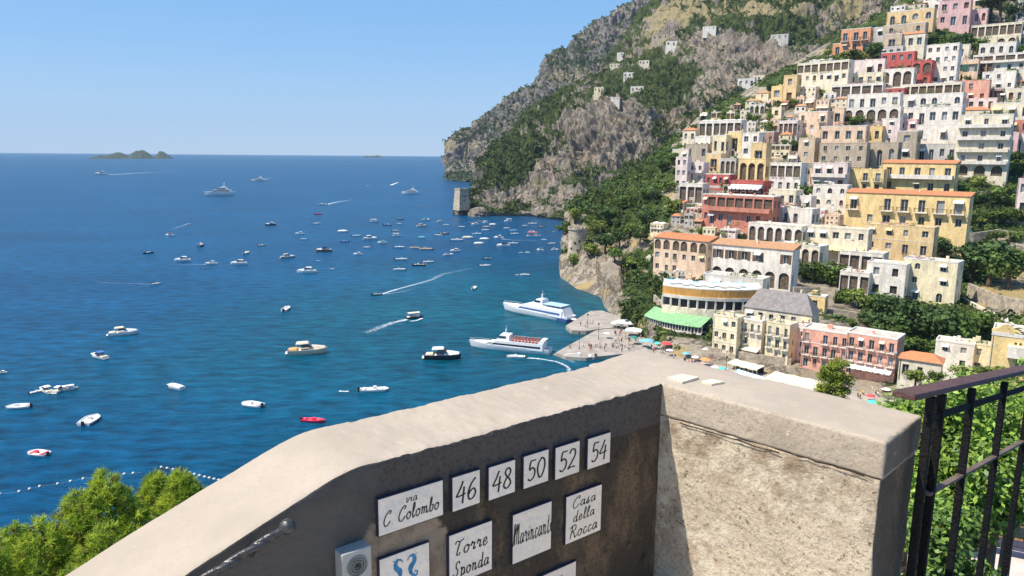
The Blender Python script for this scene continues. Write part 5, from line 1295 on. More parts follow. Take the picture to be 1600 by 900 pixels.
def boat(px, py, Lpx, ang, kind, hull='white', top='white', label='', group=None, wf=1.0, extra=None):
    p = onz(px, py, 0); t = (p - CAM).dot(F_); a = R(ang)
    L_ = Lpx * t / FPX / max(abs(math.cos(a)) + .33 * abs(math.sin(a)), .3); v = ray(px, py); phi = math.atan2(v.x, v.y)
    s = L_ / 10
    nm = {'cruiser': 'motor_cruiser', 'open': 'open_boat', 'canopy': 'canopied_boat', 'yacht': 'motor_yacht', 'sail': 'sailing_boat', 'rib': 'inflatable_boat', 'barge': 'flat_boat', 'cover': 'covered_boat'}[kind]
    o = thing(nm, label, {'yacht': 'yacht', 'sail': 'sailing boat'}.get(kind, 'boat'), p, -phi + a, group, (s * 1.22, s * wf * (1.45 if py > 470 else 1.2), s * 1.5))
    h = HC[hull]
    def P(k, f, name, parent=o): return link(name, cached((kind, k, hull, top), f), parent)
    if kind in ('cruiser', 'cover'):
        P('h', lambda: hullmesh(10, 3.1, 1.0, [h, deckm if hull != 'brown' else teak]), 'hull')
        if kind == 'cover':
            P('c', lambda: block('cover', [(-4.6, 1.0), (4.3, 1.35), (3.2, 1.6), (1.0, 1.95), (-3.0, 1.75), (-4.5, 1.3)], 1.42, .5, 0, [BC[top]]), 'canvas_cover')
        else:
            P('f', lambda: block('foredeck', [(0.2, .72), (4.5, 1.25), (4.3, 1.36), (2.6, 1.62), (.6, 1.8)], 1.25, .55, 0, [h if hull in ('white', 'cream') else HC['white']]), 'foredeck')
            P('w', lambda: block('windscreen', [(1.3, 1.62), (-1.6, 1.55), (-1.4, 2.1), (.1, 2.3)], 1.22, .95, 0, [bgl]), 'windscreen')
            P('r', lambda: block('cabin_roof', [(.35, 2.31), (-2.9, 2.2), (-2.7, 2.42), (.0, 2.5)], 1.15, 1.0, 0, [BC[top]]), 'cabin_roof')
            P('s', lambda: block('sun_pad', [(-4.7, .75), (-2.6, .75), (-2.7, 1.25), (-4.6, 1.15)], 1.1, 1.0, 0, [cush if hull == 'cream' or wf > 1 else BC['cream']]), 'sun_pad')
            P('p', lambda: block('swim_platform', [(-5.6, .2), (-4.95, .2), (-4.95, .38), (-5.6, .38)], 1.1, 1.1, 0, [deckm]), 'swim_platform')
    elif kind in ('open', 'rib', 'barge', 'canopy'):
        B = {'open': 3.0, 'rib': 4.9, 'barge': 3.0, 'canopy': 3.4}[kind]
        P('h', lambda: hullmesh(10, B, .85 if kind != 'barge' else .75, [h, teak if kind == 'canopy' else (h if hull == 'red' else deckm)], .6 if kind != 'barge' else .8, .3 if kind != 'barge' else .1), 'hull')
        sm_ = HC['red'] if hull == 'red' or top == 'red' else cush if hull == 'cream' else HC['white']
        for k_, bx in (('stern_bench', ((-3.9, -B * .36, .45), (-3.0, B * .36, .95))), ('console', ((-.4, -.45, .45), (.8, .45, 1.5))), ('bow_seat', ((1.6, -B * .3, .45), (2.8, B * .3, .85)))):
            P(k_, lambda: (lambda m: (m.box(*bx), m.mesh(k_, [sm_]))[1])(MB()), k_)
        def motor():
            mb = MB(); mb.box((-5.7, -.4, -.2), (-5.01, .4, 1.5)); return mb.mesh('outboard_motor', [HC['dark'] if hull != 'dark' else HC['grey']])
        if kind != 'canopy': P('m', motor, 'outboard_motor')
        if kind == 'canopy':
            P('k', lambda: block('cabin', [(.2, .6), (2.6, .75), (2.3, 2.0), (.2, 2.0)], 1.1, .9, 0, [HC['white']]), 'cabin')
            def can():
                mb = MB(); mb.sheet([[(-4.2, y, 2.5 + .25 * math.cos(y)), (2.6, y, 2.5 + .25 * math.cos(y))] for y in (-1.4, -.7, 0, .7, 1.4)]); return mb.mesh('canopy', [BC[top]])
            P('c', can, 'canopy')
            for x in (-4.0, .2):
                for y in (-1.3, 1.3): link('canopy_post', cached(('cp', x, y), lambda: (lambda m: (m.bar((x, y, .5), (x, y, 2.52), .06, 0, 5), m.mesh('canopy_post', [HC['grey']]))[1])(MB())), o)
    elif kind == 'yacht':
        P('h', lambda: hullmesh(10, 2.1, .95, [h, teak], .5, .35), 'hull')
        P('d1', lambda: block('main_deck', [(-4.2, .8), (2.6, .95), (1.8, 1.55), (-4.0, 1.5)], .92, .85, 0, [HC['white']]), 'main_deck')
        P('g1', lambda: block('saloon_windows', [(-3.4, 1.05), (2.05, 1.12), (1.8, 1.4), (-3.2, 1.36)], .925, .9, 0, [bgl]), 'saloon_windows')
        P('d2', lambda: block('upper_deck', [(-3.2, 1.55), (.9, 1.6), (.2, 2.15), (-2.8, 2.1)], .8, .7, 0, [HC['white']]), 'upper_deck')
        P('g2', lambda: block('bridge_windows', [(-2.2, 1.72), (.72, 1.76), (.4, 2.02), (-2.1, 1.98)], .80, .75, 0, [bgl]), 'bridge_windows')
        P('d3', lambda: block('flybridge', [(-2.5, 2.15), (-.5, 2.2), (-.9, 2.55), (-2.2, 2.5)], .6, .5, 0, [HC['white']]), 'flybridge')
        def mast():
            mb = MB(); mb.bar((-1.6, -.4, 2.5), (-1.8, 0, 3.2), .07, 0, 5); mb.bar((-1.6, .4, 2.5), (-1.8, 0, 3.2), .07, 0, 5); mb.bar((-1.8, 0, 3.2), (-1.9, 0, 3.9), .03, 0, 5); mb.lathe([(.16, 3.2), (.2, 3.3), (.1, 3.45)], 8, 0, (-1.8, 0, 0)); return mb.mesh('radar_mast', [HC['white']])
        P('m', mast, 'radar_mast')
    elif kind == 'sail':
        P('h', lambda: hullmesh(10, 2.8, .9, [h, deckm], .45, .25), 'hull')
        P('c', lambda: block('cabin', [(-1.2, .7), (2.4, .9), (1.9, 1.4), (-1.0, 1.4)], .9, .7, 0, [HC['white']]), 'cabin')
        P('m', lambda: (lambda m: (m.bar((.6, 0, .7), (.6, 0, 12.5), .07, 0, 6, .04), m.mesh('mast', [HC['grey']]))[1])(MB()), 'mast')
        P('b', lambda: (lambda m: (m.bar((.5, 0, 1.9), (-3.6, 0, 1.9), .16, 0, 6), m.mesh('furled_boom', [BC['blue']]))[1])(MB()), 'furled_boom')
    if extra:
        for (k, x, y) in extra:
            w_ = o.matrix_basis @ Vector((x, y, .75)); person(w_, k, f'person in a {k} top aboard the {short(label)}', None)
    LMB.append((label, px, py, Lpx / 2, 4)); return o
LMB = []
BIG = [
(343,305,37,176,'yacht','white','white','large white motor yacht lying far out left of centre'),
(404,283,18,170,'yacht','white','white','white motor yacht underway right of the large yacht'),
(641,303,23,176,'yacht','white','white','white motor yacht anchored off the headland'),
(158,273,15,180,'cruiser','white','white','white cruiser speeding left below the islands with long wake'),
(294,351,8,10,'open','white','white','tiny speedboat with a short wake above the sailing boat'),
(265,368,11,150,'cruiser','white','red','small white cruiser with reddish roof above the sailing boat'),
(314,384,11,80,'open','dark','white','dark hulled boat seen end on in the left sea'),
(232,396,14,20,'sail','dark','white','bare masted sailing boat anchored in the left sea'),
(285,408,21,168,'cruiser','white','white','long white cruiser pointing left near the sailing boat'),
(330,413,15,172,'cruiser','white','white','white cruiser trailing a faint wake to its left'),
(385,396,11,70,'open','white','white','white boat seen end on above the cushioned cruiser'),
(373,413,21,172,'cruiser','white','cream','white cruiser with orange cushions'),
(244,444,12,15,'open','white','white','lone white boat with faint wake below the sailing boat'),
(423,352,14,175,'cruiser','dark','white','dark hulled cruiser alone near the middle of the sea'),
(409,384,11,30,'open','grey','white','small grey boat right of the cushioned cruiser'),
(450,403,19,10,'cruiser','grey','cream','grey cruiser with tall cabin in mid sea'),
(479,426,25,172,'cruiser','white','white','slender white cruiser pointing left in mid sea'),
(506,393,21,175,'cruiser','brown','dark','dark wooden cruiser with black stern in mid sea'),
(504,320,12,188,'open','white','white','white speedboat with a wake trailing right above mid sea'),
(498,335,10,0,'open','red','white','small reddish boat under the speedboat'),
(447,484,14,75,'open','white','white','white boat seen bow on in the middle of the near sea'),
(193,523,35,-4,'cruiser','white','cream','cream topped white cruiser pointing right in the near left sea'),
(155,559,23,120,'cruiser','white','blue','white boat with a blue sunshade and red seats'),
(3,583,12,160,'cruiser','white','white','white boat cut by the left edge of the picture'),
(57,613,17,20,'open','white','white','leftmost boat of the two rafted pairs'),
(72,612,18,110,'cruiser','white','white','second boat of the left rafted pair seen end on'),
(93,611,19,60,'cruiser','white','white','bulky white boat of the right rafted pair'),
(109,609,20,5,'canopy','white','white','white boat with a frame canopy at the right of the rafted pairs'),
(28,637,30,158,'rib','white','white','wide white inflatable at the lower left near the edge'),
(141,658,26,62,'rib','white','white','white inflatable with dark seats left of the pine tip'),
(274,607,24,128,'cover','white','white','plain white covered boat seen from above in the near sea'),
(393,634,30,140,'rib','white','cream','white inflatable with tan seats in the near sea'),
(59,710,27,132,'rib','white','red','white boat with bright red cushions above the pine'),
(481,552,50,-4,'cruiser','cream','cream','beige cruiser with rounded cabin pointing right in the near sea'),
(692,560,48,-4,'cruiser','dark','white','dark hulled launch with tan deck near the ferries'),
(648,497,25,22,'canopy','dark','cream','canopied sightseeing boat with a wake in mid bay'),
(585,611,37,-2,'barge','white','white','flat pale work boat above the parapet'),
(588,461,14,186,'open','dark','white','fast boat towing a long curved white wake'),
(490,659,33,-24,'open','red','red','bright pink red rowing boat near the parapet'),
(806,559,25,174,'open','white','white','small white boat leaving an arc of foam beside the near ferry'),
(905,560,40,176,'open','white','cream','cream boat moored along the lower pier edge'),
(760,405,12,175,'open','dark','white','dark boat with white rail in the right of the bay'),
(758,416,15,5,'open','white','white','white boat with raised stern under the dark one in the bay'),
(741,451,9,80,'open','white','white','round white boat alone between the fast wake and the far ferry'),
(779,372,13,172,'cruiser','white','white','white cruiser in the cove with a wake to its right'),
(786,385,17,178,'cruiser','white','dark','white cruiser with dark canopy in the cove'),
(579,374,18,-6,'cruiser','white','white','largest white cruiser in the moored field'),
(659,354,13,10,'cruiser','cream','cream','cream cruiser at the top of the moored field'),
(654,415,18,178,'barge','dark','white','long dark boat at the bottom of the moored field'),
(665,390,18,178,'barge','cream','white','long cream boat in the middle of the moored field'),
(834,370,19,2,'canopy','white','red','white boat with red figures near the cove shore'),
(972,570,16,10,'open','white','white','small white boat pulled up by the parapet edge'),
]
for b in BIG: boat(*b)
LMB2 = LMB + [('square stone tower', 722, 320, 12, 18), ('round stone watchtower', 901, 370, 14, 25)]
small = [(546,257,6),(574,291,5),(657,323,5),(468,366,11),(474,374,9),(495,350,11),(536,363,14),(557,369,12),(585,347,12),(606,352,12),(573,387,11),(597,380,12),(538,378,11),(559,398,12),(625,343,9),(624,350,8),(618,361,10),(620,369,12),(666,344,10),(624,387,14),(648,388,14),(627,406,16),(624,422,16),(669,410,15),(685,368,11),(694,366,14),(659,372,10),(701,399,13),(711,393,14),(714,376,17),(731,373,15),(721,355,10),(686,347,7),(697,352,9),(735,349,8),(742,351,10),(749,346,7),(758,348,8),(770,352,10),(760,355,11),(758,360,11),(745,366,13),(748,382,14),(757,375,13),(792,357,9),(794,346,11),(803,361,11),(804,366,12),(820,353,8),(832,350,12),(845,355,9),(831,363,9),(802,381,13),(862,381,11),(850,375,8),(844,391,10),(867,391,10),(882,392,10),(808,430,6),(820,430,13),(865,362,4),(497,408,6),(519,421,7),(814,395,7),(824,395,7)]
lookn = {('open', 'white'): 'open white boat', ('open', 'cream'): 'cream open boat', ('cruiser', 'white'): 'small white cruiser', ('canopy', 'white'): 'small canopied boat', ('open', 'blue'): 'blue hulled boat', ('barge', 'white'): 'flat white boat', ('open', 'brown'): 'brown wooden boat', ('open', 'dark'): 'small dark boat', ('cover', 'blue'): 'boat under a blue cover'}
for (x, y, l) in small:
    k = rng.choice(['open'] * 5 + ['cruiser'] * 3 + ['canopy', 'barge', 'barge', 'cover']); hc = 'white'
    if k == 'open': hc = rng.choice(['white', 'white', 'white', 'cream', 'blue', 'brown'])
    tp = rng.choice(['white', 'white', 'cream', 'blue', 'teal'])
    if (x, y) in ((808, 430), (865, 362), (497, 408), (519, 421)): k, hc = 'open', 'white'
    base = lookn.get((k, hc), 'small white boat')
    if k == 'canopy': base = f'small boat with {tp} canopy'
    if k == 'cover': base = f'small boat under a {tp} cover'
    if k == 'cruiser': base = f'small white cruiser with {tp} roof'
    lab = relate(x, y, [(short(q[0]) if len(short(q[0]).split()) > 2 and sum(short(z[0]) == short(q[0]) for z in LMB2) == 1 else q[0],) + tuple(q[1:]) for q in LMB2], USED, base)
    n0 = len(LMB); boat(x, y, l, rng.choice([0, 180, 175, 185, -8, 8, 170]) + rng.uniform(-10, 10), k, hc, tp, lab, 'small boats moored in the bay'); del LMB[n0:]

# ---------------------------------------------------------------- ferries
fw = gel('ferry_white', (.80, .80, .80)); fblue = gel('ferry_blue', (.07, .12, .30)); fred = mat('ferry_seats', (.55, .20, .14), .7, .1)
def ferry(b, s, label, stripe, seatm, kind):
    pb = onz(*b); ps = onz(*s); d = pb - ps; L_ = d.length; o = thing('passenger_ferry', label, 'ferry', (pb + ps) / 2, math.atan2(d.y, d.x), None, (L_ / 36,) * 3)
    o.scale = (L_ / 36, L_ / 36, L_ / 36)
    link('hull', hullmesh(36, 7.4, 2.3, [fw, deckm], .62, .55), o)
    def blk(n, prof, w0, w1, m_): return link(n, block(n, prof, w0, w1, 0, [m_]), o)
    blk('main_cabin', [(-15.5, 1.6), (8.5, 1.9), (4.5, 4.6), (-15.5, 4.4)], 3.45, 3.35, fw)
    blk('cabin_windows', [(-14.5, 2.6), (6.9, 2.8), (5.6, 3.5), (-14.5, 3.35)], 3.49, 3.40, stripe)
    if kind == 0:
        blk('bridge', [(-.8, 4.45), (5.0, 4.6), (3.2, 6.9), (-.9, 6.9)], 2.7, 2.3, fw); blk('bridge_windows', [(.6, 5.5), (4.2, 5.5), (3.6, 6.4), (.6, 6.4)], 2.62, 2.42, bgl)
        blk('foredeck_house', [(4.0, 2.0), (11.2, 2.25), (8.0, 3.4), (4.0, 4.0)], 2.6, 2.1, fw); blk('front_windows', [(5.5, 2.6), (9.7, 2.7), (8.6, 3.15), (5.5, 3.4)], 2.5, 2.25, bgl)
        for k in range(9):
            for sd in (-1, 1):
                mb = MB(); x = -14 + k * 1.45; mb.box((x, sd * 1.6 - 1.2, 4.45), (x + .55, sd * 1.6 + 1.2, 4.95)); mb.box((x, sd * 1.6 - 1.2, 4.95), (x + .14, sd * 1.6 + 1.2, 5.7)); mb.build('seat_row', seatm, o)
        mb = MB()
        for sd in (-3.3, 3.3):
            mb.bar((-15.2, sd, 5.5), (-1, sd, 5.5), .06, 0, 4)
            for k in range(8): mb.bar((-15.2 + k * 2, sd, 4.4), (-15.2 + k * 2, sd, 5.5), .05, 0, 4)
        mb.build('railing', frame_white, o)
        blk('stern_rack', [(-15.6, 4.4), (-13.4, 4.4), (-14.3, 5.9), (-16.2, 5.9)], 2.9, 2.7, fw)
        mx = 1.6; mz = 6.9
    else:
        blk('roof_deck', [(-15.0, 4.45), (3.6, 4.62), (2.4, 5.3), (-15.0, 5.0)], 3.0, 2.8, fw)
        blk('bridge', [(-5.2, 5.05), (-.2, 5.1), (-1.6, 7.4), (-4.6, 7.4)], 2.5, 1.9, fw); blk('bridge_windows', [(-3.9, 6.0), (-.6, 6.0), (-1.3, 6.9), (-3.9, 6.9)], 2.3, 2.05, bgl)
        mb = MB(); mb.box((-14.9, -3.0, 5.9), (-5.4, 3.0, 6.05))
        for k in range(5):
            for sd in (-2.9, 2.9): mb.bar((-14.6 + k * 2.2, sd, 5.0), (-14.6 + k * 2.2, sd, 5.9), .06, 0, 4)
        mb.build('sun_roof', mat('ferry_awning', (.42, .58, .72), .7, .06), o)
        blk('stern_stripe', [(-18.02, .1), (-12.5, .1), (-13.5, 1.4), (-18.02, 1.4)], 3.5, 3.74, stripe)
        blk('stern_ramp', [(-21.5, 1.0), (-17.9, 1.2), (-17.9, 1.5), (-21.5, 1.3)], 1.0, 1.0, fw)
        blk('stern_arch', [(-17.0, 1.7), (-15.2, 1.7), (-14.6, 5.0), (-15.3, 5.2)], 3.2, 2.7, fw)
        mx = -3; mz = 7.4
    mb = MB(); mb.bar((mx, -.5, mz), (mx - .3, 0, mz + 2.4), .12, 0, 5); mb.bar((mx, .5, mz), (mx - .3, 0, mz + 2.4), .12, 0, 5); mb.bar((mx - .3, 0, mz + 2.2), (mx - .4, 0, mz + 3.6), .06, 0, 5); mb.box((mx - .5, -1.0, mz + 1.5), (mx - .2, 1.0, mz + 1.7)); mb.build('radar_mast', fw, o)
    mb = MB(); 
    for sd in (-1, 1):
        pts = [(6 + 11.5 * i / 8, sd * 3.2 * (1 - (i / 8) ** 2.6), 2.9 + i / 8 * 1.0) for i in range(9)]; mb.tube(pts, .05, 0, 4)
        for q in pts[:-1]: mb.bar((q[0], q[1], q[2] - 1.0), q, .04, 0, 4)
    mb.build('bow_rail', frame_white, o)
ferry((733, 541), (860, 553), 'white ferry with black window band and rows of red deck seats', bgl, fred, 0)
ferry((786, 483), (893, 503), 'white ferry with blue stripe moored at the upper pier', fblue, fred, 1)

# ---------------------------------------------------------------- wakes, buoys
def foam_mat():
    m = bpy.data.materials.new('foam'); m.use_nodes = True; nt = m.node_tree; L = nt.links; b = nt.nodes['Principled BSDF']
    b.inputs['Base Color'].default_value = (.78, .84, .88, 1); b.inputs['Roughness'].default_value = .9
    g = nn(nt, 'ShaderNodeNewGeometry'); n = nn(nt, 'ShaderNodeTexNoise'); n.inputs['Scale'].default_value = .8; n.inputs['Detail'].default_value = 6; n.inputs['Roughness'].default_value = .7
    L.new(g.outputs['Position'], n.inputs['Vector']); a = nn(nt, 'ShaderNodeAttribute', attribute_name='dens')
    ad = nn(nt, 'ShaderNodeMath', operation='ADD'); L.new(n.outputs[0], ad.inputs[0]); L.new(a.outputs['Fac'], ad.inputs[1])
    mr = nn(nt, 'ShaderNodeMapRange'); mr.inputs[1].default_value = .85; mr.inputs[2].default_value = 1.25; L.new(ad.outputs[0], mr.inputs[0]); L.new(mr.outputs[0], b.inputs['Alpha']); return m
foam = foam_mat()
def wake(pts, w0, w1, d0, d1, n=40):
    """foam trail through photo points on the water; widths in metres"""
    P = [onz(x, y, .06) for x, y in pts]; V = []; D = []; k = 9
    cum = [0]
    for a, b in zip(P, P[1:]): cum.append(cum[-1] + (b - a).length)
    X = np.interp(np.linspace(0, cum[-1], n + 1), cum, [p.x for p in P]); Y = np.interp(np.linspace(0, cum[-1], n + 1), cum, [p.y for p in P])
    for _ in range(3): X[1:-1] = (X[:-2] + 2 * X[1:-1] + X[2:]) / 4; Y[1:-1] = (Y[:-2] + 2 * Y[1:-1] + Y[2:]) / 4
    for i in range(n + 1):
        a, b = max(i - 1, 0), min(i + 1, n); d = Vector((X[b] - X[a], Y[b] - Y[a], 0)).normalized(); nr = Vector((-d.y, d.x, 0)); s = i / n; w_ = w0 + (w1 - w0) * s; dn = d0 + (d1 - d0) * s
        for j in range(k):
            u = j / (k - 1) * 2 - 1; V.append((X[i] + nr.x * u * w_, Y[i] + nr.y * u * w_, .06)); D.append(dn * (1 - abs(u) ** 1.5) if s > 0.15 else dn * (1 - abs(u) ** 3))
    me = npmesh('boat_wake', V, grid_faces(n + 1, k), foam); x = me.attributes.new('dens', 'FLOAT', 'POINT'); x.data.foreach_set('value', np.asarray(D, np.float32))
    o = link('boat_wake', me); o['kind'] = 'stuff'
wake([(594, 460), (620, 452), (650, 444), (675, 437), (692, 428), (740, 419)], 1.2, 7, .62, .33)
wake([(594, 460), (622, 457), (655, 449)], .8, 4, .55, .3)
wake([(636, 499), (610, 505), (590, 513), (572, 520)], 2, 7, .6, .4)
wake([(660, 497), (650, 501), (640, 502)], 1, 1.5, .8, .6)
wake([(165, 273), (190, 272), (230, 269.5), (285, 268)], 6, 12, .9, .45)
wake([(409, 282), (418, 279), (430, 277)], 6, 9, .6, .4)
wake([(508, 320), (525, 316), (550, 312)], 3, 7, .8, .4)
wake([(611, 289), (622, 285)], 5, 5, .9, .7)
wake([(291, 351), (280, 354), (270, 358)], 2, 5, .5, .35)
wake([(322, 413), (300, 413), (275, 414)], 1.5, 3, .5, .4)
wake([(236, 444), (205, 443), (150, 441)], 1, 3, .45, .38)
wake([(784, 373), (800, 375), (840, 376)], 1.5, 3, .6, .4)
wake([(815, 559), (840, 560), (870, 565), (888, 573), (890, 582), (880, 588), (850, 592)], .8, 2.2, .75, .42)
wake([(862, 553), (880, 556), (896, 566)], 2, 3, .5, .4)
wake([(530, 611), (545, 611.5)], .8, 1.0, .8, .7)
wake([(190, 253), (176, 252)], 8, 8, .7, .6)
def buoy_line(pts, step, r, label):
    P = [onz(x, y, .1) for x, y in pts]; o = thing('buoy_line', label, 'buoy line', P[0]); me = None
    mb = MB(); mb.lathe([(.02, -r), (r * .8, -r * .6), (r, 0), (r * .8, r * .6), (.02, r)], 6); me = mb.mesh('buoy', frame_white)
    rope = MB(); rope.tube([p - P[0] for p in P], .018, 0, 4); rope.build('rope', frame_white, o)
    for a, b in zip(P, P[1:]):
        n = max(1, int((b - a).length / step))
        for i in range(n): link('buoy', me, o, a + (b - a) * (i / n) - P[0])
buoy_line([(0, 772), (30, 768), (62, 760), (90, 756), (130, 748), (180, 742), (222, 738)], 2.0, .38, 'line of white buoys on the water behind the pine')
buoy_line([(252, 730), (280, 735), (320, 745), (372, 757)], 1.5, .38, 'line of white buoys running to the parapet from the pine tops')

# ================================================================= FOREGROUND: LOOKOUT PARAPET
SF = 0.8
ZT = H - 1.237 * SF            # level top of the parapet
CAPH = .145
dl = Vector((.788, .615, 0)).normalized(); nl = Vector((-dl.y, dl.x, 0))      # along left wall, outward normal
dr = Vector((.707, -.707, 0)); nr = Vector((.707, .707, 0))                   # along right wall, outward normal
corner = onz(1035, 600, ZT)
def on_plane(px, py, p0, n):
    d = ray(px, py); t = (p0 - CAM).dot(n) / d.dot(n); return CAM + d * t
def conc_mat(name, base, dark, stain, k=1.0, split=None, coarse=0, speck=1.0):
    m = bpy.data.materials.new(name); m.use_nodes = True; nt = m.node_tree; L = nt.links; b = nt.nodes['Principled BSDF']; b.inputs['Roughness'].default_value = .95; b.inputs['Specular IOR Level'].default_value = .15
    g = nn(nt, 'ShaderNodeNewGeometry')
    def noise(s, d=6, r=.6, st=(1, 1, 1)):
        mp = nn(nt, 'ShaderNodeMapping'); mp.inputs['Scale'].default_value = st; L.new(g.outputs['Position'], mp.inputs[0])
        n = nn(nt, 'ShaderNodeTexNoise'); n.inputs['Scale'].default_value = s; n.inputs['Detail'].default_value = d; n.inputs['Roughness'].default_value = r; L.new(mp.outputs[0], n.inputs['Vector']); return n.outputs[0]
    def ramp(f, lo, hi):
        r = nn(nt, 'ShaderNodeMapRange'); r.interpolation_type = 'SMOOTHSTEP'; r.inputs[1].default_value = lo; r.inputs[2].default_value = hi; L.new(f, r.inputs[0]); return r.outputs[0]
    def mix(f, a, c):
        x = nn(nt, 'ShaderNodeMix', data_type='RGBA'); L.new(f, x.inputs[0])
        for q, v in ((6, a), (7, c)):
            if isinstance(v, tuple): x.inputs[q].default_value = v + (1,)
            else: L.new(v, x.inputs[q])
        return x.outputs[2]
    c = mix(ramp(noise(2.2), .35, .68), base, tuple(q * .84 for q in base))
    c = mix(ramp(noise(3.1, 7, .7, (1, 1, .5)), .52, .66), c, stain)
    c = mix(ramp(noise(9, 6, .75), .57, .70), c, dark if speck == 1 else tuple(a_ * .3 + b_ * .7 for a_, b_ in zip(dark, base)))
    c = mix(ramp(noise(75, 4, .7), .50, .70), c, tuple(q * (1 - .38 * speck) for q in base))
    c = mix(ramp(noise(22, 5, .7), .60, .74), c, tuple(min(q * (1 + .35 * speck), .8) for q in base))
    if coarse:
        c = mix(ramp(noise(27, 8, .8, (1, 1, 1.4)), .56, .61), c, (.19, .14, .095)); c = mix(ramp(noise(48, 6, .8), .60, .66), c, (.10, .08, .06)); c = mix(ramp(noise(5, 7, .75), .50, .62), c, (.78, .68, .52))
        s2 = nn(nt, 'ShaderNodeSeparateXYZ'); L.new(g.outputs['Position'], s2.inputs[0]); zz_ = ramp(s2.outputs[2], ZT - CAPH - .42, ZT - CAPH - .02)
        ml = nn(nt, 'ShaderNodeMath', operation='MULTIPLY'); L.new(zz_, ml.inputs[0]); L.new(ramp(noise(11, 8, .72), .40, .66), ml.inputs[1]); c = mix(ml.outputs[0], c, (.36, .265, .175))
    if split:
        sp = nn(nt, 'ShaderNodeSeparateXYZ'); L.new(g.outputs['Position'], sp.inputs[0])
        def shift(f, a_, n_, k_):
            q = nn(nt, 'ShaderNodeMath', operation='MULTIPLY_ADD'); q.inputs[1].default_value = k_; L.new(n_, q.inputs[0]); L.new(f, q.inputs[2]); return q.outputs[0]
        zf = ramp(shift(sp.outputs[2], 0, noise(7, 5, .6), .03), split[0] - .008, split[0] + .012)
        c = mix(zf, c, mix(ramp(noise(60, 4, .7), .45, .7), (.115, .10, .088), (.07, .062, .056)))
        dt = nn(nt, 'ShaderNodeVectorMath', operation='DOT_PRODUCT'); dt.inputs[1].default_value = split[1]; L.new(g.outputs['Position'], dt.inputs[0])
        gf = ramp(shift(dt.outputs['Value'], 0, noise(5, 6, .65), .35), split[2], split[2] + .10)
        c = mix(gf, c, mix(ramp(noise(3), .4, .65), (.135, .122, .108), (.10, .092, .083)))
        # bare buff plaster left round the seahorse tile
        vd = nn(nt, 'ShaderNodeVectorMath', operation='DISTANCE'); vd.inputs[1].default_value = split[3]; L.new(g.outputs['Position'], vd.inputs[0])
        pf = ramp(shift(vd.outputs['Value'], 0, noise(9, 6, .65), .12), .265, .285); iv = nn(nt, 'ShaderNodeMath', operation='SUBTRACT'); iv.inputs[0].default_value = 1; L.new(pf, iv.inputs[1])
        c = mix(iv.outputs[0], c, mix(ramp(noise(20), .4, .65), (.36, .28, .20), (.26, .20, .14)))
    L.new(c, b.inputs['Base Color'])
    bp = nn(nt, 'ShaderNodeBump'); bp.inputs['Strength'].default_value = .9 * k; bp.inputs['Distance'].default_value = .012; L.new(noise(30, 8, .72), bp.inputs['Height'])
    bp2 = nn(nt, 'ShaderNodeBump'); bp2.inputs['Strength'].default_value = .6 * k; bp2.inputs['Distance'].default_value = .03; L.new(noise(6, 5, .6), bp2.inputs['Height']); L.new(bp.outputs[0], bp2.inputs['Normal']); L.new(bp2.outputs[0], b.inputs['Normal'])
    return m
cap_m = conc_mat('cap_concrete', (.50, .415, .315), (.30, .25, .19), (.40, .33, .245), .7)
top_m = conc_mat('smooth_render', (.47, .395, .315), (.385, .32, .25), (.42, .35, .275), .3, None, 0, .35)
end_m = conc_mat('dark_brown_end', (.20, .15, .105), (.08, .062, .045), (.26, .19, .13), 1.6)  # darker brown finish for the end face of the right wall
endcap_m = conc_mat('dark_brown_cap_end', (.27, .21, .155), (.16, .125, .09), (.22, .17, .12), 1)  # darker brown finish for the end of the cap
old_m = conc_mat('weathered_plaster', (.74, .62, .46), (.30, .23, .155), (.50, .37, .25), 1.8, None, 1)
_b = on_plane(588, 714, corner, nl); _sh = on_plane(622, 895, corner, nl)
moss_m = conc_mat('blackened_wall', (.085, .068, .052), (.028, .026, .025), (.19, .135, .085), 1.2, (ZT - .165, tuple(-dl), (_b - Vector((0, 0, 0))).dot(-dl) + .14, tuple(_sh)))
capdark_m = conc_mat('dark_cap_face', (.12, .105, .09), (.07, .062, .055), (.095, .085, .073), .8)
grey_m = conc_mat('grey_render', (.085, .085, .085), (.06, .06, .06), (.10, .098, .096), .4)

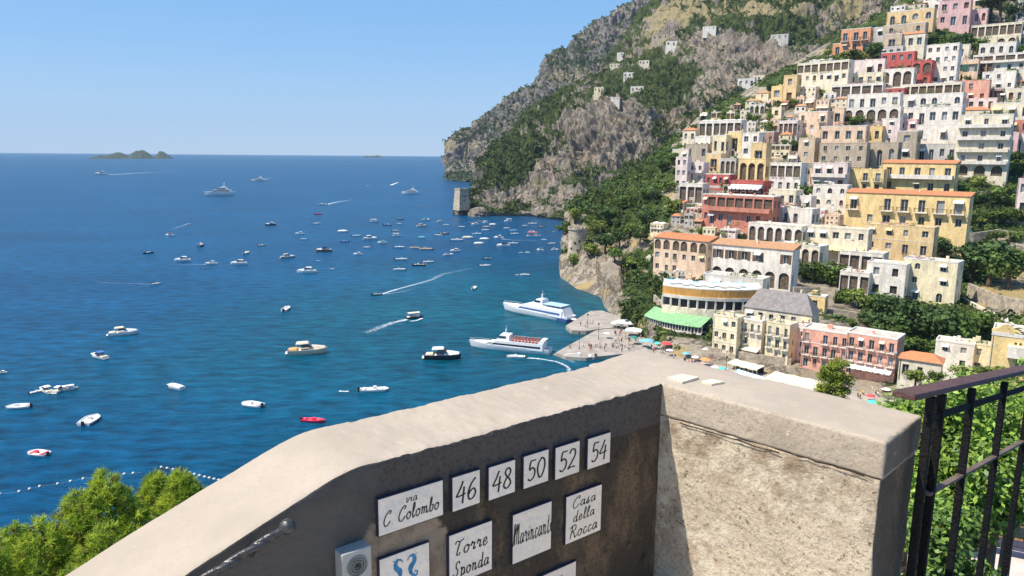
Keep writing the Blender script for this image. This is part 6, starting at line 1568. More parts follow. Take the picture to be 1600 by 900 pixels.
def rough_box(name, P, mats, faces_mat, parent, cuts=40, amp=.006, bev=.02, seed=0, freq=9):
    """P: 8 corner points (bottom ring 0-3, top ring 4-7); bevelled, subdivided and roughened"""
    bm = bmesh.new(); v = [bm.verts.new(p) for p in P]
    for i, q in enumerate(((3, 2, 1, 0), (4, 5, 6, 7), (0, 1, 5, 4), (1, 2, 6, 5), (2, 3, 7, 6), (3, 0, 4, 7))):
        f = bm.faces.new([v[k] for k in q]); f.material_index = faces_mat[i]
    bmesh.ops.recalc_face_normals(bm, faces=bm.faces)
    if bev: bmesh.ops.bevel(bm, geom=[e for e in bm.edges], offset=bev, segments=3, affect='EDGES', profile=.6)
    L_ = max(e.calc_length() for e in bm.edges); target = L_ / cuts
    for _ in range(8):
        es = [e for e in bm.edges if e.calc_length() > target * 1.6]
        if not es or len(bm.faces) > 40000: break
        bmesh.ops.subdivide_edges(bm, edges=es, cuts=1, use_grid_fill=True)
    bmesh.ops.triangulate(bm, faces=[f for f in bm.faces if len(f.verts) > 4])
    bm.normal_update()
    V = np.array([x.co[:] for x in bm.verts]); N = np.array([x.normal[:] for x in bm.verts]); a = fbm(V * freq + seed, 5) * amp + fbm(V * freq * 5 + seed, 3) * amp * .45
    V = V + N * a[:, None]
    for x, p in zip(bm.verts, V): x.co = p
    me = bpy.data.meshes.new(name); bm.to_mesh(me); bm.free()
    for mm in mats: me.materials.append(mm)
    me.polygons.foreach_set('use_smooth', [True] * len(me.polygons))
    return link(name, me, parent)
th = .40                                   # wall thickness
FLOOR = H - 1.95
O = corner.copy()
wl = thing('parapet_wall', 'dark stained parapet wall carrying the painted tiles, descending to the left', 'wall', (O.x, O.y, FLOOR))
wr = thing('parapet_wall', 'sunlit weathered plaster parapet wall right of the tiled one', 'wall', (O.x, O.y, FLOOR))
def loc(p, root): return Vector(p) - root.location
# right wall
endr = on_plane(1385, 691, corner, nr); Lr = (endr - corner).dot(dr)
def Pw(root, o, d, n, a, b, w_, z): return loc(Vector((o.x, o.y, 0)) + d * a + n * w_ + Vector((0, 0, z)), root)
def ring(root, o, d, n, a0, a1, w0, w1, z0, z1, z0b=None, z1b=None):
    return [Pw(root, o, d, n, a0, 0, w0, z0), Pw(root, o, d, n, a1, 0, w0, z0), Pw(root, o, d, n, a1, 0, w1, z0), Pw(root, o, d, n, a0, 0, w1, z0),
            Pw(root, o, d, n, a0, 0, w0, z1), Pw(root, o, d, n, a1, 0, w0, z1), Pw(root, o, d, n, a1, 0, w1, z1), Pw(root, o, d, n, a0, 0, w1, z1)]
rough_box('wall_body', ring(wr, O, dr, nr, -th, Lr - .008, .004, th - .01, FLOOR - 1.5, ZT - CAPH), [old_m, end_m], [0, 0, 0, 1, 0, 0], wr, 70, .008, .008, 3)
rough_box('wall_cap', ring(wr, O, dr, nr, -th - .02, Lr, .0, th, ZT - CAPH + .002, ZT), [cap_m, top_m, endcap_m], [0, 1, 0, 2, 0, 0], wr, 70, .006, .012, 5)
# left wall, level part
bend = on_plane(588, 714, corner, nl); Lb = (bend - corner).dot(-dl)
# sloping part: swept profile following the inner edge seen in the photo
prof = [(588, 714), (565, 724), (545, 735), (520, 747), (480, 773), (430, 806), (360, 851), (290, 898), (215, 948), (100, 1030)]
pts = [on_plane(x, y, corner, nl) for x, y in prof]
dist = [(p - corner).dot(-dl) for p in pts]; zz = [p.z for p in pts]; zz[0] = ZT
S_n = 260; ss = np.linspace(.004, dist[-1], S_n); zt = np.interp(ss, [0] + dist, [ZT] + zz)
for _ in range(60): zt[1:-1] = (zt[:-2] + 2 * zt[1:-1] + zt[2:]) / 4
SEC = [(0, dz) for dz in (-3, -1.2, -.9, -.7, -.55, -.45, -.38, -.32, -.27, -.22, -.18, -.15, -.12, -.09, -.065, -.042, -.024, -.010)] + [(.003, -.003), (.010, 0)] + [(w_, .001) for w_ in np.linspace(.03, th - .03, 16)] + [(th - .010, 0), (th - .003, -.004), (th, -.014), (th, -.05), (th, -.3), (th, -1.5)]
NI = 19
A_ = np.array([[s, w_, dz] for s in ss for (w_, dz) in SEC]); q_ = np.stack([A_[:, 0], A_[:, 1], A_[:, 2] + np.repeat(zt, len(SEC))], 1)
nz1 = fbm(q_ * 11, 5) * .006 + fbm(q_ * 45 + 3, 3) * .0035; rag = np.clip(1 - np.abs(A_[:, 2]) / .03, 0, 1) * np.clip(1 - A_[:, 1] / .03, 0, 1) * fbm(q_ * 28 + 9, 4) * .010 * np.clip((dist[0] + .1 - A_[:, 0]) / .2, .25, 1)
flatk = np.clip((dist[0] + .1 - A_[:, 0]) / .2, .35, 1)
nz1 = np.where(A_[:, 2] < -1, 0, nz1) * flatk
rows = []
for i in range(S_n):
    r_ = []
    for j, (w_, dz) in enumerate(SEC):
        k = i * len(SEC) + j; top_ = dz > -.012 and w_ < th - .002
        r_.append(Pw(wl, O, -dl, nl, ss[i], 0, w_ - (0 if (top_ and w_ > .02) else nz1[k] * (1 if w_ < .1 else -1)), zt[i] + dz + (nz1[k] if top_ else 0) + rag[k]))
    rows.append(r_)
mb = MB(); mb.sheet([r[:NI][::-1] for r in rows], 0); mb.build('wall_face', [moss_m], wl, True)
mb = MB(); mb.sheet([r[NI - 1:][::-1] for r in rows], 0); mb.build('wall_top', [top_m], wl, True)
# pale patches on the cap
def patch(pix, lab):
    P = [onz(x, y, ZT + .0095) for x, y in pix]; mb = MB(); n = len(P); c = sum(P, Vector()) / n; mb.face([p - c for p in P]); lo = [p - c - Vector((0, 0, .012)) for p in P]
    for i in range(n): mb.face([lo[i], lo[(i + 1) % n], P[(i + 1) % n] - c, P[i] - c])
    o = mb.build('worn_tile', mat('pale_tile', (.72, .63, .48), .8, .08, 8, .3, 40), wr); o.location = loc(c, wr)
patch([(1043, 589), (1066, 584), (1092, 589), (1066, 597)], ''); patch([(1096, 595), (1112, 592), (1132, 596), (1112, 600)], '')
def crack(p, d, n_, L_, w_, name, parent, seed):
    r_ = random.Random(seed); pts = []; q = Vector(p); up = Vector((0, 0, 1))
    for i in range(14):
        pts.append(q.copy()); q = q + d * (L_ / 13) + up * r_.uniform(-.004, .0035)
    mb = MB(); lo = [a - n_ * .006 - up * w_ * (.4 + .6 * r_.random()) for a in pts]; hi = [a - n_ * .006 + up * w_ * r_.random() for a in pts]
    mb.sheet([lo, hi]); mb.v = [tuple(loc(v, parent)) for v in mb.v]; mb.build(name, mat('crack_shadow', (.05, .04, .03), 1, .2, 20), parent)
crack(Vector((O.x, O.y, ZT - CAPH - .004)) + dr * .10, dr, nr, .45, .005, 'joint_crack', wr, 1)
crack(Vector((O.x, O.y, ZT - CAPH + .002)) + dr * .62, dr, nr, .25, .004, 'joint_crack', wr, 2)
# street floor behind the wall and the house across the street (they bounce light)
mb = MB(); mb.box((-14, -9, FLOOR - .3), (9, 1.2, FLOOR)); 
def floor_poly():
    A = O - nl * 0 ; q = [Vector((-12, -9, FLOOR)), Vector((9, -9, FLOOR)), Vector((9, O.y - (9 - O.x), FLOOR)), Vector((O.x, O.y, FLOOR)), Vector((O.x - dl.x * 16, O.y - dl.y * 16, FLOOR))]
    mb = MB(); mb.face(q); lo = [p - Vector((0, 0, .3)) for p in q]
    for i in range(len(q)): mb.face([lo[i], lo[(i + 1) % len(q)], q[(i + 1) % len(q)], q[i]])
    o = mb.build('street_pavement', conc_mat('street_paving', (.66, .58, .48), (.5, .44, .36), (.58, .51, .42))); o['kind'] = 'structure'
floor_poly()

# ---------------------------------------------------------------- painted tiles
glaze = mat('white_glaze', (.86, .76, .64), .3, .05, 6, .2, 25, spec=.5, fine=.05, fscale=60); ink = mat('black_ink', (.025, .022, .022), .5, .1); bluei = mat('blue_ink', (.03, .20, .38), .5, .25, 60); edge_m = mat('tile_edge', (.05, .045, .07), .7, .1)
GL = {
'0': (.62, [[(.30, 1), (.08, .75), (.05, .4), (.22, .03), (.42, .1), (.56, .5), (.50, .85), (.30, 1)]]),
'2': (.62, [[(.06, .78), (.20, .98), (.45, .92), (.50, .66), (.30, .35), (.03, .03), (.25, .08), (.58, .05)]]),
'4': (.64, [[(.36, 1), (.20, .65), (.02, .34), (.30, .34), (.60, .38)], [(.46, .72), (.44, .35), (.43, -.06)]]),
'5': (.62, [[(.55, .98), (.35, .97), (.17, .95), (.12, .55), (.32, .62), (.52, .45), (.48, .15), (.25, 0), (.04, .10)]]),
'6': (.62, [[(.48, 1), (.22, .75), (.06, .35), (.18, .03), (.42, .06), (.55, .3), (.40, .50), (.18, .40), (.08, .25)]]),
'8': (.62, [[(.50, .86), (.30, 1), (.12, .84), (.22, .62), (.46, .42), (.54, .18), (.30, .0), (.08, .16), (.20, .46), (.44, .66), (.50, .86)]]),
'v': (.40, [[(.02, .50), (.10, .52), (.14, .05), (.30, .25), (.34, .50), (.40, .46)]]),
'i': (.20, [[(.02, .25), (.10, .5), (.10, .08), (.20, .12)], [(.11, .66), (.12, .70)]]),
'a': (.46, [[(.34, .46), (.16, .5), (.04, .2), (.14, .02), (.30, .2), (.36, .5), (.36, .06), (.46, .14)]]),
'C': (.62, [[(.50, .78), (.58, .92), (.44, 1.0), (.16, .70), (.05, .3), (.18, 0), (.40, .06), (.58, .28)], [(.50, .78), (.42, .82)]]),
'.': (.20, [[(.05, .02), (.08, .05)]]),
'o': (.42, [[(.22, .5), (.06, .36), (.06, .1), (.2, .0), (.34, .16), (.34, .4), (.22, .5), (.30, .40), (.42, .44)]]),
'l': (.26, [[(.02, .2), (.20, .7), (.18, 1.02), (.09, .85), (.08, .12), (.16, .0), (.26, .14)]]),
'm': (.66, [[(.03, .48), (.08, .5), (.07, .02)], [(.08, .35), (.20, .5), (.27, .4), (.26, .02)], [(.27, .35), (.40, .5), (.48, .4), (.47, .06), (.54, .02), (.66, .16)]]),
'b': (.40, [[(.02, .2), (.17, .7), (.17, 1.0), (.08, .85), (.07, .1), (.18, 0), (.32, .18), (.30, .42), (.20, .45), (.40, .44)]]),
'T': (.60, [[(.04, .78), (.14, .95), (.35, .88), (.62, .98)], [(.36, .88), (.26, .4), (.22, .08), (.34, .0), (.44, .15)]]),
'r': (.36, [[(.02, .3), (.10, .56), (.14, .44), (.26, .46), (.22, .1), (.28, .02), (.36, .14)]]),
'e': (.38, [[(.03, .2), (.24, .3), (.24, .5), (.10, .46), (.06, .12), (.18, .0), (.38, .18)]]),
'S': (.56, [[(.52, .82), (.44, 1.0), (.26, .92), (.24, .66), (.40, .40), (.34, .1), (.16, .0), (.04, .12), (.12, .24)]]),
'p': (.46, [[(.04, .44), (.12, .5), (.10, -.38)], [(.11, .3), (.24, .5), (.36, .36), (.32, .08), (.16, .04), (.3, .02), (.46, .14)]]),
'n': (.48, [[(.03, .46), (.09, .5), (.08, .02)], [(.09, .33), (.22, .5), (.30, .4), (.29, .06), (.36, .02), (.48, .16)]]),
'd': (.46, [[(.32, .44), (.16, .5), (.05, .25), (.12, .03), (.28, .12), (.34, .5), (.36, 1.0)], [(.36, 1.0), (.33, .1), (.40, .02), (.46, .14)]]),
'M': (.80, [[(.02, .06), (.10, .1), (.16, .95), (.20, .98), (.24, .06)], [(.24, .5), (.40, .98), (.44, .9), (.46, .06)], [(.46, .5), (.60, .98), (.66, .9), (.68, .08), (.80, .14)]]),
'c': (.36, [[(.30, .42), (.18, .5), (.05, .25), (.12, .0), (.24, .04), (.36, .18)]]),
's': (.34, [[(.02, .1), (.20, .56), (.16, .36), (.26, .14), (.16, .0), (.04, .08), (.34, .16)]]),
't': (.30, [[(.15, .9), (.10, .3), (.12, .04), (.20, .0), (.30, .14)], [(.0, .6), (.28, .64)]]),
'V': (.62, [[(.02, .80), (.12, .98), (.20, .8), (.26, .04), (.44, .6), (.58, .98), (.64, .9)]]),
'R': (.64, [[(.20, .92), (.14, .4), (.08, .0)], [(.02, .78), (.22, .98), (.46, .92), (.46, .62), (.18, .5), (.34, .42), (.44, .1), (.52, .0), (.64, .16)]]),
}
def smooth_path(pts, k=7):
    P = [Vector((p[0], p[1])) for p in pts]; out = []
    if len(P) == 2: return P
    Q = [P[0] * 2 - P[1]] + P + [P[-1] * 2 - P[-2]]
    for i in range(1, len(Q) - 2):
        for j in range(k):
            t = j / k; a, b, c, d = Q[i - 1], Q[i], Q[i + 1], Q[i + 2]
            out.append(.5 * ((2 * b) + (c - a) * t + (2 * a - 5 * b + 4 * c - d) * t * t + (3 * b - 3 * c + d - a) * t ** 3))
    return out + [P[-1]]
def ribbon(mb, path, w_, T_, m=0, wfun=None):
    n = len(path); L_, R_ = [], []
    for i in range(n):
        a, b = path[max(i - 1, 0)], path[min(i + 1, n - 1)]; d = b - a
        if d.length < 1e-6: d = Vector((1, 0))
        d.normalize(); q = Vector((-d.y, d.x)); ww = w_ * (wfun(i / max(n - 1, 1)) if wfun else (.75 + .5 * abs(d.y)))
        L_.append(T_(path[i] + q * ww)); R_.append(T_(path[i] - q * ww))
    for i in range(n - 1): mb.face([R_[i], R_[i + 1], L_[i + 1], L_[i]], m)
def text_paths(s, height, slant=.12, gap=.06, squeeze=1.0):
    x = 0; out = []
    for ch in s:
        if ch == ' ': x += .3; continue
        w_, st = GL[ch]
        for q in st: out.append([((x + p[0] + slant * p[1]) * height * squeeze, p[1] * height) for p in q])
        x += w_ + gap
    return out, x * height * squeeze
def tile(quad, lines, label, kind='text', bluep=False):
    """quad: photo corners TL,TR,BR,BL on the wall plane; lines: (text, cx, base, height, squeeze)"""
    off = nl * -.0
    P = [on_plane(x, y, corner - nl * .004, nl) for x, y in quad]; c = sum(P, Vector()) / 4
    wd = ((P[1] - P[0]).dot(dl) + (P[2] - P[3]).dot(dl)) / 2; ht = ((P[0].z - P[3].z) + (P[1].z - P[2].z)) / 2
    o = thing('painted_tile', label, 'tile', c - nl * .0, math.atan2(dl.y, dl.x))       # local x along wall, -y towards the viewer
    mb = MB(); mb.box((-wd / 2, -.012, -ht / 2), (wd / 2, .02, ht / 2)); mb.build('glazed_face', glaze, o)
    mb = MB(); b = .003
    for a in (((-wd / 2 - b, -.011, -ht / 2 - b), (-wd / 2 - .0003, .02, ht / 2 + b)), ((wd / 2 + .0003, -.011, -ht / 2 - b), (wd / 2 + b, .02, ht / 2 + b)), ((-wd / 2, -.011, ht / 2 + .0003), (wd / 2, .02, ht / 2 + b)), ((-wd / 2, -.011, -ht / 2 - b), (wd / 2, .02, -ht / 2 - .0003))): mb.box(*a)
    mb.build('tile_rim', edge_m, o)
    mb = MB(); 
    for (s, cx, base, hh, sq) in lines:
        paths, tw = text_paths(s, hh * ht, squeeze=sq)
        for p in paths:
            T_ = lambda q: (q.x - tw / 2 + cx * wd, -.0128, (base - .5) * ht + q.y)
            ribbon(mb, smooth_path(p), hh * ht * (.040 if hh < .45 else .046) * min(1, sq * 1.05), T_)
    if mb.v: mb.build('lettering', ink, o)['kind'] = 'stuff'
    if bluep:
        mb = MB()
        for sx in (-1, 1):
            path = [(.02, .60), (.06, .66), (.13, .67), (.17, .60), (.15, .52), (.09, .45), (.08, .36), (.13, .28), (.20, .25), (.23, .31), (.18, .34), (.165, .30)]
            path = [(sx * (p[0] * .95 + .03) * wd, (p[1] - .5 + .20) * ht) for p in path]
            wf = lambda s: [.35, .55, 1.0, 1.25, 1.5, 1.6, 1.2, .8, .6, .5, .4, .2][min(int(s * 11.99), 11)]
            ribbon(mb, smooth_path(path), .032 * wd, lambda q: (q.x, -.0128, q.y), wfun=wf)
            for k in range(3):      # crest and fin spikes
                x = sx * (.18 + .03) * wd; z = (.66 - .07 * k - .30 ) * ht
                mb.face([(x * .98, -.0129, z + .02 * ht), (x * 1.18, -.0129, z + .035 * ht), (x, -.0129, z - .015 * ht)][::sx])
        mb.build('seahorse_emblem', bluei, o)
    return o
tile([(588, 778), (689, 750), (689, 803), (590, 835)], [('via', .0, .68, .26, 1.15), ('C. Colombo', .0, .22, .40, .88)], 'wide white street tile reading via C. Colombo')
for (n_, wd_, pos_), q in ((('46', 'forty six', 'beside the street tile'), [(704, 744), (746, 734), (747, 784), (705, 797)]), (('48', 'forty eight', 'second of the five in the row'), [(760, 729), (801, 718), (802, 767), (762, 779)]), (('50', 'fifty', 'in the middle of the row'), [(815, 712), (853, 702), (854, 750), (816, 761)]), (('52', 'fifty two', 'above the Casa della Rocca tile'), [(864, 698), (902, 689), (902, 736), (866, 747)]), (('54', 'fifty four', 'nearest the parapet corner'), [(915, 685), (950, 675), (950, 721), (916, 731)])):
    tile(q, [(n_, 0, .20, .62, .84)], f'square white tile painted {wd_}, {pos_}')
tile([(699, 834), (765, 814), (766, 889), (700, 911)], [('Torre', 0, .56, .30, 1.1), ('Sponda', 0, .13, .30, .88)], 'white tile reading Torre Sponda')
tile([(798, 802), (858, 784), (858, 856), (799, 878)], [('Marincanti', 0, .36, .42, .50)], 'white tile reading Marincanti in narrow script')
tile([(881, 775), (936, 757), (936, 828), (882, 846)], [('Casa', 0, .71, .23, 1.35), ('della', 0, .41, .23, 1.25), ('Rocca', 0, .08, .27, 1.15)], 'white tile reading Casa della Rocca')
tile([(591, 871), (668, 847), (668, 925), (592, 950)], [('Villa', 0, .18, .16, 1.0)], 'white tile with two blue seahorses facing apart', bluep=True)
tile([(838, 900), (896, 877), (896, 950), (840, 972)], [('Villa', 0, .62, .22, .9)], 'lowest white tile cut by the bottom edge of the picture')
# doorbell speaker box
def speaker():
    q = [(523, 855), (569, 844), (571, 892), (525, 903)]; P = [on_plane(x, y, corner, nl) for x, y in q]; c = sum(P, Vector()) / 4; wd = (P[1] - P[0]).dot(dl); ht = P[0].z - P[3].z
    o = thing('speaker_box', 'square grey speaker box with round grille left of the seahorse tile', 'speaker', c, math.atan2(dl.y, dl.x)); pm = mat('grey_plastic', (.42, .41, .37), .5, .06, 5); gm = mat('grille_grey', (.20, .21, .19), .5, .1, 20)
    rough_box('housing', [Vector(p) for p in [(-wd / 2, -.05, -ht / 2), (wd / 2, -.05, -ht / 2), (wd / 2, .02, -ht / 2), (-wd / 2, .02, -ht / 2), (-wd / 2, -.05, ht / 2), (wd / 2, -.05, ht / 2), (wd / 2, .02, ht / 2), (-wd / 2, .02, ht / 2)]], [pm], [0] * 6, o, 10, 0, .005)
    M = Matrix.Translation((0, -.0505, 0)) @ Matrix.Rotation(math.pi / 2, 4, 'X')
    for i, (r0, r1) in enumerate(((.34, .30), (.26, .22), (.18, .14))):
        mb = MB(); mb.lathe([(r0 * wd, 0), (r0 * wd, .004), (r1 * wd, .004), (r1 * wd, 0.001)], 28); mb.v = [tuple(M @ Vector(v)) for v in mb.v]; mb.build('grille_ring', gm, o)
    mb = MB(); mb.lathe([(.05 * wd, 0), (.05 * wd, .006), (.02 * wd, .007)], 12); mb.v = [tuple(M @ Vector(v)) for v in mb.v]; mb.build('centre_screw', iron, o)
speaker()
# twisted iron handrail ending in a ball
def twisted_rail():
    off = corner - nl * .075
    a = on_plane(449, 823, off, nl); b = on_plane(330, 898, off, nl); b = b + (b - a) * .5
    o = thing('twisted_handrail', 'twisted black iron handrail ending in a ball on the left', 'handrail', a); d = b - a; L_ = d.length; d.normalize(); u = d.orthogonal().normalized(); v = d.cross(u)
    irn = mat('wrought_iron', (.075, .072, .07), .34, .2, 20, .15, 80, metal=.5, spec=.5)
    mb = MB(); s = .0125; n = 200; rows = []
    for i in range(n + 1):
        x = L_ * i / n; an = x / .085 * math.pi
        ring_ = []
        for k in range(16):
            t = 2 * math.pi * k / 16; r = s * (.62 + .55 * abs(math.cos(t)) ** .7); tt = t + an
            ring_.append(d * x + u * r * math.cos(tt) + v * r * math.sin(tt))
        ring_.append(ring_[0]); rows.append(ring_)
    mb.sheet(rows); mb.build('twisted_bar', irn, o, True)
    bm = bmesh.new(); bmesh.ops.create_uvsphere(bm, u_segments=24, v_segments=14, radius=.0235); me = bpy.data.meshes.new('ball_finial'); bm.to_mesh(me); bm.free(); me.materials.append(irn); me.polygons.foreach_set('use_smooth', [True] * len(me.polygons)); link('ball_finial', me, o)
    for f in (.42, 1.15):
        p = d * (L_ / 1.5 * f); mb = MB(); mb.tube([p, p + nl * .05 - Vector((0, 0, .05)), p + nl * .085 - Vector((0, 0, .05))], .009, 0, 8); mb.build('bracket', irn, o)
twisted_rail()

# ---------------------------------------------------------------- street railing on the right
def railing():
    vp = ray(1898, 527).normalized(); p0 = at(1440, 640, 3.3 * SF)
    hz = Vector((vp.x, vp.y, 0)).normalized(); nrm = Vector((hz.y, -hz.x, 0))
    P = lambda x, y: on_plane(x, y, p0, nrm)
    o = thing('iron_railing', 'dark iron street railing with brown handrail at the right edge', 'railing', P(1412, 628)); q = o.location.copy()
    pa = mat('painted_brown', (.105, .048, .04), .45, .18, 8, .35, 60, spec=.4); blk = mat('railing_black', (.010, .009, .009), .7, .25, 12, .3, 70, spec=.2)
    A, B = P(1412, 618), P(1600, 577); d = (B - A).normalized(); B = A + d * 4.0; up = nrm.cross(d).normalized(); up = up if up.z > 0 else -up
    def bar(a, b, w_, h, name, m_):
        dd = (b - a).normalized(); uu = nrm.cross(dd).normalized(); uu = uu if uu.z > 0 else -uu
        pts = [a - nrm * w_ - uu * h - q, b - nrm * w_ - uu * h - q, b + nrm * w_ - uu * h - q, a + nrm * w_ - uu * h - q, a - nrm * w_ + uu * h - q, b - nrm * w_ + uu * h - q, b + nrm * w_ + uu * h - q, a + nrm * w_ + uu * h - q]
        return rough_box(name, pts, [m_], [0] * 6, o, 12, .0006, min(w_, h) * .35)
    bar(A, B, .036, .011, 'handrail', pa)
    A2 = P(1448, 655); bar(A2, A2 + d * 3.9, .008, .013, 'upper_rail', blk)
    l0 = P(1448, 772); l1 = P(1600, 688); dl_ = (l1 - l0).normalized(); bar(l0, l0 + dl_ * 3.9, .013, .006, 'lower_rail', mat('rail_brown', (.16, .11, .085), .5, .2, 8))
    for x in (1455, 1472, 1519, 1570, 1612, 1648, 1680, 1708, 1734, 1757):
        t0 = P(x, 618 - (x - 1412) * .195 + 10); b0 = t0 - Vector((0, 0, 1.25)); w_ = .0145
        pts = [b0 + hz * sx * w_ + nrm * sy * w_ - q for sx, sy in ((-1, -1), (1, -1), (1, 1), (-1, 1))] + [t0 + hz * sx * w_ + nrm * sy * w_ - q for sx, sy in ((-1, -1), (1, -1), (1, 1), (-1, 1))]
        rough_box('post', pts, [blk], [0] * 6, o, 16, .0006, .003)
railing()

# ================================================================= NEAR TREES
def near_pine():
    """broad pine below the parapet at the lower left, built of needle tufts on twigs"""
    rs = np.random.RandomState(11); t0 = 15.0; k = t0 / FPX
    leads = [(160, 738, 1.0), (242, 740, .9), (282, 737, .8), (330, 765, .7), (120, 770, 1.2), (200, 785, 1.3), (60, 815, 1.3), (20, 822, 1.2), (-30, 840, 1.4), (255, 800, 1.2), (300, 800, 1.0), (100, 830, 1.5), (160, 820, 1.4), (220, 840, 1.4), (40, 870, 1.6), (120, 885, 1.6), (190, 890, 1.5), (255, 860, 1.2), (-20, 900, 1.7), (80, 930, 1.7), (160, 950, 1.7), (-70, 870, 1.5), (305, 835, .9), (230, 900, 1.3), (340, 790, .5)]
    cen = onz(140, 930, 0); base = at(120, 1120, t0 + 1.0); base.z = slope_z(base.x, base.y) - .3
    o = thing('pine_tree', 'bright green pine tree below the parapet at the lower left', 'tree', base)
    tips = []; nrmv = []
    mb = MB(); crownc = at(140, 960, t0 + .6)
    mb.tube([(0, 0, -1), (crownc - base) * .5 + Vector((.1, 0, 0)), crownc - base], [.22, .17, .11], n=8)
    for (x, y, r) in leads:
        tt = t0 + rs.uniform(-1.0, 1.0) + (0.6 if y < 800 else -.2 - .6 * (y - 800) / 150); top = at(x, y, tt) - base; R0_ = r * .62
        mb.tube([crownc - base + Vector(rs.uniform(-.2, .2, 3)), (crownc - base) * .35 + top * .65 - Vector((0, 0, .25)), top - Vector((0, 0, .1))], [.05, .03, .012], n=5)
        n = int(150 + 230 * r)
        for i in range(n):
            u = rs.rand() ** .6; h = u * R0_ * 1.7; rad = R0_ * (.12 + .95 * u ** .8) * math.sqrt(rs.rand()); a = rs.uniform(0, 6.283)
            p = top + Vector((rad * math.cos(a), rad * math.sin(a), -h)); tips.append(p); nrmv.append(Vector((math.cos(a) * .55, math.sin(a) * .55, .75)))
            if i % 9 == 0: mb.bar(top - Vector((0, 0, h + .15)), p, .008, 0, 4, .004)
    mb.build('trunk', bark, o)
    tips = np.array([p[:] for p in tips]); nv = np.array([p[:] for p in nrmv]); q = 17; n = len(tips)
    ax = np.repeat(nv + rs.normal(size=nv.shape) * .25, q, 0); d = ax + rs.normal(size=ax.shape) * .62; d /= np.linalg.norm(d, axis=1, keepdims=True)
    c = np.repeat(tips, q, 0); ln = rs.uniform(.09, .17, (n * q, 1)); s = np.cross(d, rs.normal(size=d.shape)); s /= np.linalg.norm(s, axis=1, keepdims=True); s *= .0085
    V = np.stack([c - s, c + s, c + d * ln + s * .4, c + d * ln - s * .4], 1).reshape(-1, 3)
    m1 = mat('pine_needles', (.58, .66, .08), .6, .3, 3.0, 0, spec=.3, fine=.3, fscale=14, trans=.38, col2=(.25, .40, .05))
    m2 = mat('pine_needles_old', (.20, .18, .05), .7, .3, 3, trans=.1)
    mi = np.repeat((rs.rand(n) < .13).astype(int), q)
    link('crown', npmesh('crown', V, np.arange(4 * n * q).reshape(-1, 4), [m1, m2], mi), o)
near_pine()
def broad_tree(px, py, t, rx, rz, n, size, seed, label, cols, lobes=26, shape=None):
    rs = np.random.RandomState(seed); c = at(px, py, t); base = Vector((c.x, c.y, min(slope_z(c.x, c.y), c.z - rz * .9)))
    o = thing('leafy_tree', label, 'tree', base); off = np.array((c - base)[:]); P = []; N = []; mb = MB(); per = n // lobes
    mb.tube([(0, 0, -.6), (off[0] * .5, off[1] * .5, off[2] * .5), tuple(off)], [.13, .1, .06], n=7)
    for i in range(lobes):
        d = rs.normal(size=3); d /= np.linalg.norm(d); ctr = off + d * np.array([rx, rx * .8, rz]) * rs.uniform(.35, .9); r = rs.uniform(.22, .36) * rx
        mb.tube([tuple(off * .8), tuple(off * .3 + ctr * .7 - np.array([0, 0, r * .2])), tuple(ctr)], [.04, .025, .01], n=5)
        # shoots carrying leaves: clustered sprays
        ns = per // 9
        sd = rs.normal(size=(ns, 3)); sd[:, 2] += .35; sd /= np.linalg.norm(sd, axis=1, keepdims=True); sp = ctr + sd * r * (.45 + .65 * rs.rand(ns, 1))
        pp = np.repeat(sp, 9, 0) + rs.normal(size=(ns * 9, 3)) * size * .85; nnm = np.repeat(sd, 9, 0) * .7 + rs.normal(size=(ns * 9, 3)) * .55 + np.array([0, 0, .5])
        P.append(pp); N.append(nnm)
    P = np.concatenate(P); N = np.concatenate(N); V, Fq = leafquads(P, N, size * (.7 + .6 * rs.rand(len(P))), rs, .52)
    mi = (rs.rand(len(P)) < .3).astype(int)
    link('crown', npmesh('crown', V, Fq, cols, mi), o); mb.build('trunk', bark, o); return o
lf1 = mat('fresh_leaves', (.27, .40, .06), .5, .35, 2.2, 0, spec=.4, fine=.25, fscale=9, trans=.25); lf2 = mat('deep_leaves', (.11, .20, .04), .5, .3, 2.2, 0, spec=.4, fine=.2, fscale=9, trans=.2)
broad_tree(1484, 704, 9.5, 1.1, 1.0, 11000, .085, 21, 'fresh green leafy tree behind the end of the parapet', [lf1, lf2])
broad_tree(1572, 672, 10.5, 1.2, .9, 11000, .09, 22, 'leafy tree behind the railing nearest the right edge', [lf1, lf2])
broad_tree(1520, 770, 9.0, 1.0, .75, 9000, .085, 23, 'lower leafy bush seen between the railing posts', [lf1, lf2])
broad_tree(1432, 655, 11, .6, .65, 5200, .09, 24, 'leafy tree top just left of the handrail end', [lf1, lf2], 14)
broad_tree(1470, 870, 8.0, .55, .6, 4400, .075, 25, 'shady shrub low beside the end of the parapet', [lf2, lf1], 14)
broad_tree(1590, 735, 11.5, .9, .8, 4200, .10, 27, 'grey green bush at the right edge below the leafy trees', [mat('grey_leaves', (.15, .19, .09), .6, .3, 2.2, trans=.2), lf2], 16)
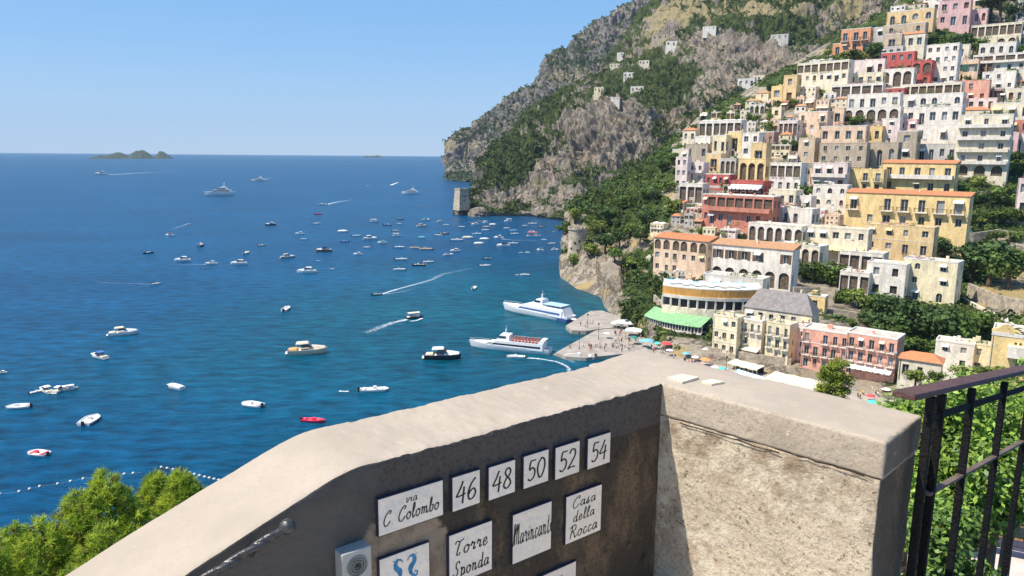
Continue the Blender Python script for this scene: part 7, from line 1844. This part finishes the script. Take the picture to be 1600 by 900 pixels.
def small_pine():
    rs = np.random.RandomState(31); t = 95; c = at(1303, 600, t); k = t / FPX; base = Vector((c.x, c.y, slope_z(c.x, c.y) - .3)); o = thing('pine_tree', 'layered green pine standing in front of the salmon hotel', 'tree', base)
    off = np.array((c - base)[:]); P = []; N = []; mb = MB(); mb.tube([(0, 0, -.5), (off[0], off[1], off[2] * .6), (off[0], off[1], off[2] + 26 * k)], [.3, .2, .05], n=7)
    for lay in range(9):
        z = (-44 + lay * 9.5) * k; rad = (33 - abs(lay - 3.2) * 3.4) * k
        for b in range(9):
            a = rs.uniform(0, 6.283); r = rad * rs.uniform(.35, .9); ctr = off + np.array([r * math.cos(a), r * math.sin(a), z + rs.uniform(-3, 3) * k]); mb.tube([(off[0], off[1], off[2] + z - 3 * k), tuple(ctr)], [.06, .02], n=4)
            d = rs.normal(size=(130, 3)); d /= np.linalg.norm(d, axis=1, keepdims=True); P.append(ctr + d * rs.rand(130, 1) ** .4 * np.array([11, 11, 6.5]) * k); N.append(d + rs.normal(size=d.shape) * .5 + np.array([0, 0, .4]))
    P = np.concatenate(P); N = np.concatenate(N); V, Fq = leafquads(P, N, 3.6 * k * (.6 + .8 * rs.rand(len(P))), rs, .5)
    link('crown', npmesh('crown', V, Fq, mat('small_pine_leaf', (.30, .34, .04), .7, .35, .6, trans=.25, fine=.25, fscale=3, col2=(.16, .21, .03))), o); mb.build('trunk', bark, o)
small_pine()
# garden terrace glimpsed through the railing, with a terracotta heap and a dark bench
def garden():
    z = 72.0; c = onz(1560, 862, z); pv = mat('terrace_paving', (.62, .52, .46), .85, .12, 2, .2, 8)
    ex = Vector((.95, -.3, 0)).normalized(); ey = Vector((.3, .95, 0)); M = Matrix.Translation(c) @ Matrix.Rotation(math.atan2(ex.y, ex.x), 4, 'Z')
    mb = MB(); mb.box((-2.2, -1.0, -3), (3.5, .55, 0), 0, M); o = mb.build('garden_terrace', pv); o['kind'] = 'structure'
    mb = MB(); mb.box((-2.2, .55, -3), (3.5, .75, .28)); o = mb.build('terrace_wall', mat('terracotta_edge', (.50, .24, .13), .9, .2, 3, .3, 12)); o.matrix_world = M; tag(o, 'low terracotta wall edging the garden terrace behind the railing', 'wall')
    o = thing('garden_bench', 'dark garden bench on the pale terrace behind the railing', 'bench', c + ex * .05 + ey * -.1, math.atan2(ex.y, ex.x) - .15, None, (.7, .7, .7)); dm = mat('bench_dark', (.05, .045, .07), .6, .15)
    mb = MB(); mb.box((-.8, -.2, .38), (.8, .2, .44)); mb.build('seat', dm, o); mb = MB(); mb.box((-.8, .2, .5), (.8, .25, .85)); mb.build('backrest', dm, o)
    for x in (-.7, .7): mb = MB(); mb.box((x - .05, -.18, 0), (x + .05, .24, .375)); mb.build('leg', dm, o)
    o = thing('flower_pot', 'terracotta pot with orange flowers on the garden terrace', 'flower pot', c - ex * .75 - ey * .35); tc = mat('pot_clay', (.52, .22, .10), .9, .15, 5)
    mb = MB(); mb.lathe([(.12, 0), (.17, .28), (.19, .28), (.19, .33), (.16, .33)], 14); mb.build('pot', tc, o)
    rs = np.random.RandomState(5); d = rs.normal(size=(260, 3)); d[:, 2] = abs(d[:, 2]); P = d / np.linalg.norm(d, axis=1, keepdims=True) * rs.rand(260, 1) ** .4 * .26 + np.array([0, 0, .36]); V, Fq = leafquads(P, d, .07, rs); link('flowers', npmesh('flowers', V, Fq, [mat('orange_petals', (.75, .25, .10), .7, .3, 8), lf1], (rs.rand(260) < .4).astype(int)), o)
garden()
# more town leaves in front of the church houses
for a in [(1430, 604, 34, 'round', 'light', 150), (1460, 606, 30, 'round', 'mid', 150), (1500, 600, 36, 'round', 'light', 140), (1535, 600, 34, 'round', 'mid', 140), (1570, 604, 40, 'round', 'light', 130), (1420, 640, 30, 'round', 'mid', 120)]:
    tree_at(*a)

# ================================================================= HAZE
mb = MB(); mb.box((-20500, -3500, -6), (20500, 20500, 1000))
hm = bpy.data.materials.new('haze_air'); hm.use_nodes = True; hnt = hm.node_tree; hnt.nodes.clear()
ho = hnt.nodes.new('ShaderNodeOutputMaterial'); hv = hnt.nodes.new('ShaderNodeVolumePrincipled')
hv.inputs['Color'].default_value = (.55, .76, 1, 1); hv.inputs['Density'].default_value = 0.000030; hv.inputs['Anisotropy'].default_value = .0
hnt.links.new(hv.outputs[0], ho.inputs['Volume'])
hz = mb.build('haze', hm); hz['kind'] = 'stuff'
